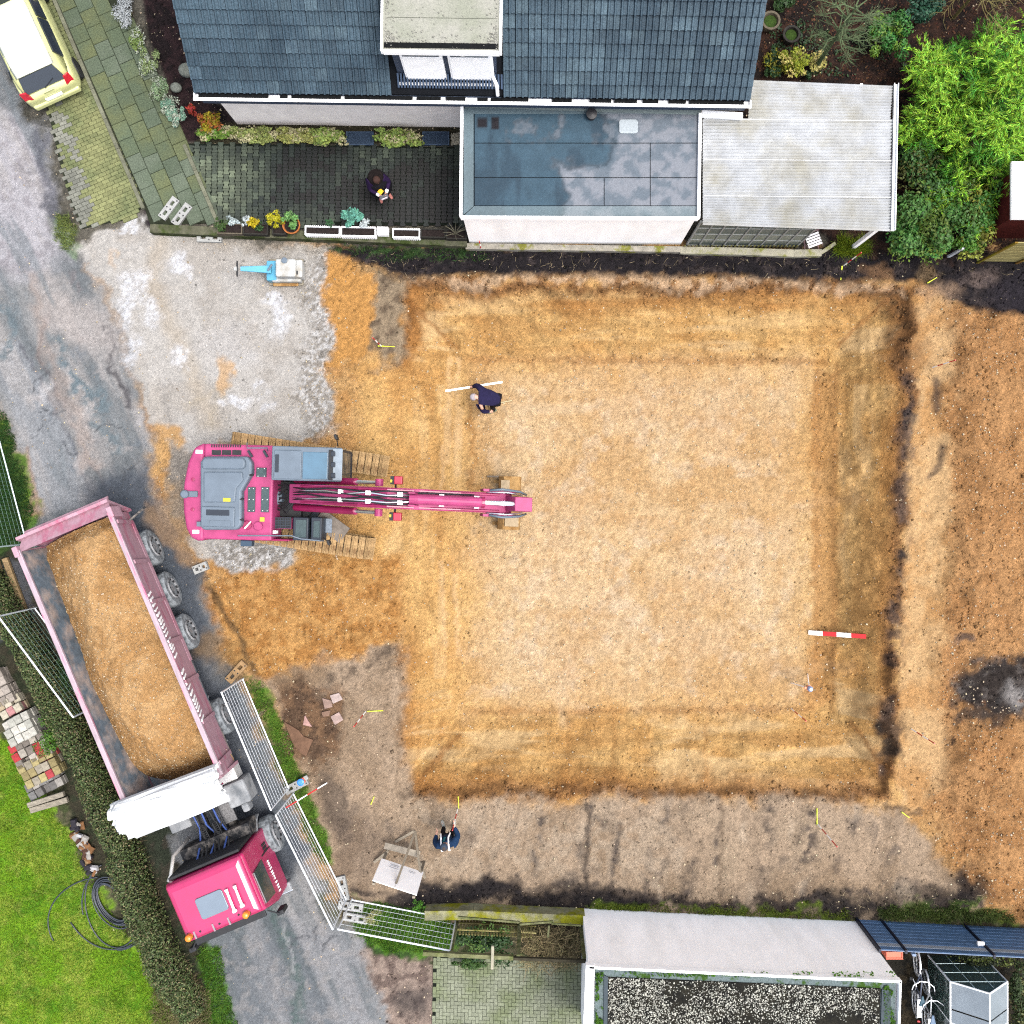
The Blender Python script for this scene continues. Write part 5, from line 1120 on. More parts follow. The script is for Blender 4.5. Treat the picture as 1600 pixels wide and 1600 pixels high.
def cpt(fx, fy, z): return Vector((cxb+(cxf-cxb)*fx, cyr+(cyl-cyr)*fy, z))
a, b_ = T(305, 1414, cz), T(356, 1394, cz); hx0 = min(T(305, 1397, cz).x, T(355, 1397, cz).x); 
hc = T(331, 1413, cz+.05); rrp = []
for sx, sy, t0_ in ((1, 1, 0), (-1, 1, 1.571), (-1, -1, 3.142), (1, -1, 4.712)):
    for t in (t0_, t0_+.52, t0_+1.05, t0_+1.571): rrp.append((hc.x+sx*.21+.07*math.cos(t), hc.y+sy*.3+.07*math.sin(t)))
MB().prism(rrp, cz+.0, cz+.07).obj('roof_hatch', mat('hatch_grey', alb(140, 158, 176), .35, .04, 3, spec=.5), croof, .012)
for (pa, pb) in (((353, 1390), (366, 1422)), ((366, 1384), (378, 1414))):
    a, b_ = T(*pa, cz+.1), T(*pb, cz+.1); d = (b_-a).normalized(); MB().tube([a, a+d*.1, b_-d*.02, b_, b_+d*.05], [.05, .028, .035, .06, .062], 10).obj('air_horn', MWH, croof, smooth=True)
mor = mat('beacon_orange', (.55, .15, .01), .25, .05, 3, spec=.6)
for p_ in ((386, 1427), (297, 1463)):
    q = T(*p_, cz+.02); bcn = MB().lathe([(.085, 0), (.085, .14), (.06, .17), (.02, .18)], 14, c=tuple(q)).obj('beacon', mor, croof, smooth=False); MB().lathe([(.1, -.05), (.1, .0)], 14, c=tuple(q)).obj('beacon_base', MBK, bcn)
for p_ in ((305, 1461), (334, 1449), (358, 1439)): q = T(*p_, cz+.03); MB().box(q, (.2, .04, .04)).obj('marker_light', mat('markl', alb(190, 170, 180), .4), croof)
for p_ in ((313, 1455), (343, 1443), (373, 1429)): q = T(*p_, cz+.02); MB().box(q, (.05, .05, .03), .6).obj('bracket', MBK, croof)
MB().bb((cxf+.03, cyr+.05, cz-.35), (cxf+.3, cyl-.05, cz-.29)).obj('sun_visor', MBK, truck, .02)
MB().loft([ring(cxf+.2, cxf+.305, HWB-.1, 1.85), ring(cxf+.06, cxf+.12, hw-.02, 2.63)]).obj('windscreen', MGLS, truck)
for s in (-1, 1):
    yb, yt = cyc+s*(HWB-.012), cyc+s*(hw+.06)
    MB().extr([(cxb+.55, yb-s*.02, 1.82), (cxf+.05, yb-s*.02, 1.82), (cxf-.02, yt, 2.63), (cxb+.62, yt, 2.63)], (0, s*.035, 0)).obj('side_window', MGLS, truck)
    MB().bb((cxb+.5, cyc+s*HWB-.004, .8), (cxb+.53, cyc+s*HWB+.012*s, 1.75)).obj('door_seam', MBK, truck) if s > 0 else None
    m_ = MB().box((cxf+.42, cyc+s*(HWB+.14), 2.2), (.12, .2, .42)).obj('mirror', MBK, truck, .03); MB().tube([(cxf+.2, cyc+s*(HWB-.1), 2.5), (cxf+.42, cyc+s*(HWB+.14), 2.45)], .02, 6).obj('mirror_arm', MBK, m_)
    fender(xf, s, .66, 8, 172, .42, MDUST, yo=-.02)
    MB().box((cxb+.5, cyc+s*(HWB+.03), .62), (.5, .3, .24)).obj('step', MDUST, truck, .03)
dst = random.Random(4); x = cxb+.75
while x < cxf+.2: MB().box((x, cyc+HWB+.012, 1.5), (.045, .01, dst.uniform(.06, .14))).obj('lettering', MWH, truck); x += dst.uniform(.06, .1)
for k in range(3): MB().box((cxb+.32+k*.09, cyc+HWB+.012, 1.35), (.06, .01, .3)).obj('lettering', MBK, truck)
MB().box((cxf+.3, cyc, .7), (.25, 2.36, .4)).obj('bumper', MDUST, truck, .05)
MB().box((cxf+.43, cyc+1.0, .75), (.04, .34, .18)).obj('headlight', MCH, truck, .02); MB().box((cxf+.43, cyc-1.0, .75), (.04, .34, .18)).obj('headlight', MCH, truck, .02)
# behind the cab: dark back wall kit, tank, boxes, ladder frames
MB().bb((cxb-.42, cyc-1.0, .8), (cxb-.06, cyc+1.0, 1.5)).obj('engine_tunnel', MCHS, truck, .03)
MB().bb((cxb-.12, cyc-hw+.05, 1.5), (cxb-.04, cyc+hw-.05, 2.65)).obj('cab_back_panel', MBK, truck, .02)
ftk = T(375, 1238, 1.3); MB().box((ftk.x, tyc+.95, 1.0), (.66, .62, .7)).obj('fuel_tank', MDUST, truck, .06); MB().box((ftk.x-.55, tyc+.8, .95), (.42, .58, .5)).obj('battery_box', mat('silverbox', (.5, .5, .5), .4, .1, metal=.4), truck, .03)
MB().box((ftk.x+.45, tyc+1.0, 1.1), (.24, .2, .36)).obj('air_tank', MDUST, truck, .05); MB().box((ftk.x-.2, tyc-.85, .95), (1.1, .6, .55)).obj('tool_locker', MDUST, truck, .04)
MB().box((xd+.1, tyc, 1.12), (1.1, .8, .12)).obj('fifth_wheel', MBK, truck, .04)
cat = MB().box((xf-1.5, tyc+.35, 1.08), (1.3, .5, .04)).obj('catwalk', mat('catwalk', alb(150, 150, 152), .5, .4, 20), truck)
random.seed(11)
for i in range(8):
    y = cyc-.45+i*.13; pts = [(cxb-.1, y, 1.9), (cxb-.35, y+random.uniform(-.1, .1), 1.35+random.uniform(-.2, .1)), (cxb-.75, y+random.uniform(-.15, .15), 1.3), (tx1+.1, y*.8+tyc*.2, 1.5)]
    MB().tube(pts, .028, 6).obj('air_hose', MBK if i % 3 else mat('hose_blue', (.03, .06, .2), .5), truck, smooth=True)
for i in range(2):       # coiled suzi lines
    pts = [(cxb-.35+.42*t-.42+.05*math.cos(t*44), cyc+.18*(i*2-1)+.07*math.sin(t*44), 1.5-.1*t) for t in np.linspace(0, 1, 70)]; MB().tube(pts, .014, 5).obj('coiled_hose', MBK, truck, smooth=True)
mfr = mat('frame_red', (.24, .014, .06), .45)
for pts in ([(tx1+.2, tyc-.2, 1.3), (tx1+.2, tyc-.2, 2.4), (tx1+.2, tyc-1.15, 2.3), (tx1+.2, tyc-1.15, 1.4)], [(tx1+.62, tyc-1.05, 1.5), (tx1+.62, tyc-1.35, 1.8), (tx1+.25, tyc-1.4, 2.0), (tx1+.16, tyc-1.05, 2.1)], [(tx1+.1, tyc-1.0, 2.2), (tx1+.5, tyc-.3, 2.0), (tx1+.5, tyc+.6, 1.9), (tx1+.3, tyc+1.0, 2.0)], [(tx1+.12, tyc+.4, 1.2), (tx1+.5, tyc+.9, 2.3)], [(tx1+.12, tyc+.2, 2.2), (tx1+.55, tyc+.8, 1.7)]):
    MB().tube(pts, .022, 6).obj('ladder_rail', mfr, truck)
for i in range(5): MB().tube([(tx1+.2, tyc-.2, 1.4+i*.25), (tx1+.2, tyc+.2, 1.4+i*.25)], .016, 5).obj('ladder_rung', mfr, truck)
ex = T(267, 1368, 2.4); MB().tube([(cxb-.6, cyc-.75, 1.2), (cxb-.45, cyc-.95, 2.0), ex, ex+Vector((.12, -.1, .02))], [.05, .05, .05, .06], 10).obj('exhaust_pipe', mat('exhaust', (.55, .53, .5), .4, .1, metal=.5), truck, smooth=True)
# white bundled tarpaulin over the front of the skip
q4 = [T(170, 1266, 2.8), T(338, 1202, 2.8), T(355, 1248, 2.8), T(206, 1308, 2.8)]
nu, nv = 44, 60; vs = []; rg = np.random.default_rng(9); tf = np.interp(np.arange(61), np.sort(rg.choice(61, 19, replace=False)), rg.uniform(0, .2, 19))
fold = np.cumsum(rg.normal(0, .02, (nv+1,))); fold -= np.linspace(fold[0], fold[-1], nv+1); off = rg.uniform(-.05, .05, (nv+1, 2))
for j in range(nv+1):
    t = j/nv; a = q4[0].lerp(q4[3], t); b_ = q4[1].lerp(q4[2], t); a = a+(a-b_).normalized()*off[j, 0]*2; b_ = b_+(b_-a).normalized()*off[j, 1]*1.3
    for i in range(nu+1):
        s_ = i/nu; p = a.lerp(b_, s_); zz = .13*math.sin(math.pi*t)**.5+tf[j]*(.75+.35*math.sin(2.2*s_+j*.9))+.025*math.sin(9*s_+j*.25)-(.12 if s_ < .06 and t < .5 else 0)
        vs.append((p.x, p.y, 2.68+zz if 0 < j < nv else 2.58))
fs = [(j*(nu+1)+i, j*(nu+1)+i+1, (j+1)*(nu+1)+i+1, (j+1)*(nu+1)+i) for j in range(nv) for i in range(nu)]
tb = MB().add(vs, fs); n0 = len(tb.v); tarp = tb.obj('rolled_tarpaulin', mat('tarp_white', (.50, .52, .53), .6, .12, 4, .3, 14, stretch=(1, 6, 1)), truck); sd2 = tarp.modifiers.new('s', 'SOLIDIFY'); sd2.thickness = .12; sd2.offset = -1
# soil load
lx, ly = np.meshgrid(np.linspace(tx0+.02, tx1-.02, 190), np.linspace(tyc-ty+.12, tyc+ty-.12, 66))
u_ = (lx-tx0)/(tx1-tx0); v_ = (ly-tyc)/ty
lz = RZ_-.3+.30*np.exp(-((u_-.2)/.15)**2-((v_-.1)/.6)**2)+.28*np.exp(-((u_-.6)/.17)**2-((v_-.1)/.6)**2)-.9*sstep(.84, 1.0, u_)-.3*sstep(.06, 0, u_)-.3*np.abs(v_)**3-.5*np.clip(-v_-.25+.3*np.sin(u_*7+.8), 0, 1)+.2*(fbm(lx, ly, 1.6, 4, 61)-.5)+.09*(fbm(lx, ly, 9, 3, 62)-.5)
ids = np.arange(lx.size).reshape(lx.shape); F = np.stack([ids[:-1, :-1], ids[:-1, 1:], ids[1:, 1:], ids[1:, :-1]], -1).reshape(-1, 4)
WMt = Matrix.Translation(truck.location) @ Matrix.Rotation(TRZ, 4, 'Z')
LV = np.stack([lx, ly, lz], -1).reshape(-1, 3)
load = thing('soil_load', 'heap of orange brown soil filling the red skip of the truck', 'soil', tuple(truck.location), TRZ)
so = mesh_np('soil_heap', LV, F, GM, load, True)
cc = lin((196, 152, 100))/EXPO*(1+.5*(fbm(lx, ly, 6, 4, 63)-.5))[..., None]; t = (sstep(.5, .64, fbm(lx, ly, 1.6, 4, 64)))[..., None]; cc = cc*(1-.5*t)+lin((224, 184, 132))/EXPO*.5*t
at = so.data.color_attributes.new('Col', 'FLOAT_COLOR', 'POINT'); at.data.foreach_set('color', np.concatenate([cc, np.ones(lx.shape+(1,))], -1).astype(np.float32).ravel())
at = so.data.color_attributes.new('Aux', 'FLOAT_COLOR', 'POINT'); at.data.foreach_set('color', np.stack([lx*0+.95, lx*0, lx*0, lx*0+1], -1).astype(np.float32).ravel())
pk_ = RNG.choice(len(LV), 2200); g = pebbles('pebbles', LV[pk_]+np.array([0, 0, .004]), .008+.02*RNG.random(2200)**3, MATS['pebble'], load); g['kind'] = 'stuff'

# ------------------------------------------------------------------ pale yellow hatchback
fwd = Vector((-.42, .908, 0)).normalized(); CRZ = math.atan2(fwd.y, fwd.x)
cr = P(88, 152, .55)+fwd*1.85; cr.z = 0
car = thing('hatchback_car', 'pale yellow hatchback car parked beside the paved bay', 'car', (cr.x, cr.y, .02), CRZ)
MCAR = mat('car_paint', (.42, .43, .2), .3, .02, 2, spec=.5, coat=.6); MRF = mat('car_paint_blown', (.62, .64, .56), .3, .02, 2, spec=.5, coat=.6)  # roof uses a copy of the paint with blown-out daylight put into its colour
st = [  # x, half width low, z low, half width belt, z belt
 (-1.86, .66, .35, .66, .78), (-1.8, .76, .26, .74, .9), (-1.6, .82, .22, .8, .96), (-1.0, .84, .2, .82, .97), (0, .84, .2, .82, .95), (.9, .83, .2, .8, .92), (1.5, .78, .22, .72, .8), (1.8, .66, .3, .6, .66), (1.86, .55, .38, .5, .6)]
rings = []
for x, wl_, zl, wb_, zb_ in st:
    half = [(0, zl), (wl_*.8, zl), (wl_, zl+.12), (wl_*1.01, (zl+zb_)/2), (wb_, zb_-.06), (wb_*.92, zb_), (wb_*.5, zb_+.02), (0, zb_+.03)]
    rings.append([(x, y, z) for y, z in half]+[(x, -y, z) for y, z in half[-2:0:-1]])
cb = MB().loft(rings).obj('body', MCAR, car, smooth=True); sb = cb.modifiers.new('s', 'SUBSURF'); sb.levels = sb.render_levels = 2
gh = [(-1.66, .68, .93, .6, 1.0), (-1.42, .74, .95, .58, 1.38), (-1.1, .76, .95, .6, 1.46), (-.3, .77, .95, .61, 1.49), (.35, .76, .94, .6, 1.45), (.55, .75, .93, .58, 1.38), (1.15, .7, .9, .6, .95)]
rings = [[(x, -wb_, zb_), (x, wb_, zb_), (x, wb_*.4+wt*.6, zb_*.35+zt*.65), (x, wt, zt-.05), (x, wt*.85, zt), (x, -wt*.85, zt), (x, -wt, zt-.05), (x, -wb_*.4-wt*.6, zb_*.35+zt*.65)] for x, wb_, zb_, wt, zt in gh]
MB().loft(rings).obj('cabin', MCAR, car, smooth=True)
rr2 = []
for x, w, z in ((-1.45, .56, 1.385), (-1.1, .58, 1.475), (-.3, .59, 1.505), (.35, .58, 1.465), (.52, .56, 1.41)): rr2.append([(x, -w, z-.02), (x, w, z-.02), (x, w*.8, z+.012), (x, 0, z+.02), (x, -w*.8, z+.012)])
MB().loft(rr2).obj('roof', MRF, car, smooth=True)
def panel(pts, name, m, off=.012, par=car):
    pts = [Vector(p) for p in pts]; nrm = (pts[1]-pts[0]).cross(pts[2]-pts[0]).normalized()*off; return MB().extr([p-nrm*.5 for p in pts], nrm*1.5).obj(name, m, par)
MCG = mat('car_glass', (.015, .02, .03), .06, 0, spec=.8)
panel([(-1.73, -.6, 1.0), (-1.73, .6, 1.0), (-1.475, .5, 1.37), (-1.475, -.5, 1.37)], 'rear_window', MCG, .03)
panel([(1.1, .58, .96), (1.1, -.58, .96), (.585, -.5, 1.37), (.585, .5, 1.37)], 'windscreen', MCG, .03)
for s in (-1, 1):
    panel([(-1.2, s*.775, 1.03), (-.15, s*.785, 1.03), (-.15, s*.665, 1.36), (-1.15, s*.66, 1.34)], 'side_window', MCG, .03); panel([(-.08, s*.785, 1.03), (.85, s*.77, 1.02), (.45, s*.665, 1.33), (-.08, s*.67, 1.36)], 'side_window', MCG, .03)
    MB().loft([[(-1.78, s*.5, .86), (-1.72, s*.72, .86), (-1.66, s*.72, 1.08), (-1.7, s*.56, 1.08)], [(-1.84, s*.5, .84), (-1.78, s*.74, .84), (-1.7, s*.74, 1.1), (-1.76, s*.56, 1.1)]]).obj('tail_light', mat('tail_red', (.35, .008, .02), .25, 0, spec=.6), car)
    for x in (-1.2, 1.2):
        w = bpy.data.objects.new('wheel', None); link(w, car); w.location = (x, s*.76, .29); w.rotation_euler = (0, 0, 0 if s > 0 else math.pi)
        MB().lathe([(.2, -.09), (.28, -.1), (.3, -.06), (.3, .06), (.28, .1), (.2, .09)], 22, axis='Y').obj('tyre', MBK, w, smooth=False); MB().lathe([(.03, -.05), (.19, -.06), (.21, .07), (.17, .09), (.05, .07)], 16, axis='Y').obj('rim', MDUST, w)
    MB().box((.62, s*.9, 1.0), (.1, .16, .12)).obj('mirror', MCAR, car, .03); MB().tube([(.35, s*.56, 1.46), (-1.2, s*.57, 1.46)], .012, 5).obj('roof_rail', MCAR, car)
MB().box((-1.88, 0, .66), (.03, .5, .12)).obj('licence_plate', MSTW, car, .005); MB().tube([(-1.76, .05, 1.0), (-1.68, -.3, 1.12)], .012, 5).obj('rear_wiper', MBK, car); MB().box((-1.83, 0, .93), (.03, .3, .03)).obj('hatch_handle', MCAR, car)
MB().box((-1.82, 0, .45), (.16, 1.4, .22)).obj('bumper', MCAR, car, .06, seg=3)
# ------------------------------------------------------------------ props
MGALV = mat('galvanised', (.62, .66, .70), .4, .08, 6, metal=.35)
MGREEN_F = mat('fence_steel_dull', (.42, .52, .52), .45, .1, 6, metal=.3)
def fence_panel(a, b_, label, hgt=1.85, m=MGALV, nv=16, nh=9, zb=.12, mesh_m=None):
    p, q = P(*a, zb), P(*b_, zb); d = q-p; L = d.length; ang = math.atan2(d.y, d.x)
    t = thing('mobile_fence', label, 'fence', (p.x, p.y, 0), ang, 'mobile construction fence panels'); z0, z1 = zb, zb+hgt
    MB().tube([(0, 0, z0), (L, 0, z0)], .021, 8).obj('bottom_tube', m, t); MB().tube([(0, 0, z1), (L, 0, z1)], .024, 8).obj('top_tube', m, t)
    for x in (0, L): MB().tube([(x, 0, .02), (x, 0, z1)], .022, 8).obj('upright', m, t)
    w = MB()
    for i in range(1, nh): z = z0+(z1-z0)*i/nh; w.tube([(0, 0, z), (L, 0, z)], .0042, 4, False)
    for i in range(1, nv*2): x = L*i/(nv*2); w.tube([(x, .008, z0), (x, .008, z1)], .0024, 4, False)
    wo_ = w.obj('wire_mesh', mesh_m or m, t); wo_['kind'] = 'stuff'
    c = MB().box((L*.5, .02, z0+.55*hgt), (.2, .01, .12)).obj('fastening_clip', m, t) if False else None
    return t
fence_panel((379, 1061), (451, 1232), 'mesh fence panel along the lane, beside the skip of the truck')
fence_panel((458, 1240), (541, 1406), 'mesh fence panel along the lane, beside the truck cab')
fence_panel((549, 1406), (712, 1437), 'mesh fence panel across the grass strip next to the wooden pergola', nv=14, nh=6)
fence_panel((-10, 655), (42, 850), 'mesh fence panel on the dark grass verge behind the truck tail', m=MGREEN_F, mesh_m=mat('mesh_dark', (.1, .16, .14), .5))
fence_panel((54, 950), (163, 1097), 'mesh fence panel standing along the hedge beside the skip', m=MGALV, nv=12, mesh_m=mat('mesh_dark', (.1, .16, .14), .5))
# concrete fence feet
MCON = mat('concrete_foot', alb(200, 202, 200), .9, .12, 8, .3, rnd=.06); MCOD = mat('concrete_muddy', alb(192, 158, 116), .9, .2, 8, .3)
def gridblock(xs, ys, holes, h):
    mb = MB(); nx_, ny_ = len(xs)-1, len(ys)-1
    def solid(i, j): return 0 <= i < nx_ and 0 <= j < ny_ and (i, j) not in holes
    for i in range(nx_):
        for j in range(ny_):
            if not solid(i, j): continue
            a, b_, c, d = (xs[i], ys[j]), (xs[i+1], ys[j]), (xs[i+1], ys[j+1]), (xs[i], ys[j+1])
            mb.add([(*a, h), (*b_, h), (*c, h), (*d, h)], [(0, 1, 2, 3)])
            for (di, dj), (u, v) in (((0, -1), (a, b_)), ((1, 0), (b_, c)), ((0, 1), (c, d)), ((-1, 0), (d, a))):
                if not solid(i+di, j+dj): mb.add([(*u, 0), (*v, 0), (*v, h), (*u, h)], [(0, 1, 2, 3)])
    return mb
fb = gridblock([-.35, -.24, -.1, -.03, .03, .1, .24, .35], [-.12, -.045, .045, .12], {(1, 1), (5, 1)}, .13)
fb_m = {0: fb.mesh('fence_foot', MCON), 1: gridblock([-.35, -.24, -.1, -.03, .03, .1, .24, .35], [-.12, -.045, .045, .12], {(1, 1), (5, 1)}, .13).mesh('fence_foot', MCOD)}
hole = MB().lathe([(.022, 0), (.022, .004)], 8).mesh('bolt_hole', MBK)
for px, py, a, k, lb_ in ((266, 327, 53, 0, 'pale concrete fence foot, left one of the loose pair by the sidewalk'), (286, 337, 53, 0, 'pale concrete fence foot, right one of the loose pair by the sidewalk'), (329, 373, -2, 0, 'pale concrete fence foot lying under the planter wall'), (315, 887, 22, 0, 'small pale concrete fence foot lying below the excavator counterweight'), (371, 1049, 48, 1, 'soil smeared fence foot at the top end of the lane fence'), (464, 1226, 28, 0, 'concrete fence foot carrying the blue and orange warning lamp'), (537, 1386, -78, 0, 'concrete fence foot turned lengthwise at the fence corner'), (549, 1414, -8, 0, 'concrete fence foot just inside the fence corner'), (556, 1432, -10, 0, 'greyer concrete fence foot seen through the corner fence mesh')):
    g = GP(px, py); t = thing('concrete_block', lb_, 'fence foot', (g.x, g.y, g.z-.005), R(a), 'concrete fence feet'); sc_ = .6 if px == 315 else 1
    inst('block', fb_m[k], (0, 0, 0), 0, t, scale=(sc_, 1, 1))
    for hx, hy in ((0, .06), (0, -.06), (-.3, .07), (.3, -.07)): inst('bolt_hole', hole, (hx*sc_, hy, .131), 0, t)
g = GP(474, 1217); wl_ = thing('warning_lamp', 'orange and blue warning lamp on the fence foot', 'lamp', (g.x, g.y, .13), R(28))
MB().box((0, 0, .08), (.2, .16, .16)).obj('battery_case', mat('lamp_orange', (.48, .09, .03), .45), wl_, .03); MB().lathe([(.1, .16), (.1, .22), (.06, .24)], 18).obj('lens', mat('lens_blue', (.03, .16, .45), .2, spec=.6), wl_); MB().box((.14, .02, .06), (.12, .12, .05)).obj('bracket', MCON, wl_)

# survey poles: white/red bands, with yellow marks sprayed stakes at their foot
MRP = mat('pole_red', (.4, .02, .022), .45); MWP = mat('pole_white', (.8, .8, .78), .45); MYP = mat('stake_yellow', (.42, .48, .03), .6)
def pole(base, label, h=1.75, lean=(0, 0), r=.016, bands=4):
    g = GP(*base); t = thing('survey_pole', label, 'survey pole', tuple(g), 0, 'red and white survey poles'); top = Vector((lean[0], lean[1], h))
    for i in range(bands): MB().tube([top*(i/bands), top*((i+1)/bands)], r, 8).obj('red_band' if i % 2 else 'white_band', MRP if i % 2 else MWP, t)
    MB().tube([(0, 0, -.15), (0, 0, 0)], [.004, r], 6).obj('tip', MGALV, t); return t
def stake(a, b_, label, w=.02):
    p, q = GP(*a, .03), GP(*b_, .03); c = (p+q)/2; t = thing('yellow_marker', label, 'marker', (c.x, c.y, min(p.z, q.z)-.03))
    MB().beam(p-t.location, q-t.location, w, .03).obj('lath', MYP, t); MB().beam(p-t.location+Vector((0, 0, .02)), p.lerp(q, .35)-t.location+Vector((0, 0, .02)), w*1.35, .02).obj('tape_wrap', MYP, t); t['group'] = 'yellow marker laths'; return t
for b_, lb_, h_ in (((571, 1112), 'survey pole on the grey soil near the broken slabs', 1.75), ((715, 1264), 'survey pole held upright by the worker in blue', 1.75), ((1277, 1287), 'survey pole standing south of the pit between dark furrows', 1.8), ((1424, 1139), 'survey pole on the ledge east of the pit near the dark hole', 1.6), ((1236, 1107), 'survey pole in the pit corner below the tripod', 1.6), ((1457, 574), 'survey pole on the ledge at the northeast corner of the pit', 1.5), ((1318, 415), 'survey pole in the dark soil below the canopy end', 1.5), ((596, 541), 'survey pole on the grey soil at the northwest pit corner', 1.5), ((752, 391), 'short survey pole at the foot of the white garage wall', 1.0)): pole(b_, lb_, h_)
for a, b_, lb_ in (((574, 1111), (599, 1110), 'yellow lath at the pole near the broken slabs'), ((717, 1262), (716, 1244), 'yellow lath at the pole of the worker in blue'), ((1276, 1288), (1276, 1262), 'yellow lath between the dark furrows south of the pit'), ((1408, 1268), (1420, 1277), 'thin yellow lath at the southeast pit corner'), ((1315, 416), (1313, 438), 'yellow lath in the dark soil below the canopy end'), ((1448, 443), (1463, 434), 'yellow lath at the northeast corner beneath the shrubs'), ((591, 541), (617, 542), 'yellow lath at the northwest pit corner'), ((580, 1256), (585, 1244), 'short yellow lath among dark roots at the southwest pit corner')): stake(a, b_, lb_)
p, q = GP(1263, 988, .05), GP(1352, 994, .06); c = (p+q)/2; bl = thing('barrier_plank', 'red and white striped barrier plank lying on the east pit slope', 'barrier', tuple(c))
for i in range(4): MB().beam(p.lerp(q, i/4)-c, p.lerp(q, (i+1)/4)-c, .13, .035).obj('white_stripe' if i % 2 == 0 else 'red_stripe', MWP if i % 2 == 0 else MRP, bl)
p, q = GP(511, 1223, .02), P(447, 1262, 1.2); lp = thing('leaning_pole', 'red and white survey pole leaning on the lane fence by the lamp', 'survey pole', tuple(p), 0, 'red and white survey poles')
for i in range(4): MB().tube([(q-p)*(i/4), (q-p)*((i+1)/4)], .018, 8).obj('red_band' if i % 2 else 'white_band', MRP if i % 2 else MWP, lp)
# laser tripod
g = GP(1252, 1064); tp = thing('tripod', 'small surveying tripod with orange laser head on the pit floor', 'tripod', tuple(g)); MT = mat('tripod_leg', (.7, .68, .66), .5)
hd = P(1264, 1075, g.z+1.15)-g
for px, py in ((1236, 1067), (1262, 1053), (1262, 1072)): f = GP(px, py)-g; MB().tube([f, hd+(f-hd)*.04], [.014, .022], 6).obj('leg', MT, tp)
MB().lathe([(.09, 0), (.09, .04)], 12, c=tuple(hd)).obj('head_plate', mat('tri_orange', (.5, .18, .1), .5), tp); MB().lathe([(.075, .04), (.08, .16), (.05, .22)], 12, c=tuple(hd)).obj('laser_unit', mat('laser_blue', (.16, .22, .36), .4), tp); MB().box(hd+Vector((-.1, .02, .06)), (.1, .06, .07)).obj('handle', MATS['tri_orange'], tp)

# site notice board
bs = [P(606, 1327, 0), P(663, 1346, 0)]; sb_ = thing('notice_board', 'white site notice board on a wooden frame beside the worker in blue', 'sign', tuple((bs[0]+bs[1])/2))
MWD = mat('raw_wood', alb(190, 178, 158), .85, .2, 6, .2, stretch=(1, 6, 6)); o_ = sb_.location
for b_ in bs: MB().beam(b_-o_, b_-o_+Vector((0, 0, 2.45)), .07, .05).obj('post', MWD, sb_)
dv_ = (bs[1]-bs[0]).normalized(); nrm = Vector((-dv_.y, dv_.x, 0)); c = (bs[0]+bs[1])/2
MB().extr([bs[0]-o_-dv_*.06+nrm*.05+Vector((0, 0, .9)), bs[1]-o_+dv_*.06+nrm*.05+Vector((0, 0, .9)), bs[1]-o_+dv_*.06+nrm*.05+Vector((0, 0, 2.4)), bs[0]-o_-dv_*.06+nrm*.05+Vector((0, 0, 2.4))], nrm*.02).obj('board', mat('board_white', (.88, .89, .9), .5, .03), sb_)
MB().beam(c-o_+nrm*.074+Vector((0, 0, .9)), c-o_+nrm*.074+Vector((0, 0, 2.4)), .012, .004).obj('seam', MGALV, sb_)
rl_ = random.Random(2); MTX = mat('print_grey', (.16, .16, .17), .6)
for u0_, z_ in ((.2, 1.08), (.2, 1.16), (.2, 1.27), (.7, 1.12), (.7, 1.2)):
    L_ = .18 if u0_ > .5 else .26
    pp = bs[0].lerp(bs[1], u0_)-o_+nrm*.072+Vector((0, 0, z_)); MB().beam(pp, pp+dv_*L_, .03 if z_ < 1.1 else .018, .004).obj('print_line', MTX, sb_)
st_ = P(649, 1298, 0)-o_
for b_ in (bs[0].lerp(bs[1], .5), bs[1]): MB().beam(st_+Vector((0, 0, .05)), b_-o_+nrm*.04+Vector((0, 0, 2.2 if b_ is not bs[1] else 1.0)), .06, .04).obj('brace', MWD, sb_)
for a, b_ in (((618, 1315), (646, 1299)), ((585, 1347), (606, 1330)), ((657, 1348), (664, 1372))): MB().beam(P(*a, .04)-o_, P(*b_, .3)-o_, .07, .05).obj('ground_stake', MWD, sb_)
a, b_ = P(601, 1321, .45)-o_, P(656, 1335, .45)-o_; MB().beam(a, b_, .18, .03).obj('plank', mat('grey_plank', alb(186, 176, 160), .9, .2, 8), sb_)

# plate compactor
g = GP(440, 422); pc = thing('plate_compactor', 'pale blue and white plate compactor on the gravel pad', 'compactor', tuple(g)); o_ = pc.location; MLB = mat('compactor_blue', alb(104, 200, 240), .4, .06, 4); MOFF = mat('compactor_white', alb(226, 230, 230), .5, .1, 5, col2=alb(196, 190, 176), c2scale=3)
def pcb(name, x0_, y0_, x1_, y1_, z0, z1, m, bev=.03):
    a, b_ = P(x0_, y0_, z1)-o_, P(x1_, y1_, z1)-o_; return MB().bb((min(a.x, b_.x), min(a.y, b_.y), z0), (max(a.x, b_.x), max(a.y, b_.y), z1)).obj(name, m, pc, bev)
pcb('base_plate', 420, 404, 474, 446, .02, .1, mat('compactor_sole', alb(176, 168, 150), .7, .2)); pcb('sole_rim', 426, 440, 466, 447, .1, .16, MATS['mud_plate'])
pcb('lower_frame', 416, 407, 432, 438, .1, .42, MLB); pcb('engine_cover', 430, 404, 462, 432, .3, .72, MOFF, .05); pcb('front_cover', 460.5, 405, 472, 433, .2, .62, MOFF, .05)
pcb('side_tank', 424, 430, 470, 440, .15, .4, MOFF, .04)
q = P(444.5, 407, .72)-o_; MB().lathe([(.085, -.04), (.085, .03), (.06, .045)], 16, c=tuple(q)).obj('air_filter', MGY, pc)
q = P(464, 426, .62)-o_; MB().box(q, (.05, .1, .04)).obj('exhaust', MBK, pc)
a, b_ = P(424, 421, .55)-o_, P(376, 420, 1.0)-o_
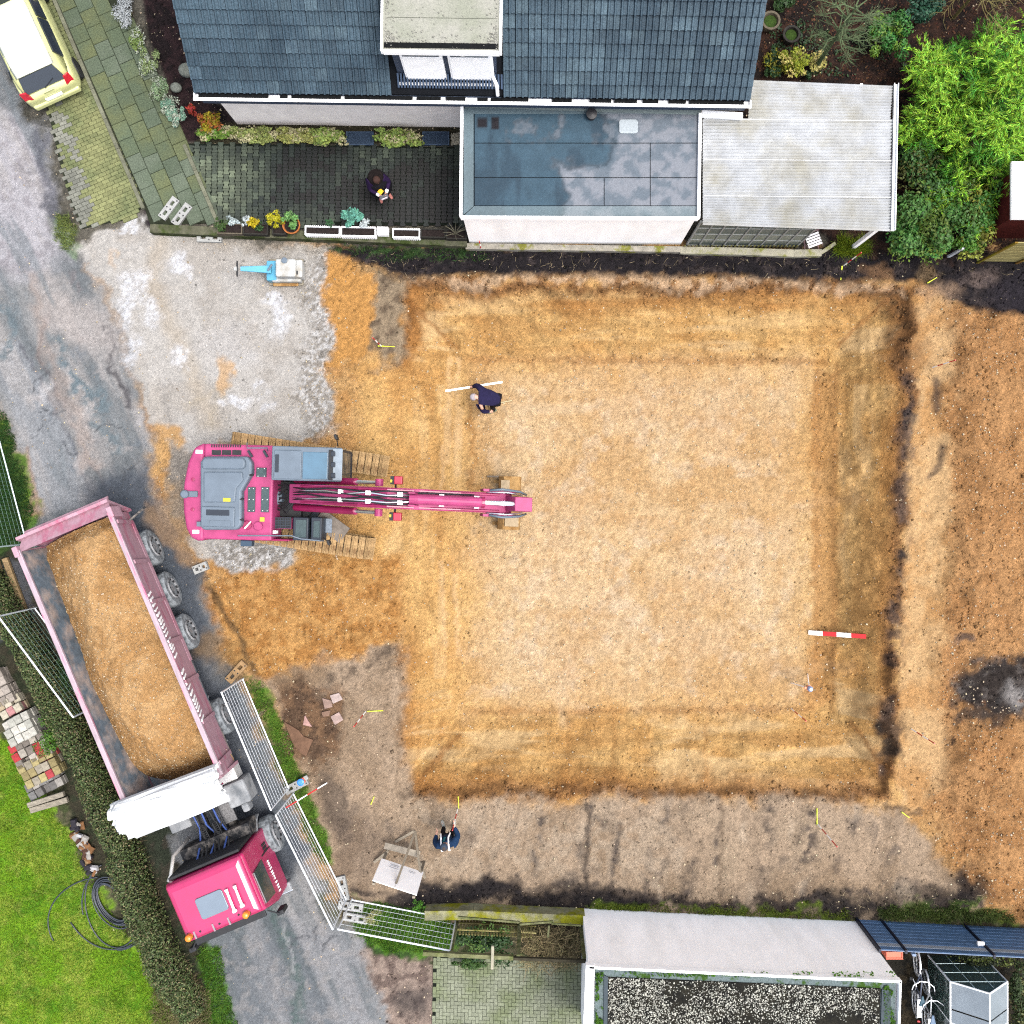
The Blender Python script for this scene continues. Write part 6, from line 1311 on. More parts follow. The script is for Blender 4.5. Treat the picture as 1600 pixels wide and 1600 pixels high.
MB().loft([[a+Vector((0, -.11, -.05)), a+Vector((0, .11, -.05)), a+Vector((0, .11, .04)), a+Vector((0, -.11, .04))], [b_+Vector((0, -.06, -.03)), b_+Vector((0, .06, -.03)), b_+Vector((0, .06, .03)), b_+Vector((0, -.06, .03))]]).obj('drawbar', MLB, pc, .01)
q = P(369, 420, 1.03)-o_; MB().box(q, (.13, .12, .07)).obj('control_head', MOFF, pc, .02); q2 = P(370.5, 420, 1.0)-o_
MB().tube([q2+Vector((.04*math.cos(t)-.0, .21*math.sin(t), .1*math.cos(t))) for t in np.linspace(0, 6.283, 22)], .016, 7).obj('guide_handle', MBK, pc)
q = P(423, 417, .66)-o_; MB().tube([q+Vector((-.08, -.1, 0)), q+Vector((.05, .06, .05))], .03, 8).obj('hydraulic_joint', MGY, pc)

# timbers by the verge, timber on the brick stacks
MTIM = mat('old_timber', alb(176, 150, 112), .9, .25, 5, .3, stretch=(1, 5, 5)); MTIG = mat('grey_timber', alb(176, 168, 152), .9, .25, 5, .3, stretch=(1, 5, 5))
def timber(a, b_, w, h, z, label, m, group):
    p, q = P(*a, z), P(*b_, z); c = (p+q)/2; t = MB().beam(p-c, q-c, w, h).obj('timber_beam', m, None, .012); t.location = c; return tag(t, label, 'timber', group)
timber((-10, 868), (28, 978), .2, .12, .1, 'brown timber beam by the fence, the one nearer the left edge', MTIM, 'timbers by the verge'); timber((8, 872), (46, 974), .16, .12, .1, 'brown timber beam by the fence, the one nearer the truck', MTIM, 'timbers by the verge')
# stacks of salvaged pavers
STK = [((8, 1072), 3, 4, 3, [(196, 186, 176), (176, 166, 156)], 'sand coloured'), ((26, 1100), 3, 2, 3, [(206, 198, 178), (196, 180, 150), (206, 150, 150)], 'buff'), ((45, 1132), 4, 3, 4, [(216, 214, 204), (200, 200, 190)], 'white'), ((58, 1166), 5, 3, 3, [(158, 150, 142), (190, 70, 74), (140, 132, 124), (196, 188, 176)], 'mixed grey and red'), ((72, 1196), 5, 3, 3, [(190, 176, 126), (170, 156, 112), (200, 84, 90), (176, 168, 150)], 'yellowish'), ((76, 1222), 5, 2, 2, [(150, 150, 150), (130, 128, 126), (180, 176, 170)], 'grey cobble')]
sdir = R(-62); bsm = {}
for (c_, nu_, nv_, nl, cols, nm) in STK:
    g = P(*c_, 0); t = thing('paver_stack', 'low stack of %s pavers along the hedge' % nm, 'paver stack', (g.x, g.y, 0), sdir+R(90), 'stacks of salvaged pavers')
    for k in range(nl):
        for i in range(nu_):
            for j in range(nv_):
                if k == nl-1 and random.random() < .12: continue
                cc = random.choice(cols)
                if cc not in bsm: bsm[cc] = brickmesh('paver', .2, .235, .135, mat('stack_%d_%d_%d' % cc, alb(*cc), .9, .2, 8, .3, rnd=.15), .01)
                inst('paver', bsm[cc], ((i-(nu_-1)/2)*.215+random.uniform(-.015, .015), (j-(nv_-1)/2)*.25+random.uniform(-.015, .015), (k+1)*.14), random.uniform(-.07, .07), t)
timber((44, 1258), (100, 1240), .14, .12, .36, 'weathered grey timber, upper of the pair below the cobble stack', MTIG, 'timbers at the paver stacks'); timber((48, 1266), (106, 1249), .16, .12, .22, 'weathered grey timber, lower of the pair below the cobble stack', MTIG, 'timbers at the paver stacks')
# rubble heap
g = P(128, 1325, 0); rb = thing('rubble_heap', 'small heap of broken bricks and white scraps at the hedge foot', 'rubble', tuple(g)); rr3 = random.Random(8)
for i in range(46):
    px, py = 112+rr3.uniform(0, 1)*14+(i/46)*26, 1282+(i/46)*80+rr3.uniform(-8, 8); q = P(px, py, .08)-g; cc = rr3.choice([(190, 186, 180), (150, 110, 76), (96, 70, 60), (222, 222, 226), (60, 58, 66), (178, 150, 110)])
    mb = MB(); Mr = Matrix.Rotation(rr3.uniform(0, 6), 3, 'Z') @ Matrix.Rotation(rr3.uniform(-.5, .5), 3, 'X'); mb.box((0, 0, 0), (rr3.uniform(.08, .3), rr3.uniform(.06, .2), rr3.uniform(.04, .1)), M=Mr, taper=(rr3.uniform(.6, 1), rr3.uniform(.6, 1)))
    o = mb.obj('rubble_piece', mat('rub_%d_%d_%d' % cc, alb(*cc), .9, .2, 9), rb); o.location = q+Vector((0, 0, rr3.uniform(0, .1)))
# black pipe coils on the lawn
MHO = mat('pipe_black', (.02, .025, .035), .4, .1, 8)
def arc(cx, cy, rx, ry, a0, a1, z, n=40, tilt=0): return [P(cx+rx*math.cos(R(a))*math.cos(tilt)-ry*math.sin(R(a))*math.sin(tilt), cy+rx*math.cos(R(a))*math.sin(tilt)+ry*math.sin(R(a))*math.cos(tilt), z) for a in np.linspace(a0, a1, n)]
hc_ = thing('pipe_coil', 'tight coil of black pipe lying on the lawn at the hedge foot', 'pipe coil', tuple(P(178, 1415, 0))); rr4 = random.Random(3)
for i in range(9):
    pts = [p-hc_.location for p in arc(176+rr4.uniform(-3, 3), 1410+rr4.uniform(-3, 3), 16+i*1.5, 32+i*1.3, 0, 360, .04+.028*(i % 4), 34, R(-33))]; MB().tube(pts, .019, 6).obj('pipe_winding', MHO, hc_, smooth=True)
hl = thing('pipe_length', 'loose black pipe sweeping in wide loops over the lawn', 'pipe', tuple(P(150, 1440, 0)))
for pts in (arc(165, 1440, 90, 70, 155, 262, .04), arc(176, 1415, 42, 66, 60, 262, .05, tilt=R(-10)), arc(170, 1380, 78, 104, 20, 150, .06, tilt=R(-8)), arc(176, 1400, 60, 84, 10, 120, .07, tilt=R(-20)), arc(172, 1392, 66, 94, 5, 100, .05, tilt=R(-14)), arc(160, 1412, 32, 50, 160, 250, .04)):
    MB().tube([p-hl.location for p in pts], .019, 6).obj('pipe_loop', MHO, hl, smooth=True)
# broken slabs by the fence
MSLB = mat('broken_slab', alb(156, 128, 110), .9, .2, 6, .3)
for px, py, pts, lb_, cc in ((471, 1155, [(-26, -28), (-4, -15), (4, -5), (19, 0), (8, 26), (-2, 20), (-12, 8)], 'large broken brown slab lying in the brown soil', (132, 102, 82)), (480, 1126, [(-3, -9), (8, 9), (-6, 6)], 'small triangular pinkish slab shard', (206, 166, 158)), (524, 1090, [(-8, -4), (6, -8), (12, 2), (-3, 9)], 'light pinkish square slab, upper of two', (206, 188, 182)), (512, 1098, [(-8, -8), (6, -4), (8, 6), (-4, 9)], 'cracked slab tucked under the upper pinkish slab', (176, 150, 138)), (526, 1122, [(-9, -3), (4, -10), (11, 2), (-2, 10)], 'pinkish square slab, lower of two', (196, 172, 164)), (511, 1114, [(-8, -2), (6, -5), (4, 4), (-6, 5)], 'dull slab shard between the two square slabs', (160, 130, 112))):
    g = GP(px, py); mb = MB().prism([(x*H/FPX, -y*H/FPX) for x, y in pts][::-1], -.01, .06); o = mb.obj('broken_slab', mat('slab_%d' % cc[1], alb(*cc), .9, .2, 6, .3), None, .008); o.location = (g.x, g.y, g.z+.01); tag(o, lb_, 'slab', 'broken slabs')

# ------------------------------------------------------------------ planters along the courtyard edge
pw_ = MB(); 
for a, b_ in (((238, 359), (345, 364)), ((345, 364), (540, 372)), ((540, 372), (730, 381))): pw_.beam(P(*a, .14), P(*b_, .14), .24, .34)
tag(pw_.obj('planter_wall', mat('mossy_wall', alb(112, 112, 92), .9, .25, 6, .3, col2=alb(70, 84, 40), c2scale=2.2, c2lo=.42, c2hi=.58)), 'low mossy retaining wall below the row of planters', 'wall')
MSOIL = mat('pot_soil', alb(52, 44, 42), .95, .4, 20); MPLD = mat('planter_dark', alb(62, 60, 56), .8, .25, 9); MPLW = mat('planter_wood', alb(120, 112, 96), .85, .25, 9)
def planter(a, b_, m, label, z=.32, h=.24, ribs=False, soil=True):
    p, q = P(a[0], b_[1], z+h), P(b_[0], a[1], z+h); c = (p+q)/2; hx, hy = (q.x-p.x)/2, (q.y-p.y)/2; t = thing('planter', label, 'planter', (c.x, c.y, z-.02), R(-1.2), 'planters on the courtyard wall')
    xs_ = [-hx, -hx+.03, hx-.03, hx]; ys_ = [-hy, -hy+.03, hy-.03, hy]; gridblock(xs_, ys_, {(1, 1)}, h).obj('trough', m, t)
    if ribs:
        n = int(hx*2/.055)
        for s in (-1, 1):
            mb = MB()
            for i in range(n): mb.box((-hx+.03+i*(2*hx-.06)/(n-1), s*(hy+.008), h/2), (.025, .014, h-.01))
            mb.obj('ribbing', m, t)['kind'] = 'stuff'
    if soil: MB().bb((-hx+.028, -hy+.028, .0), (hx-.028, hy-.028, h-.05)).obj('soil', MSOIL, t)
    else: MB().bb((-hx+.028, -hy+.028, 0), (hx-.028, hy-.028, h-.002)).obj('lid', m, t)
    return t
planter((339, 349), (378, 365), MPLW, 'wooden framed planter with grass at the left end of the row'); planter((379, 349), (418, 366), MPLD, 'dark planter holding the silver and yellow plants'); planter((425, 350), (446, 366), MPLD, 'dark planter under the yellow conifer')
planter((476, 353), (531, 367), MWH, 'white ribbed planter with wilted stems, first of the long white pair', ribs=True); planter((532, 354), (587, 369), MWH, 'white ribbed planter under the big blue green plant', ribs=True); planter((589, 354), (606, 366), MWH, 'small closed white box in the planter row', soil=False); planter((613, 357), (656, 371), MWH, 'shorter white ribbed planter with bare soil', ribs=True); planter((657, 357), (696, 371), MPLD, 'empty dark planter right of the short white planter'); planter((697, 358), (729, 373), MPLD, 'dark planter with twigs beside the garage wall')
g = P(459, 356, .3); pt = thing('flower_pot', 'round terracotta pot with a green plant in the planter row', 'pot', (g.x, g.y, .3)); MTC = mat('terracotta', alb(206, 128, 72), .85, .15, 9)
MB().lathe([(.17, 0), (.24, .26), (.25, .26), (.25, .3), (.22, .3), (.2, .24)], 20).obj('pot', MTC, pt); MB().lathe([(.2, .2), (.2, .245), (.0, .25)], 14).obj('soil', MSOIL, pt)
for px, py, r, m, lb_ in ((1200, 41, .24, MPLW, 'pale round pot with moss beside the house corner'), (1232, 62, .22, MPLD, 'dark round tub standing in the garden shade')):
    g = P(px, py, 0); t = thing('garden_pot', lb_, 'pot', tuple(g)); MB().lathe([(r*.75, 0), (r, .3), (r+.03, .3), (r+.03, .36), (r-.03, .36), (r-.05, .25)], 20).obj('pot', m, t); MB().lathe([(r-.06, .2), (r-.06, .28), (0, .29)], 14).obj('soil', mat('moss_soil', alb(60, 84, 34), .95, .4, 20), t)
# boulders in the bed
for px, py, r, lb_ in ((275, 137, .17, 'round grey boulder in the bed'), (292, 110, .24, 'pale boulder half under the eave')):
    g = P(px, py, r*.6); mb = MB(); mb.lathe([(r*.6, -r*.6), (r, -r*.1), (r*.9, r*.35), (r*.5, r*.6), (.02, r*.66)], 12); o = mb.obj('boulder', mat('boulder', alb(150, 156, 146), .9, .25, 9, .4), None, smooth=True); o.location = g; o.scale = (1, .85, 1); tag(o, lb_, 'boulder')

# ------------------------------------------------------------------ lower edge: wall, pergola, pickets, screen fence, bikes, greenhouse
yw = MB()
for a, b_ in (((665, 1425), (740, 1424)), ((740, 1424), (820, 1428)), ((820, 1428), (913, 1432))): yw.beam(P(*a, .25), P(*b_, .25), .26, .5)
tag(yw.obj('boundary_wall', mat('yellow_moss_wall', alb(176, 174, 140), .9, .25, 4, .3, col2=alb(170, 170, 40), c2scale=1.6, c2lo=.45, c2hi=.58)), 'low concrete boundary wall with yellow moss above the pergola', 'wall')
MPER = mat('pergola_wood', alb(140, 142, 104), .9, .3, 7, .3, col2=alb(104, 116, 60), c2scale=2.5)
pg = thing('pergola', 'weathered wooden pergola over brambles beside the outbuilding', 'pergola', tuple(P(812, 1437, 0))); o_ = pg.location
for px, py in ((714, 1437), (812, 1438), (907, 1441)): MB().beam(P(px, py, 0)-o_, P(px, py, 0)-o_+Vector((0, 0, 2.15)), .1, .1).obj('post', MPER, pg)
MB().beam(P(661, 1489, 2.2)-o_, P(802, 1496, 2.2)-o_, .1, .12).obj('top_beam', MPER, pg); MB().beam(P(800, 1497, 2.18)-o_, P(926, 1502, 2.18)-o_, .07, .1).obj('top_beam', mat('pergola_dark', alb(74, 70, 56), .9, .3, 7), pg)
MB().beam(P(716, 1433, 1.05)-o_, P(812, 1441, 1.05)-o_, .05, .06).obj('rail', MPER, pg); MB().beam(P(812, 1444, 1.1)-o_, P(864, 1440, 1.1)-o_, .05, .06).obj('rail', MPER, pg); MB().beam(P(862, 1443, 1.15)-o_, P(908, 1446, 1.15)-o_, .04, .05).obj('rail', MPER, pg)
MB().beam(P(770, 1478, 2.3)-o_, P(769, 1514, 2.3)-o_, .07, .06).obj('cross_bar', mat('pergola_pale', alb(196, 192, 170), .9, .2), pg); MB().beam(P(858, 1446, 1.2)-o_, P(856, 1464, 1.2)-o_, .05, .05).obj('cross_bar', MPER, pg)
for a, b_ in (((815, 1490), (796, 1500)), ((815, 1490), (832, 1500))): MB().beam(P(*a, 1.8)-o_, P(*b_, 2.12)-o_, .05, .05).obj('brace', MPER, pg)
pf = thing('picket_fence', 'mossy wooden picket fence behind the pergola brambles', 'fence', tuple(P(770, 1434, 0))); o_ = pf.location
pkm2 = MB().extr([(-.03, -.01, 0), (.03, -.01, 0), (.03, -.01, .9), (0, -.01, .95), (-.03, -.01, .9)], (0, .02, 0)).mesh('picket', mat('picket_wood', alb(186, 176, 120), .9, .25, 6, rnd=.25, col2=alb(140, 146, 60), c2scale=2))
for i in range(24): q = P(722+i*4.7, 1437+i*.18, 0)-o_; inst('picket', pkm2, q, R(-2), pf)
for z in (.3, .72): MB().beam(P(718, 1436, 0)-o_+Vector((0, .03, z)), P(838, 1441, 0)-o_+Vector((0, .03, z)), .03, .07).obj('rail', MATS['picket_wood'], pf)
# blue screen fence
MBL = mat('screen_strip', alb(122, 164, 214), .5, .15, 5, rnd=.12); MBLP = mat('screen_post', alb(24, 36, 62), .5); MBW = mat('screen_light', alb(214, 228, 244), .5)
bf0, bf1 = P(1338, 1436, 0), P(1640, 1452, 0); fd = (bf1-bf0).normalized(); L_ = P(1375, 1438, 0); tot = (bf1-bf0).length
sf = thing('screen_fence', 'dark blue slatted privacy fence right of the white outbuilding', 'fence', tuple(bf0), math.atan2(fd.y, fd.x))
posts = [.0, .7, 3.05, 5.4]
for x in posts:
    MB().bb((x-.03, -.05, 0), (x+.03, .05, 1.9)).obj('post', MBLP, sf)
for xa, xb in zip(posts[:-1], posts[1:]):
    for k in range(9): MB().bb((xa+.035, -.012, .05+k*.2), (xb-.035, .012, .05+k*.2+.165)).obj('slat', MBL if k != 7 else MBW, sf)
    wm = MB()
    for i in range(int((xb-xa)/.05)): wm.tube([(xa+.05+i*.05, .02, .03), (xa+.05+i*.05, .02, 1.83)], .0035, 4, False)
    wm.obj('wire_mesh', MBLP, sf)['kind'] = 'stuff'
    MB().tube([(xa, .0, 1.86), (xb, 0, 1.86)], .014, 6).obj('top_rail', mat('screen_rail', alb(120, 150, 190), .4), sf)
q = Vector((2.95, .06, 1.3)); MB().box(q, (.2, .12, .1)).obj('white_cap', MWH, sf, .03); MB().box((.9, -.06, 1.88), (.1, .06, .1)).obj('clamp', MATS['screen_rail'], sf)
g = P(1398, 1493, .6); cr_ = thing('red_crate', 'small orange red crate under the blue fence corner', 'crate', (g.x, g.y, 0)); MOR = mat('crate_orange', (.45, .1, .06), .5, .08)
gridblock([-.23, -.21, .21, .23], [-.1, -.08, .08, .1], {(1, 1)}, .6).obj('shell', MOR, cr_); MB().bb((-.209, -.079, .3), (.209, .079, .57)).obj('contents', MOR, cr_); MB().bb((-.24, -.11, .56), (.24, -.1, .6)).obj('rim', MOR, cr_)
# bicycles
def bicycle(rear, front, label, fc, sc_c, lean):
    pr, pf_ = P(*rear, 0), P(*front, 0); d = pf_-pr; L = d.length; t = thing('bicycle', label, 'bicycle', tuple(pr), math.atan2(d.y, d.x), 'bicycles by the outbuilding'); t.rotation_euler = (lean, 0, math.atan2(d.y, d.x))
    mf = mat('bike_'+fc[0], fc[1], .35, .05, 4, spec=.5); msv = mat('bike_silver', (.7, .72, .74), .3, metal=.5)
    for x in (0, L):
        w = bpy.data.objects.new('wheel', None); link(w, t); w.location = (x, 0, .34)
        MB().tube([(.32*math.cos(a), 0, .32*math.sin(a)) for a in np.linspace(0, 6.2832, 30)], .021, 6, False).obj('tyre', MATS['tyre'], w); MB().tube([(.295*math.cos(a), 0, .295*math.sin(a)) for a in np.linspace(0, 6.2832, 30)], .012, 5, False).obj('rim', msv, w)
        sp_ = MB()
        for k in range(12): a = k*math.pi/6; sp_.tube([(0, 0, 0), (.29*math.cos(a), 0, .29*math.sin(a))], .003, 3, False)
        so_ = sp_.obj('spokes', msv, w); so_['kind'] = 'stuff'
        MB().tube([(.365*math.cos(a), 0, .365*math.sin(a)) for a in np.linspace(.2 if x else .5, 2.3 if x else 2.9, 12)], .028, 6).obj('mudguard', msv, w)
    bb, st2, hdt = (L*.42, 0, .3), (L*.34, 0, .78), (L*.84, 0, .86)
    for a, b_, r in ((bb, st2, .018), (bb, (L*.87, 0, .72), .022), (st2, hdt, .018), ((0, .03, .34), bb, .012), ((0, .03, .34), st2, .011), (hdt, (L, .04, .34), .016), ((L*.84, 0, .8), (L*.81, 0, 1.02), .015)): MB().tube([a, b_], r, 6).obj('frame_tube', mf, t)
    MB().tube([(L*.62, .3, 1.02), (L*.74, .27, 1.05), (L*.84, .1, 1.03), (L*.84, -.1, 1.03), (L*.74, -.27, 1.05), (L*.62, -.3, 1.02)], .014, 6).obj('handlebar', msv, t)
    for s in (-1, 1): MB().tube([(L*.62, s*.3, 1.02), (L*.53, s*.31, 1.0)], .019, 6).obj('grip', MBK, t)
    MB().tube([st2, (L*.32, 0, .95)], .013, 6).obj('seat_post', msv, t)
    MB().loft([[(L*.32-.12, -.1, .95), (L*.32-.12, .1, .95), (L*.32-.12, .08, 1.0), (L*.32-.12, -.08, 1.0)], [(L*.32+.02, -.06, .96), (L*.32+.02, .06, .96), (L*.32+.02, .05, 1.0), (L*.32+.02, -.05, 1.0)], [(L*.32+.16, -.02, .96), (L*.32+.16, .02, .96), (L*.32+.16, .018, .99), (L*.32+.16, -.018, .99)]]).obj('saddle', sc_c, t, .012)
    MB().bb((-.2, -.06, .72), (L*.26, .06, .735)).obj('luggage_rack', msv, t); MB().box((-.34, 0, .68), (.03, .07, .05)).obj('rear_light', MRP, t); MB().box((L+.02, 0, .86), (.07, .07, .07)).obj('front_light', MBK, t, .02)
    MB().lathe([(.09, -.008), (.09, .008)], 16, axis='Y', c=bb).obj('chainring', msv, t)
    for s in (-1, 1): MB().tube([bb, (bb[0]+s*.16, s*.06, bb[2]-s*.05)], .01, 5).obj('crank', msv, t); MB().box((bb[0]+s*.16, s*.11, bb[2]-s*.05), (.09, .08, .025)).obj('pedal', MBK, t)
bicycle((1425, 1557), (1427, 1496), 'silver bicycle with dark saddle nearer the outbuilding wall', ('dark', (.05, .06, .09)), mat('saddle_teal', alb(70, 110, 130), .5), R(-6)); bicycle((1440, 1586), (1439, 1524), 'silver bicycle with pale blue saddle nearer the greenhouse', ('silver', (.6, .63, .68)), mat('saddle_blue', alb(150, 180, 214), .5), R(-4))
# greenhouse
zw = 1.5; nw, ne, apx_ = P(1485, 1534, zw), P(1574, 1540, zw), P(1548, 1555, 2.17); gh_ = thing('greenhouse', 'aluminium greenhouse with milky roof panels beside the bicycles', 'greenhouse', (nw.x, nw.y, 0)); wid = ne.x-nw.x; dep = 2.2
MPC = mat('polycarbonate', alb(178, 192, 204), .25, .1, 2, spec=.5, alpha=.82); MPCD = mat('greenhouse_glass', alb(96, 122, 116), .12, .15, 3, spec=.6, alpha=.55); MALW = mat('alu_white', (.74, .76, .78), .35, metal=.3)
za = 2.12
for xx, zz in ((0, zw), (wid, zw), (wid/2, za)): MB().tube([(xx, 0, zz), (xx, -dep, zz)], .022, 6).obj('frame_bar', MALW, gh_)
for yy in (0, -dep/2, -dep):
    for a, b_ in (((0, yy, zw), (wid/2, yy, za)), ((wid/2, yy, za), (wid, yy, zw)), ((0, yy, 0), (0, yy, zw)), ((wid, yy, 0), (wid, yy, zw))): MB().tube([a, b_], .024 if yy == 0 else .016, 6).obj('frame_bar', MALW, gh_)
for x in (wid*.33, wid*.66): MB().tube([(x, 0, 0), (x, 0, zw+.3)], .012, 5).obj('frame_bar', MGREEN_F, gh_)
for z in (.5, 1.0, zw): MB().tube([(0, 0, z), (wid, 0, z)], .014, 5).obj('frame_bar', MGREEN_F, gh_)
for s in (0, 1):
    for k in range(3):
        y0_, y1_ = -.02-k*dep/3, -(k+1)*dep/3+.02; xa, xb, za_, zb_ = (0.02, wid/2-.01, zw+.01, za) if s == 0 else (wid/2+.01, wid-.02, za, zw+.01)
        MB().extr([(xa, y0_, za_), (xb, y0_, zb_), (xb, y1_, zb_), (xa, y1_, za_)], (0, 0, .012)).obj('roof_pane', MPC, gh_)
for k in range(3):
    x0_, x1_ = wid*k/3+.02, wid*(k+1)/3-.02
    for z0, z1 in ((.03, .49), (.52, .99), (1.02, zw-.02)): MB().bb((x0_, -.004, z0), (x1_, .004, z1)).obj('wall_pane', MPCD, gh_)
for k in range(2):
    for z0, z1 in ((.03, .74), (.77, zw-.02)): MB().bb((-.004, -(k+1)*dep/2+.02, z0), (.004, -k*dep/2-.02, z1)).obj('wall_pane', MPCD, gh_); MB().bb((wid-.004, -(k+1)*dep/2+.02, z0), (wid+.004, -k*dep/2-.02, z1)).obj('wall_pane', MPCD, gh_)
MB().extr([(0.02, 0, zw+.01), (wid-.02, 0, zw+.01), (wid/2, 0, za-.02)], (0, -.006, 0)).obj('gable_pane', MPCD, gh_)
# far corner: slatted wooden fence, shed, metal post
wf0 = P(1527, 409, 0); wf = thing('slatted_fence', 'yellowish wooden slat fence at the right edge below the shrubs', 'fence', tuple(wf0), R(-1)); MSLT = mat('slat_wood', alb(196, 184, 124), .85, .2, 6, rnd=.12, stretch=(1, 5, 5))
for k in range(12): MB().bb((.03, -.015, .12+k*.17), (2.2, .015, .12+k*.17+.13)).obj('slat', MSLT, wf)
for x in (0, 1.1, 2.2): MB().bb((x-.04, -.055, 0), (x+.04, -.016, 2.25)).obj('post', mat('post_moss', alb(150, 140, 40), .9, .25, 5, col2=alb(176, 130, 60), c2scale=1.5), wf)
p0_ = P(1584, 342, 2.3); shd = thing('garden_shed', 'white roofed garden shed half hidden behind shrubs at right edge', 'shed', (p0_.x, p0_.y, 0)); MB().bb((.1, .1, 0), (2.4, 1.3, 2.2)).obj('wall', mat('shed_red', alb(110, 44, 40), .8, .2), shd); MB().bb((-.05, 0, 2.2), (2.5, 1.5, 2.3)).obj('roof', MWALL, shd)
p, q = P(1482, 401, .1), P(1505, 388, .9); mp = MB().beam(p-p, q-p, .09, .05).obj('metal_post', MGALV, None); mp.location = p; tag(mp, 'grey metal post leaning under the dark shrubs', 'post')
# garden chair under the canopy
g = P(1264, 381, 0); ch = thing('garden_chair', 'old tubular garden chair at the canopy corner', 'chair', tuple(g), R(20)); MTB = mat('chair_tube', alb(196, 160, 164), .5)
for s in (-1, 1):
    MB().tube([(s*.2, -.22, 0), (s*.2, .2, .45), (s*.2, .32, .85)], .014, 6).obj('side_tube', MTB, ch); MB().tube([(s*.2, .25, 0), (s*.2, -.2, .45)], .014, 6).obj('leg', MTB, ch)
for k in range(5): MB().bb((-.2, -.18+k*.075, .44), (.2, -.13+k*.075, .455)).obj('seat_slat', MWH, ch)
for k in range(4): MB().bb((-.2, .2+k*.035, .5+k*.1), (.2, .215+k*.035, .57+k*.1)).obj('back_slat', MTB, ch)

# ------------------------------------------------------------------ people
MSKIN = mat('skin', (.4, .23, .17), .6, .05, 9)
def skinmesh(name, nodes, edges, m, parent, sub=1):
    me = bpy.data.meshes.new(name); me.from_pydata([n_[0] for n_ in nodes], edges, []); me.materials.append(m); o = link(bpy.data.objects.new(name, me), parent)
    md = o.modifiers.new('skin', 'SKIN'); md.use_smooth_shade = True
    me.skin_vertices[0].data[0].use_root = True
    for i, n_ in enumerate(nodes): r = n_[1]; me.skin_vertices[0].data[i].radius = r if isinstance(r, tuple) else (r, r)
    sm_ = o.modifiers.new('sub', 'SUBSURF'); sm_.levels = sm_.render_levels = sub; return o
def hand(w, d, side, up):
    """wrist, direction, thumb side -> finger chains (nodes, edges) rooted inside the palm"""
    d = d.normalized(); n_ = d.cross(side).normalized(); nodes, edges = [(w, .022), (w+d*.04, (.036, .018)), (w+d*.085, (.038, .016))], [(0, 1), (1, 2)]
    for k, (o, L) in enumerate(((-.03, .06), (-.01, .075), (.011, .08), (.031, .07))):
        b0 = w+d*.085+side*o; c1 = b0+d*L*.5-n_*.008; c2 = b0+d*L*.85-n_*L*.45; i = len(nodes); nodes += [(b0, .009), (c1, .0085), (c2, .0075)]; edges += [(2, i), (i, i+1), (i+1, i+2)]
    i = len(nodes); nodes += [(w+d*.045+side*.042, .011), (w+d*.08+side*.058-n_*.012, .009)]; edges += [(1, i), (i, i+1)]
    return nodes, edges
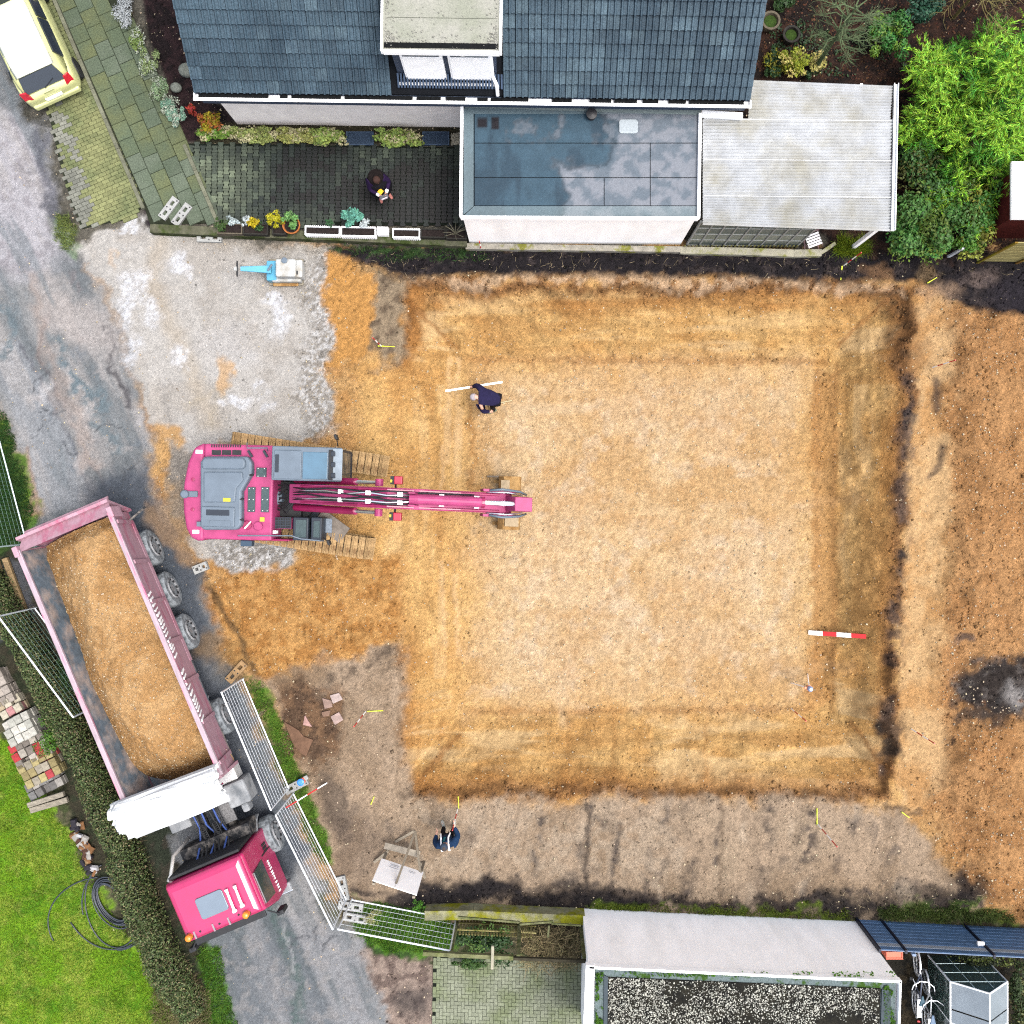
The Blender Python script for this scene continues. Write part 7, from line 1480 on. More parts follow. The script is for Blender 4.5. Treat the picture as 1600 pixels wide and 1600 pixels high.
def person(label, loc, rz, J, mats, hair, extra=None):
    """J: joints in local metres, +X forward, +Y left"""
    t = thing('person', label, 'person', loc, rz); V3 = Vector; j = {k: V3(v) for k, v in J.items()}
    nodes = [(j['pelvis'], .14), (j['waist'], .125), (j['chest'], (.16, .125)), (j['neck'], .055), (j['head'], .085), (j['crown'], .085)]; edges = [(0, 1), (1, 2), (2, 3), (3, 4), (4, 5)]
    for s in 'lr':
        i = len(nodes); nodes += [(j['sh'+s], .062), (j['el'+s], .045), (j['wr'+s], .028)]; edges += [(2, i), (i, i+1), (i+1, i+2)]
        hn, he = hand(j['wr'+s], j['hd'+s]-j['wr'+s], V3(J.get('th'+s, (0, -1 if s == 'l' else 1, 0))).normalized(), None); base = len(nodes); nodes += hn[1:]; mp_ = lambda q: i+2 if q == 0 else base+q-1
        edges += [(mp_(a), mp_(b_)) for a, b_ in he]
        i = len(nodes); nodes += [(j['hip'+s], .085), (j['kn'+s], .058), (j['an'+s], .04), (j['to'+s], .035)]; edges += [(0, i), (i, i+1), (i+1, i+2), (i+2, i+3)]
    body = skinmesh('body', nodes, edges, MSKIN, t)
    # face: nose, ears, eyes
    fwdh = V3(J['face']).normalized(); up = (j['crown']-j['head']).normalized(); lf = up.cross(fwdh).normalized(); hc2 = (j['head']+j['crown'])/2
    MB().lathe([(.016, 0), (.008, .03)], 6, c=tuple(hc2+fwdh*.085-up*.01)).obj('nose', MSKIN, t)
    for s in (-1, 1): o = MB().box((0, 0, 0), (.02, .02, .06)).obj('ear', MSKIN, t, .008); o.location = hc2+lf*s*.09-up*.01; o2 = MB().lathe([(.012, -.006), (.012, .006)], 8).obj('eye', MBK, t); o2.location = hc2+fwdh*.082+lf*s*.034+up*.015
    # clothing
    pv = j['pelvis']+(j['pelvis']-j['waist'])*.75
    cn = [(pv, (.15, .13)), (j['pelvis'].lerp(j['waist'], .3), (.225, .19)), (j['chest'], (.25, .195)), (j['chest'].lerp(j['neck'], .55), (.11, .09))]; ce = [(0, 1), (1, 2), (2, 3)]
    for s in 'lr': i = len(cn); cn += [(j['sh'+s], .115), (j['el'+s], .088), (j['wr'+s].lerp(j['el'+s], .06), .048)]; ce += [(2, i), (i, i+1), (i+1, i+2)]
    skinmesh('jacket', cn, ce, mats[0], t, 2)
    tn = [(j['pelvis'], (.15, .13))]; te = []
    for s in 'lr': i = len(tn); tn += [(j['hip'+s], .1), (j['kn'+s], .078), (j['an'+s], .062)]; te += [(0, i), (i, i+1), (i+1, i+2)]
    skinmesh('trousers', tn, te, mats[1], t, 2)
    for s in 'lr':
        a, b_ = j['an'+s], j['to'+s]; d = (b_-a); d.z = 0; d.normalize(); sd_ = V3((-d.y, d.x, 0)); zb_ = min(b_.z, a.z)-.035
        rings = []
        for u, w_, h_ in ((-.08, .035, .07), (-.05, .045, .12), (.05, .045, .1), (.14, .05, .065), (.2, .03, .045)): c = a+d*u; rings.append([V3((c.x, c.y, zb_))-sd_*w_, V3((c.x, c.y, zb_))+sd_*w_, V3((c.x, c.y, zb_+h_))+sd_*w_*.7, V3((c.x, c.y, zb_+h_))-sd_*w_*.7])
        MB().loft(rings).obj('shoe', mats[2], t, .012)
    hr = MB().lathe([(.092, -.03), (.104, .03), (.1, .075), (.075, .11), (.035, .13), (.004, .135)], 16); o = hr.obj(hair[0], hair[1], t, smooth=True)
    zq = up.to_track_quat('Z', 'Y'); o.rotation_euler = zq.to_euler(); o.location = hc2+up*.005-fwdh*.012
    if extra: extra(t, j, V3)
    return t
MNAVY = mat('navy_cloth', alb(44, 40, 78), .9, .2, 9, .2); MDKC = mat('dark_cloth', alb(30, 28, 36), .9, .2, 9, .2); MBLU = mat('blue_jacket', alb(36, 66, 104), .8, .15, 6, .2); MSHO = mat('shoe_pale', alb(206, 206, 196), .7, .15, 9); MHV = mat('boot_grey_green', alb(150, 166, 140), .7, .15, 9)
stand = dict(pelvis=(0, 0, .95), waist=(.01, 0, 1.1), chest=(.02, 0, 1.32), neck=(.03, 0, 1.5), head=(.06, 0, 1.6), crown=(.07, 0, 1.68), shl=(0, .19, 1.42), shr=(0, -.19, 1.42), hipl=(0, .1, .88), hipr=(0, -.1, .88), knl=(.03, .12, .48), knr=(.03, -.12, .48), anl=(0, .13, .09), anr=(0, -.13, .09), tol=(.13, .15, .06), tor=(.13, -.15, .06), face=(1, 0, -.25))
# worker in blue, south of the pit, facing north, right hand on the pole
J = dict(stand); pb_ = GP(715, 1264); g = GP(703, 1293); rz = R(97)
loc_pole = Matrix.Rotation(-rz, 3, 'Z') @ (pb_-g); hp = Vector((loc_pole.x, loc_pole.y, 1.15))
if hp.length > 1.5: hp = Vector((.3, -.35, 1.15))
J.update(ell=(.05, .3, 1.16), wrl=(.2, .26, 1.0), hdl=(.32, .22, .98), shr=(.02, -.2, 1.42), elr=(.16, -.36, 1.2), wrr=(hp.x*.82, hp.y*.82-.03, 1.16), hdr=(hp.x, hp.y, 1.16), thr=(0, .3, 1), thl=(0, 0, 1), anl=(.05, .16, .09), tol=(.2, .19, .06), knl=(.05, .15, .48))
def blue_extra(t, j, V3):
    MB().lathe([(.1, .0), (.108, .03), (.1, .07), (.06, .1), (.01, .11)], 16, c=tuple((j['head']+j['crown'])/2+V3((0, 0, .03)))).obj('cap', mat('cap_grey', alb(70, 84, 104), .8), t, smooth=True)
    for y in (-.1, .1): MB().tube([(-.17, y, 1.3), (-.1, y, 1.5), (.06, y, 1.52), (.2, y, 1.36), (.22, y*1.3, 1.1)], .022, 5).obj('reflective_strap', MWH, t)
    MB().tube([(.14, .03, 1.5), (.2, 0, 1.35)], .03, 6).obj('scarf', mat('scarf_teal', alb(40, 110, 120), .8), t)
person('worker in blue jacket and cap standing beside the notice board, holding the survey pole', (g.x, g.y, g.z), rz, J, (MBLU, MDKC, MSHO), ('hair', mat('hair_dark', (.04, .03, .025), .8)), blue_extra)
# drone pilot in the courtyard
J = dict(stand); J.update(chest=(.03, 0, 1.3), ell=(.08, .27, 1.12), elr=(.08, -.27, 1.12), wrl=(.3, .13, 1.12), wrr=(.3, -.13, 1.12), hdl=(.4, .07, 1.14), hdr=(.4, -.07, 1.14), thl=(.2, -1, .5), thr=(.2, 1, .5), face=(1, 0, -.5), head=(.09, 0, 1.59), crown=(.12, 0, 1.66))
def pilot_extra(t, j, V3):
    MB().box((.43, 0, 1.15), (.12, .24, .035)).obj('controller', mat('controller_dark', (.05, .05, .06), .5), t, .015); MB().box((.5, 0, 1.2), (.015, .17, .09)).obj('screen', mat('screen_pale', (.5, .45, .5), .3), t, .006); MB().box((.3, -.03, 1.26), (.13, .13, .02), .5).obj('yellow_scarf_end', mat('scarf_yellow', (.5, .3, .02), .8), t, .01)
    MB().lathe([(.3, .62), (.34, .75), (.29, 1.0), (.25, 1.15), (.27, 1.32), (.2, 1.44), (.1, 1.5)], 20, c=(-.02, 0, 0)).obj('coat', MDKC, t, smooth=True); MB().lathe([(.2, 1.42), (.22, 1.5), (.19, 1.58), (.13, 1.6)], 18, c=(-.03, 0, 0)).obj('hood', mat('fur_brown', alb(34, 24, 22), .95, .4, 30, .5), t)
    for s in (-1, 1): MB().tube([(.27, s*.15, 1.12), (.34, s*.1, 1.13)], .045, 8).obj('cuff', MWH, t)
    MB().box((-.16, .12, 1.47), (.09, .06, .03), .3).obj('hood_clasp', MWH, t, .01)
g = P(601, 305, .06); person('person in dark hooded coat standing in the courtyard with a controller', tuple(g), R(-68), J, (mat('purple_dark', alb(46, 22, 70), .85), MDKC, mat('shoe_pink', alb(216, 140, 130), .7)), ('hair', mat('hair_brown', (.03, .015, .012), .8)), pilot_extra)
# surveyor bending in the pit
g = GP(771, 628); rz = R(172)
J = dict(pelvis=(-.12, 0, .92), waist=(.02, 0, 1.02), chest=(.26, 0, 1.12), neck=(.4, .02, 1.16), head=(.46, .03, 1.17), crown=(.54, .04, 1.14), shl=(.32, .19, 1.12), shr=(.32, -.21, 1.14), ell=(.2, .4, .92), elr=(.5, -.32, .98), wrl=(.02, .36, .72), wrr=(.62, -.28, .84), hdl=(-.06, .34, .64), hdr=(.72, -.27, .8), hipl=(-.12, .11, .86), hipr=(-.12, -.11, .86), knl=(.0, .18, .48), knr=(-.02, -.14, .47), anl=(-.06, .26, .09), anr=(-.08, -.16, .09), tol=(.08, .34, .06), tor=(.08, -.2, .06), face=(.5, 0, -1), thl=(0, -1, 0), thr=(0, .3, 1))
person('surveyor in dark blue jacket bending over in the pit with a levelling staff', tuple(g), rz, J, (MNAVY, MDKC, MHV), ('hair', mat('hair_white', alb(206, 198, 204), .8, .15, 20)), None)
zc = g.z+.82; p, q = P(696, 611, zc), P(785, 597, zc-.06); sf_ = thing('levelling_staff', 'white levelling staff carried level by the bending surveyor', 'staff', tuple((p+q)/2)); o_ = sf_.location
MB().beam(p-o_, q-o_, .055, .03).obj('staff_body', MWP, sf_); c = p.lerp(q, .46)-o_; MB().box(c, (.1, .09, .06)).obj('clamp', MBK, sf_, .01); MB().beam(p-o_+Vector((0, 0, .017)), q-o_+Vector((0, 0, .017)), .012, .004).obj('scale_strip', MTX, sf_)
p, q = GP(752, 635, .03), GP(800, 626, .03); rod = MB().beam(p-p, q-p, .03, .025).obj('wooden_lath', mat('lath_pale', alb(230, 214, 170), .7), None); rod.location = p; tag(rod, 'thin pale lath lying at the feet of the surveyor', 'lath')
# ------------------------------------------------------------------ vegetation
def leafmat(name, c, island=.45, hue=.02, rough=.55): return mat(name, alb(*c), rough, 0, island=island, hue=hue, spec=.2)
def blob_points(n, c, r, shell=.55, lumps=None, rng=RNG):
    """points through an uneven crown: several lumps, denser towards the outside"""
    c = np.array(c); r = np.array(r); lumps = lumps or 7
    lumps = lumps+5; lc = np.clip(rng.normal(0, .46, (lumps, 3)), -.8, .8); lc[:, 2] = np.abs(lc[:, 2])*.8; lr = rng.uniform(.24, .5, lumps)
    k = rng.integers(0, lumps, n); d = rng.normal(0, 1, (n, 3)); d /= np.linalg.norm(d, axis=1, keepdims=True); rad = lr[k]*(shell+(1-shell)*rng.random(n))
    p = lc[k]+d*rad[:, None]; return c+p*r, d
def shrub(name, label, cat, px, py, rpx, h, col, n=1600, size=.045, aspect=.5, group=None, base=0.0, col2=None, stems=4, ry=None, tilt=.6, lumps=7, island=.45, zc=.5):
    g = P(px, py, h*.55); r = rpx*(H-h*.55)/FPX; ryy = (ry or rpx)*(H-h*.55)/FPX; t = thing(name, label, cat, (g.x, g.y, base), 0, group)
    p, d = blob_points(n, (0, 0, h*zc), (r, ryy, h*.5), lumps=lumps); p[:, 2] = np.clip(p[:, 2], .03, None)
    V, F = leaves(p, d+np.array([0, 0, .7]), size, aspect, tilt); mesh_np('foliage', V, F, leafmat('leaf_%d_%d_%d' % col, col, island), t)
    if col2:
        p, d = blob_points(n//3, (0, 0, h*zc), (r, ryy, h*.5), lumps=lumps); p[:, 2] = np.clip(p[:, 2], .03, None); V, F = leaves(p, d+np.array([0, 0, .9]), size, aspect, tilt); mesh_np('new_growth', V, F, leafmat('leaf_%d_%d_%d' % col2, col2, island), t)['kind'] = 'stuff'
    for i in range(stems):
        a = random.uniform(0, 6.28); MB().tube([(0, 0, 0), (r*.3*math.cos(a), ryy*.3*math.sin(a), h*.45), (r*.6*math.cos(a), ryy*.6*math.sin(a), h*.75)], [.02, .013, .006], 5).obj('stem', mat('bark', alb(92, 78, 60), .9, .3, 9), t)
    return t
# lawn and verge grass
def grass(name, poly, n, h, cols, label, hue=.03, wpx=0):
    xs_, ys_ = [p[0] for p in poly], [p[1] for p in poly]; x = RNG.uniform(max(min(xs_), -15), min(max(xs_), 1615), n*3); y = RNG.uniform(max(min(ys_), -15), min(max(ys_), 1615), n*3)
    keep = polysd(x+(fbm(x, y, .08, 3, 71)-.5)*26, y+(fbm(x, y, .08, 3, 72)-.5)*26, poly) > 0; x, y = x[keep][:n], y[keep][:n]; m_ = len(x)
    X_ = NXW+(x-NX)*H/FPX; Y_ = NYW+(NY-y)*H/FPX; Z_ = height(X_[None], Y_[None])[0]
    dens = fbm(X_, Y_, 1.6, 3, 73); d = RNG.normal(0, .55, (m_, 3)); d[:, 2] = 1
    V, F = strands(np.stack([X_, Y_, Z_-.005], 1), d, h*RNG.uniform(.5, 1.3, m_)*(.6+.8*dens), .006, .25)
    o = mesh_np(name, V, F, mat(name+'_blade', alb(*cols), .6, .25, 1.4, island=.4, hue=hue, spec=.3), None); return tag(o, label, 'grass', kind='stuff')
grass('lawn_grass', LAWN, 60000, .08, (138, 184, 46), 'short bright green lawn grass behind the hedge', .035)
grass('verge_grass', [(385, 1062), (408, 1066), (440, 1130), (475, 1215), (512, 1310), (520, 1350), (500, 1340), (470, 1270), (430, 1170)], 9000, .12, (108, 158, 48), 'strip of green grass along the lane fence')
grass('corner_grass', [(552, 1412), (600, 1410), (700, 1432), (712, 1470), (690, 1488), (600, 1486), (560, 1460)], 9000, .14, (104, 156, 46), 'green grass patch behind the corner fence panel')
grass('left_verge_grass', [(-20, 625), (10, 650), (55, 790), (40, 850), (-20, 860)], 8000, .14, (58, 100, 42), 'dark green grass verge at the left edge')
grass('lane_grass', [(312, 1480), (345, 1480), (372, 1610), (305, 1610), (318, 1540)], 4500, .13, (100, 150, 44), 'green grass strip between hedge end and lane')
grass('dry_grass', [(225, 1470), (250, 1470), (330, 1560), (330, 1615), (240, 1615), (250, 1540)], 5500, .22, (166, 156, 112), 'pale dry grass at the lower end of the hedge', .02)
grass('wall_weeds', [(930, 1412), (1200, 1420), (1330, 1426), (1330, 1436), (930, 1424)], 2200, .12, (130, 150, 46), 'thin weeds on the soil along the white outbuilding wall')
grass('fence_weeds', [(1370, 1418), (1545, 1412), (1600, 1440), (1380, 1438)], 3000, .2, (96, 116, 56), 'tangled weeds along the blue fence'); grass('kerb_weeds', [(88, 336), (112, 336), (122, 375), (106, 394), (90, 380)], 1000, .16, (140, 158, 84), 'clump of weeds at the road edge below the pavers')
grass('bank_weeds', [(505, 384), (720, 388), (770, 396), (760, 408), (620, 410), (540, 396)], 1100, .15, (70, 104, 50), 'sparse weeds on the dark soil below the planters')
grass('canopy_weeds', [(1300, 380), (1350, 372), (1360, 396), (1310, 398)], 2500, .3, (128, 150, 34), 'yellow green weeds at the canopy corner')
# hedge along the lane: lumpy body of leaves on stems
hed = thing('hedge', 'long clipped dark green hedge between lawn and truck', 'hedge', tuple(P(150, 1280, 0))); ho = np.array(hed.location)
HP = [(-25, 900), (30, 985), (84, 1085), (138, 1190), (182, 1300), (218, 1410), (260, 1510), (300, 1590)]; HW = [32, 29, 27, 28, 31, 33, 33, 28]
n = 40000; s_ = RNG.random(n)*(len(HP)-1); k = s_.astype(int); f = s_-k; hp_ = np.array(HP, float); cx = hp_[k]*(1-f)[:, None]+hp_[k+1]*f[:, None]; dirs = hp_[k+1]-hp_[k]; dirs /= np.linalg.norm(dirs, axis=1, keepdims=True); perp = np.stack([-dirs[:, 1], dirs[:, 0]], 1); wv_ = (np.array(HW)[k]*(1-f)+np.array(HW)[k+1]*f)
th = RNG.uniform(0, math.pi, n); rad = .72+.28*RNG.random(n); lump = .75+.5*fbm(s_*3.0, th*.8, 1.0, 4, 81); off = np.cos(th)*rad*wv_*lump*.8; zz = .12+np.sin(th)**.7*rad*1.1*lump*(1-.35*sstep(5.9, 7, s_))
px_, py_ = cx[:, 0]+perp[:, 0]*off, cx[:, 1]+perp[:, 1]*off
k0 = (H-zz*0-.5)/FPX; pos = np.stack([NXW+(px_-NX)*k0, NYW+(NY-py_)*k0, zz], 1)-ho
nr = np.stack([perp[:, 0]*np.cos(th), -perp[:, 1]*np.cos(th), np.sin(th)], 1)
sel = RNG.random(n); 
for nm, lo, hi, c_, sz_ in (('foliage', 0, .6, (84, 104, 58), .032), ('foliage_light', .6, .84, (126, 138, 86), .03), ('dry_leaves', .84, 1.0, (146, 134, 100), .028)):
    q = (sel >= lo) & (sel < hi); V, F = leaves(pos[q], nr[q], sz_, .5, .6); mesh_np(nm, V, F, leafmat('hedge_'+nm, c_, .5), hed)
V, F = strands(pos[::14]*np.array([1, 1, .8]), nr[::14]+RNG.normal(0, .4, nr[::14].shape), .22, .004, .15); mesh_np('twigs', V, F, mat('twig', alb(132, 118, 92), .9, 0, island=.4), hed)['kind'] = 'stuff'
core = MB(); ringsH = []
for i, (x, y) in enumerate(HP):
    w = HW[i]*.62*H/FPX; c = P(x, y, .4); a = HP[min(i+1, 7)]; b_ = HP[max(i-1, 0)]; d = Vector((a[0]-b_[0], -(a[1]-b_[1]), 0)).normalized(); sd_ = Vector((-d.y, d.x, 0)); hh = 1.0 if i < 6 else (.8 if i == 6 else .5)
    ringsH.append([tuple(c-Vector(ho)+sd_*u*w+Vector((0, 0, zq-c.z))) for u, zq in ((-1, 0), (-1.05, hh*.5), (-.7, hh*.85), (0, hh), (.7, hh*.85), (1.05, hh*.5), (1, 0))])
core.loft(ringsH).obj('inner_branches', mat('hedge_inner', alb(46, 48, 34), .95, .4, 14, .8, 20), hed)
# dark bramble under the hedge toward the truck
shrub('low_bramble', 'dark green bramble between hedge and truck skip', 'bush', 95, 1090, 26, .6, (56, 84, 40), 2600, .035, ry=70, stems=3)
shrub('low_bush', 'bright weeds hanging over the hedge beside the truck', 'bush', 90, 1145, 26, .9, (84, 128, 36), 1500, .03, ry=30, stems=3, base=.3)
# bed along the sidewalk and house
shrub('white_heather', 'silvery white heather bush at the top of the bed', 'bush', 199, 22, 22, .5, (214, 222, 226), 2600, .022, ry=30, stems=3, group='bed plants', island=.25)
for i, (x, y, r, ry_, c_, lb_) in enumerate(((216, 62, 14, 20, (132, 158, 84), 'green heather cushion below the white heather'), (232, 100, 15, 22, (158, 180, 120), 'pale green heather cushion, second below the white heather'), (248, 135, 15, 22, (150, 178, 134), 'pale green heather cushion, third below the white heather'), (264, 162, 14, 18, (132, 176, 150), 'blue green heather cushion by the boulder'), (276, 184, 13, 16, (150, 196, 170), 'mint heather cushion at the bed tip'))):
    shrub('heather', lb_, 'bush', x, y, r, .35, c_, 1500, .024, ry=ry_, stems=2, group='bed plants', col2=(196, 206, 186))
shrub('golden_shrub', 'yellow and orange leaved shrub at the house corner', 'bush', 330, 190, 17, .6, (196, 176, 44), 700, .05, .35, stems=4, col2=(190, 110, 50), group='bed plants'); shrub('red_shrub', 'small red leaved shrub left of the golden shrub', 'bush', 298, 172, 9, .4, (190, 70, 50), 260, .05, .25, stems=3, group='bed plants')
for i, (x, y, rx, n_, lb_, c_) in enumerate(((336, 208, 26, 1700, 'leafy green ground cover at the left end of the house wall', (128, 166, 66)), (392, 212, 36, 2200, 'pale green ground cover along the house wall left part', (172, 186, 104)), (455, 213, 36, 2200, 'yellowish ground cover along the house wall middle part', (178, 182, 100)), (512, 214, 30, 2000, 'light green ground cover left of the first light well', (166, 190, 96)), (622, 215, 34, 2200, 'light green ground cover between the two light wells', (160, 186, 92)))):
    shrub('ground_cover', lb_, 'plant', x, y, rx, .38, c_, n_, .036, .7, ry=13, stems=2, group='ground cover by the house', col2=(214, 208, 158), lumps=12)
g = pebbles('bed_gravel', np.array([tuple(P(random.uniform(705, 720), random.uniform(208, 226), .03)) for _ in range(160)]), .02+.03*RNG.random(160), mat('bedstone', alb(206, 198, 176), .9, 0, island=.3)); tag(g, 'pale stones beside the garage corner in the bed', 'stones', kind='stuff')
# planter plants
for x, y, r, c_, sz_, n_, lb_, h_ in ((372, 354, 9, (206, 224, 226), .03, 500, 'silver leaved plant in the wooden planter', .3), (392, 352, 7, (214, 226, 228), .03, 350, 'small silver plant in the dark planter', .28), (402, 356, 9, (214, 190, 20), .03, 500, 'bright yellow plant in the dark planter', .35), (437, 350, 12, (196, 190, 30), .03, 900, 'yellow conifer in the planter row', .5), (460, 353, 13, (120, 176, 96), .035, 900, 'green plant in the terracotta pot', .5), (553, 345, 18, (110, 182, 160), .05, 900, 'big blue green plant leaning over the white planter', .5), (575, 357, 8, (216, 228, 232), .028, 420, 'white flowering plant in the white planter', .3), (519, 357, 7, (60, 104, 66), .03, 300, 'dark green plant in the first white planter', .3), (352, 357, 11, (74, 104, 50), .025, 600, 'grassy plant at the left planter', .22), (413, 360, 8, (60, 96, 50), .025, 300, 'dark green tuft right of the yellow plant', .22)):
    shrub('planter_plant', lb_, 'plant', x, y, r, h_, c_, n_, sz_, .4, base=.42, stems=2, group='plants in the planters')
tw = thing('dry_twigs', 'dry twigs sticking out of the last planter by the garage', 'plant', tuple(P(712, 366, .45)))
for i in range(14): a = random.uniform(0, 6.28); MB().tube([(0, 0, 0), (.12*math.cos(a), .1*math.sin(a), .2), (.34*math.cos(a), .24*math.sin(a), .32)], [.008, .006, .003], 4).obj('twig', mat('twig_pale', alb(170, 166, 140), .9), tw)
# garden: bamboo
bam = thing('bamboo', 'big bright green bamboo thicket in the garden corner', 'bamboo', tuple(P(1530, 190, 0))); bo = np.array(bam.location)
cent = [(1490, 130, 60, 2.6), (1560, 110, 66, 3.0), (1600, 180, 70, 2.9), (1545, 215, 60, 2.8), (1470, 170, 46, 2.2), (1600, 90, 60, 2.6), (1610, 265, 46, 2.4), (1500, 255, 40, 1.9), (1450, 105, 30, 1.9), (1560, 300, 36, 1.7), (1446, 205, 34, 1.8), (1484, 300, 36, 1.7), (1530, 330, 30, 1.6)]
Vs, Fs, n0 = [], [], 0
Vd, Fd, n1 = [], [], 0
for cx_, cy_, r_, h_ in cent:
    for c__ in range(int(r_/2.6)):
        a, q_ = RNG.uniform(0, 6.28), math.sqrt(RNG.random()); cz_ = h_*(1-.45*q_*q_)-RNG.random()*.7; cg = np.array(P(cx_+r_*q_*math.cos(a), cy_+r_*q_*math.sin(a), cz_)); bright = RNG.random() < .62
        for i in range(15):
            a2 = RNG.uniform(0, 6.28); dr = np.array([math.cos(a2), math.sin(a2), RNG.uniform(-.5, .35)]); m_ = 26; tt = RNG.random(m_)[:, None]; base = cg+RNG.normal(0, .09, 3)+dr*tt*.3+RNG.normal(0, .02, (m_, 3)); dd = dr+RNG.normal(0, .4, (m_, 3))
            V, F = strands(base, dd, .12*RNG.uniform(.6, 1.3, m_), .009, .12)
            if bright: Vs.append(V-bo); Fs.append(F+n0); n0 += len(V)
            else: Vd.append(V-bo-np.array([0, 0, .25])); Fd.append(F+n1); n1 += len(V)
mesh_np('shaded_foliage', np.concatenate(Vd), np.concatenate(Fd), mat('bamboo_shaded', alb(96, 166, 48), .5, 0, island=.55, hue=.03, spec=.2), bam)  # darker clumps set lower; the shade of the gaps is put into their colour
V, F = np.concatenate(Vs), np.concatenate(Fs); q = RNG.random(len(F)//3) 
mesh_np('foliage', V, F, mat('bamboo_leaf', alb(166, 226, 66), .5, 0, island=.65, hue=.035, spec=.35), bam)
for i in range(60):
    cx_, cy_, r_, h_ = random.choice(cent); p = P(cx_+random.uniform(-r_, r_)*.6, cy_+random.uniform(-r_, r_)*.6, 0); q = P(cx_+random.uniform(-r_, r_)*.8, cy_+random.uniform(-r_, r_)*.8, h_*.9); MB().tube([p-bam.location, (p.lerp(q, .6)-bam.location)+Vector((0, 0, .2)), q-bam.location], [.014, .011, .004], 5).obj('cane', mat('cane', alb(150, 160, 70), .5), bam)
# garden shrubs
for a in (('laurel', 'dark green laurel mass below the bamboo', 1460, 330, 60, 1.8, (82, 128, 56), 5200, .05, (92, 116, 44), 62), ('laurel', 'dark laurel beside the canopy gutter', 1436, 255, 36, 1.5, (66, 108, 50), 2600, .045, (84, 92, 40), 50), ('laurel', 'green shrub hanging over the dark soil at the right', 1440, 372, 46, 1.4, (82, 146, 66), 3800, .045, (110, 140, 50), 34), ('laurel', 'dense shrub in front of the white shed', 1535, 330, 46, 1.7, (84, 142, 56), 3600, .045, (136, 140, 50), 46), ('laurel', 'bushy shrub tip pointing to the slatted fence', 1515, 384, 26, 1.1, (96, 146, 50), 1500, .04, (150, 160, 60), 20), ('evergreen', 'round dark evergreen bush in the brown garden bed', 1387, 56, 28, 1.2, (70, 132, 56), 2400, .04, (110, 150, 50), 34), ('evergreen', 'blue green evergreen at the top edge of the garden', 1445, 18, 34, 1.6, (52, 100, 76), 2600, .045, None, 26), ('golden_bush', 'creamy yellow flowering bush near the canopy', 1240, 98, 22, .8, (176, 190, 60), 1500, .04, (222, 210, 120), 22), ('golden_bush', 'small cream flowering bush right of the thin trunk', 1278, 96, 12, .7, (206, 198, 110), 700, .035, (226, 214, 140), 17), ('low_plant', 'dark leafy plants beside the house gable', 1212, 92, 16, .4, (44, 76, 36), 1200, .035, (150, 150, 40), 26), ('low_plant', 'dark green plants at the top right of the house', 1224, 8, 22, .5, (52, 84, 40), 1400, .035, None, 16), ('side_bush', 'dark bush with pale stems right of the greenhouse', 1592, 1560, 22, 1.2, (62, 82, 44), 2200, .035, (120, 124, 70), 66), ('side_bush', 'dull bush behind the greenhouse below the blue fence', 1530, 1498, 60, .7, (58, 70, 44), 2400, .03, (110, 124, 56), 16)):
    nm, lb_, x, y, r, h_, c_, n_, sz_, c2_, ry_ = a; shrub(nm, lb_, 'bush', x, y, r, h_, c_, n_, sz_, .5, col2=c2_, ry=ry_, stems=5, lumps=9)
def bare_tree(name, label, px, py, h, nb, spread, col, trunk=.06, tips=3, leafc=None):
    g = P(px, py, 0); t = thing(name, label, 'tree', tuple(g)); m = mat('bark_%d' % col[0], alb(*col), .9, .25, 9); MB().tube([(0, 0, 0), (.02, .03, h*.5), (.05, .05, h)], [trunk, trunk*.75, trunk*.35], 8).obj('trunk', m, t); tw_ = MB(); rr_ = random.Random(px)
    for i in range(nb):
        a = rr_.uniform(0, 6.28); z = h*rr_.uniform(.45, .98); L = spread*rr_.uniform(.5, 1); p0 = Vector((.04*z/h, .04*z/h, z)); p1 = p0+Vector((math.cos(a)*L*.5, math.sin(a)*L*.5, L*.2)); p2 = p0+Vector((math.cos(a+.3)*L, math.sin(a+.3)*L, L*rr_.uniform(.1, .5)))
        MB().tube([p0, p1, p2], [trunk*.35, trunk*.2, .004], 5).obj('branch', m, t)
        for k in range(tips*3):
            b0 = p1.lerp(p2, rr_.random()); aa = a+rr_.uniform(-1.2, 1.2); l2 = L*rr_.uniform(.25, .5); tw_.tube([b0, b0+Vector((math.cos(aa)*l2*.6, math.sin(aa)*l2*.6, l2*.15)), b0+Vector((math.cos(aa+.2)*l2, math.sin(aa+.2)*l2, l2*.25))], [.006, .004, .002], 3, False)
    tw_.obj('crown', m, t)['kind'] = 'stuff'; return t
bare_tree('bare_tree', 'slender leafless tree with mossy trunk above the canopy', 1270, 112, 3.6, 34, .95, (110, 128, 92), .07, 4); bare_tree('bare_shrub', 'leafless yellowish branching shrub at the top right', 1490, 28, 2.2, 22, 1.5, (150, 140, 90), .05, 4); bare_tree('bare_shrub', 'second leafless shrub beside the top edge right of the evergreen', 1545, 20, 2.0, 16, 1.2, (140, 128, 100), .04, 3)
shrub('trunk_ivy', 'thin ivy tuft at the foot of the slender tree', 'plant', 1262, 116, 7, .5, (52, 84, 48), 300, .03, stems=2)
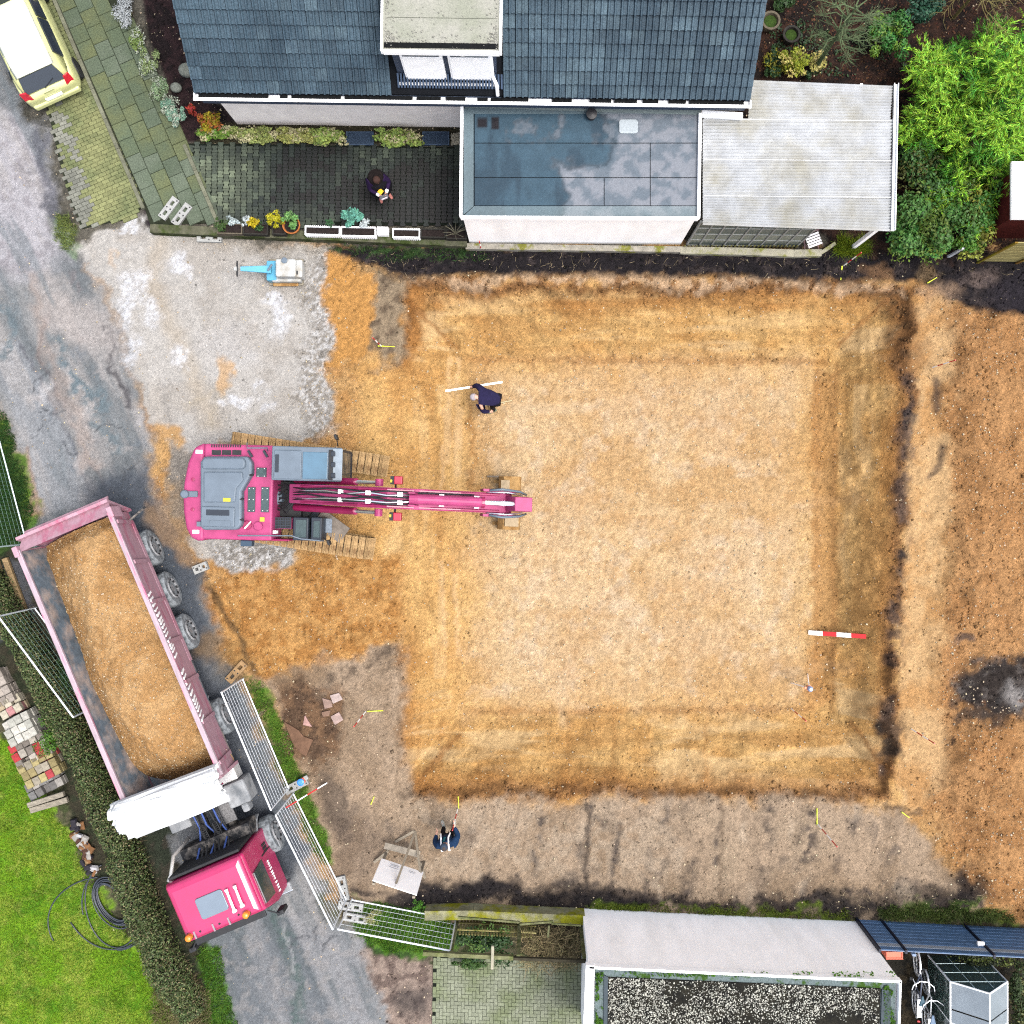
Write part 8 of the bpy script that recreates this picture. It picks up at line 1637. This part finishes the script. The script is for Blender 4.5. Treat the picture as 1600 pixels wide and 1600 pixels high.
# brambles in the pergola
shrub('bramble', 'dark green bramble under the left half of the pergola', 'bush', 756, 1470, 42, 1.0, (52, 84, 42), 2600, .04, ry=26, col2=(96, 130, 60)); shrub('dry_bramble', 'dry brown bramble canes under the right half of the pergola', 'bush', 862, 1482, 46, .9, (134, 120, 88), 500, .035, ry=26)
db = bpy.data.objects['dry_bramble']; n = 1500; b0 = np.stack([RNG.uniform(-.85, .8, n), RNG.uniform(-.5, .5, n), RNG.uniform(.1, .8, n)], 1); V, F = strands(b0, RNG.normal(0, 1, (n, 3))*np.array([1, 1, .5])+np.array([0, 0, .3]), .34, .006, .25); mesh_np('canes', V, F, mat('dry_cane', alb(178, 162, 120), .9, 0, island=.45, hue=.02), db)['kind'] = 'stuff'
shrub('bramble', 'bramble spilling over the herringbone paving at its left', 'bush', 730, 1505, 26, .5, (70, 104, 46), 1000, .035, ry=9); shrub('tall_weed', 'tufts of tall grass at the foot of the notice board', 'plant', 655, 1418, 10, .5, (90, 150, 44), 500, .03, .2, stems=2); shrub('wisp', 'pale dry grass tussock behind the corner fence', 'plant', 582, 1434, 16, .35, (190, 190, 130), 700, .03, .15, stems=1)
# roots and twig litter on the dark soil
tl = []
for i in range(420):
    x, y = (random.uniform(520, 1600), random.uniform(392, 432)) if i < 300 else (random.uniform(1300, 1540), random.uniform(1385, 1425)); tl.append(tuple(GP(x, y, .02)))
V, F = strands(np.array(tl), RNG.normal(0, 1, (len(tl), 3))*np.array([1, 1, .25]), .2, .005, .3); tag(mesh_np('root_litter', V, F, mat('root', alb(176, 160, 130), .9, 0, island=.5)), 'pale roots and twigs lying on the dark topsoil', 'litter', kind='stuff')
# leaf litter over the garden beds
n = 5200; x = RNG.uniform(1180, 1610, n); y = RNG.uniform(-10, 395, n); kx = polysd(x, y, [(1190, -20), (1620, -20), (1620, 400), (1400, 396), (1402, 130), (1176, 118)]) > 0; x, y = x[kx], y[kx]
X_ = NXW+(x-NX)*H/FPX; Y_ = NYW+(NY-y)*H/FPX; V, F = leaves(np.stack([X_, Y_, height(X_[None], Y_[None])[0]+.012], 1), np.tile([0, 0, 1.], (len(X_), 1)), .035, .6, .35); tag(mesh_np('leaf_litter', V, F, mat('litter_leaf', alb(96, 66, 48), .9, 0, island=.6, hue=.03)), 'brown leaf litter on the garden soil', 'litter', kind='stuff')
n = 2600; x = RNG.uniform(1190, 1420, n); y = RNG.uniform(-10, 120, n); X_ = NXW+(x-NX)*H/FPX; Y_ = NYW+(NY-y)*H/FPX; q = fbm(X_, Y_, 1.1, 3, 91) > .52; X_, Y_ = X_[q], Y_[q]; V, F = leaves(np.stack([X_, Y_, height(X_[None], Y_[None])[0]+.05], 1), np.tile([0, 0, 1.], (len(X_), 1)), .04, .6, .5); tag(mesh_np('ground_ivy', V, F, leafmat('ivy', (44, 72, 38), .5)), 'dark ivy patches creeping over the garden soil', 'ivy', kind='stuff')
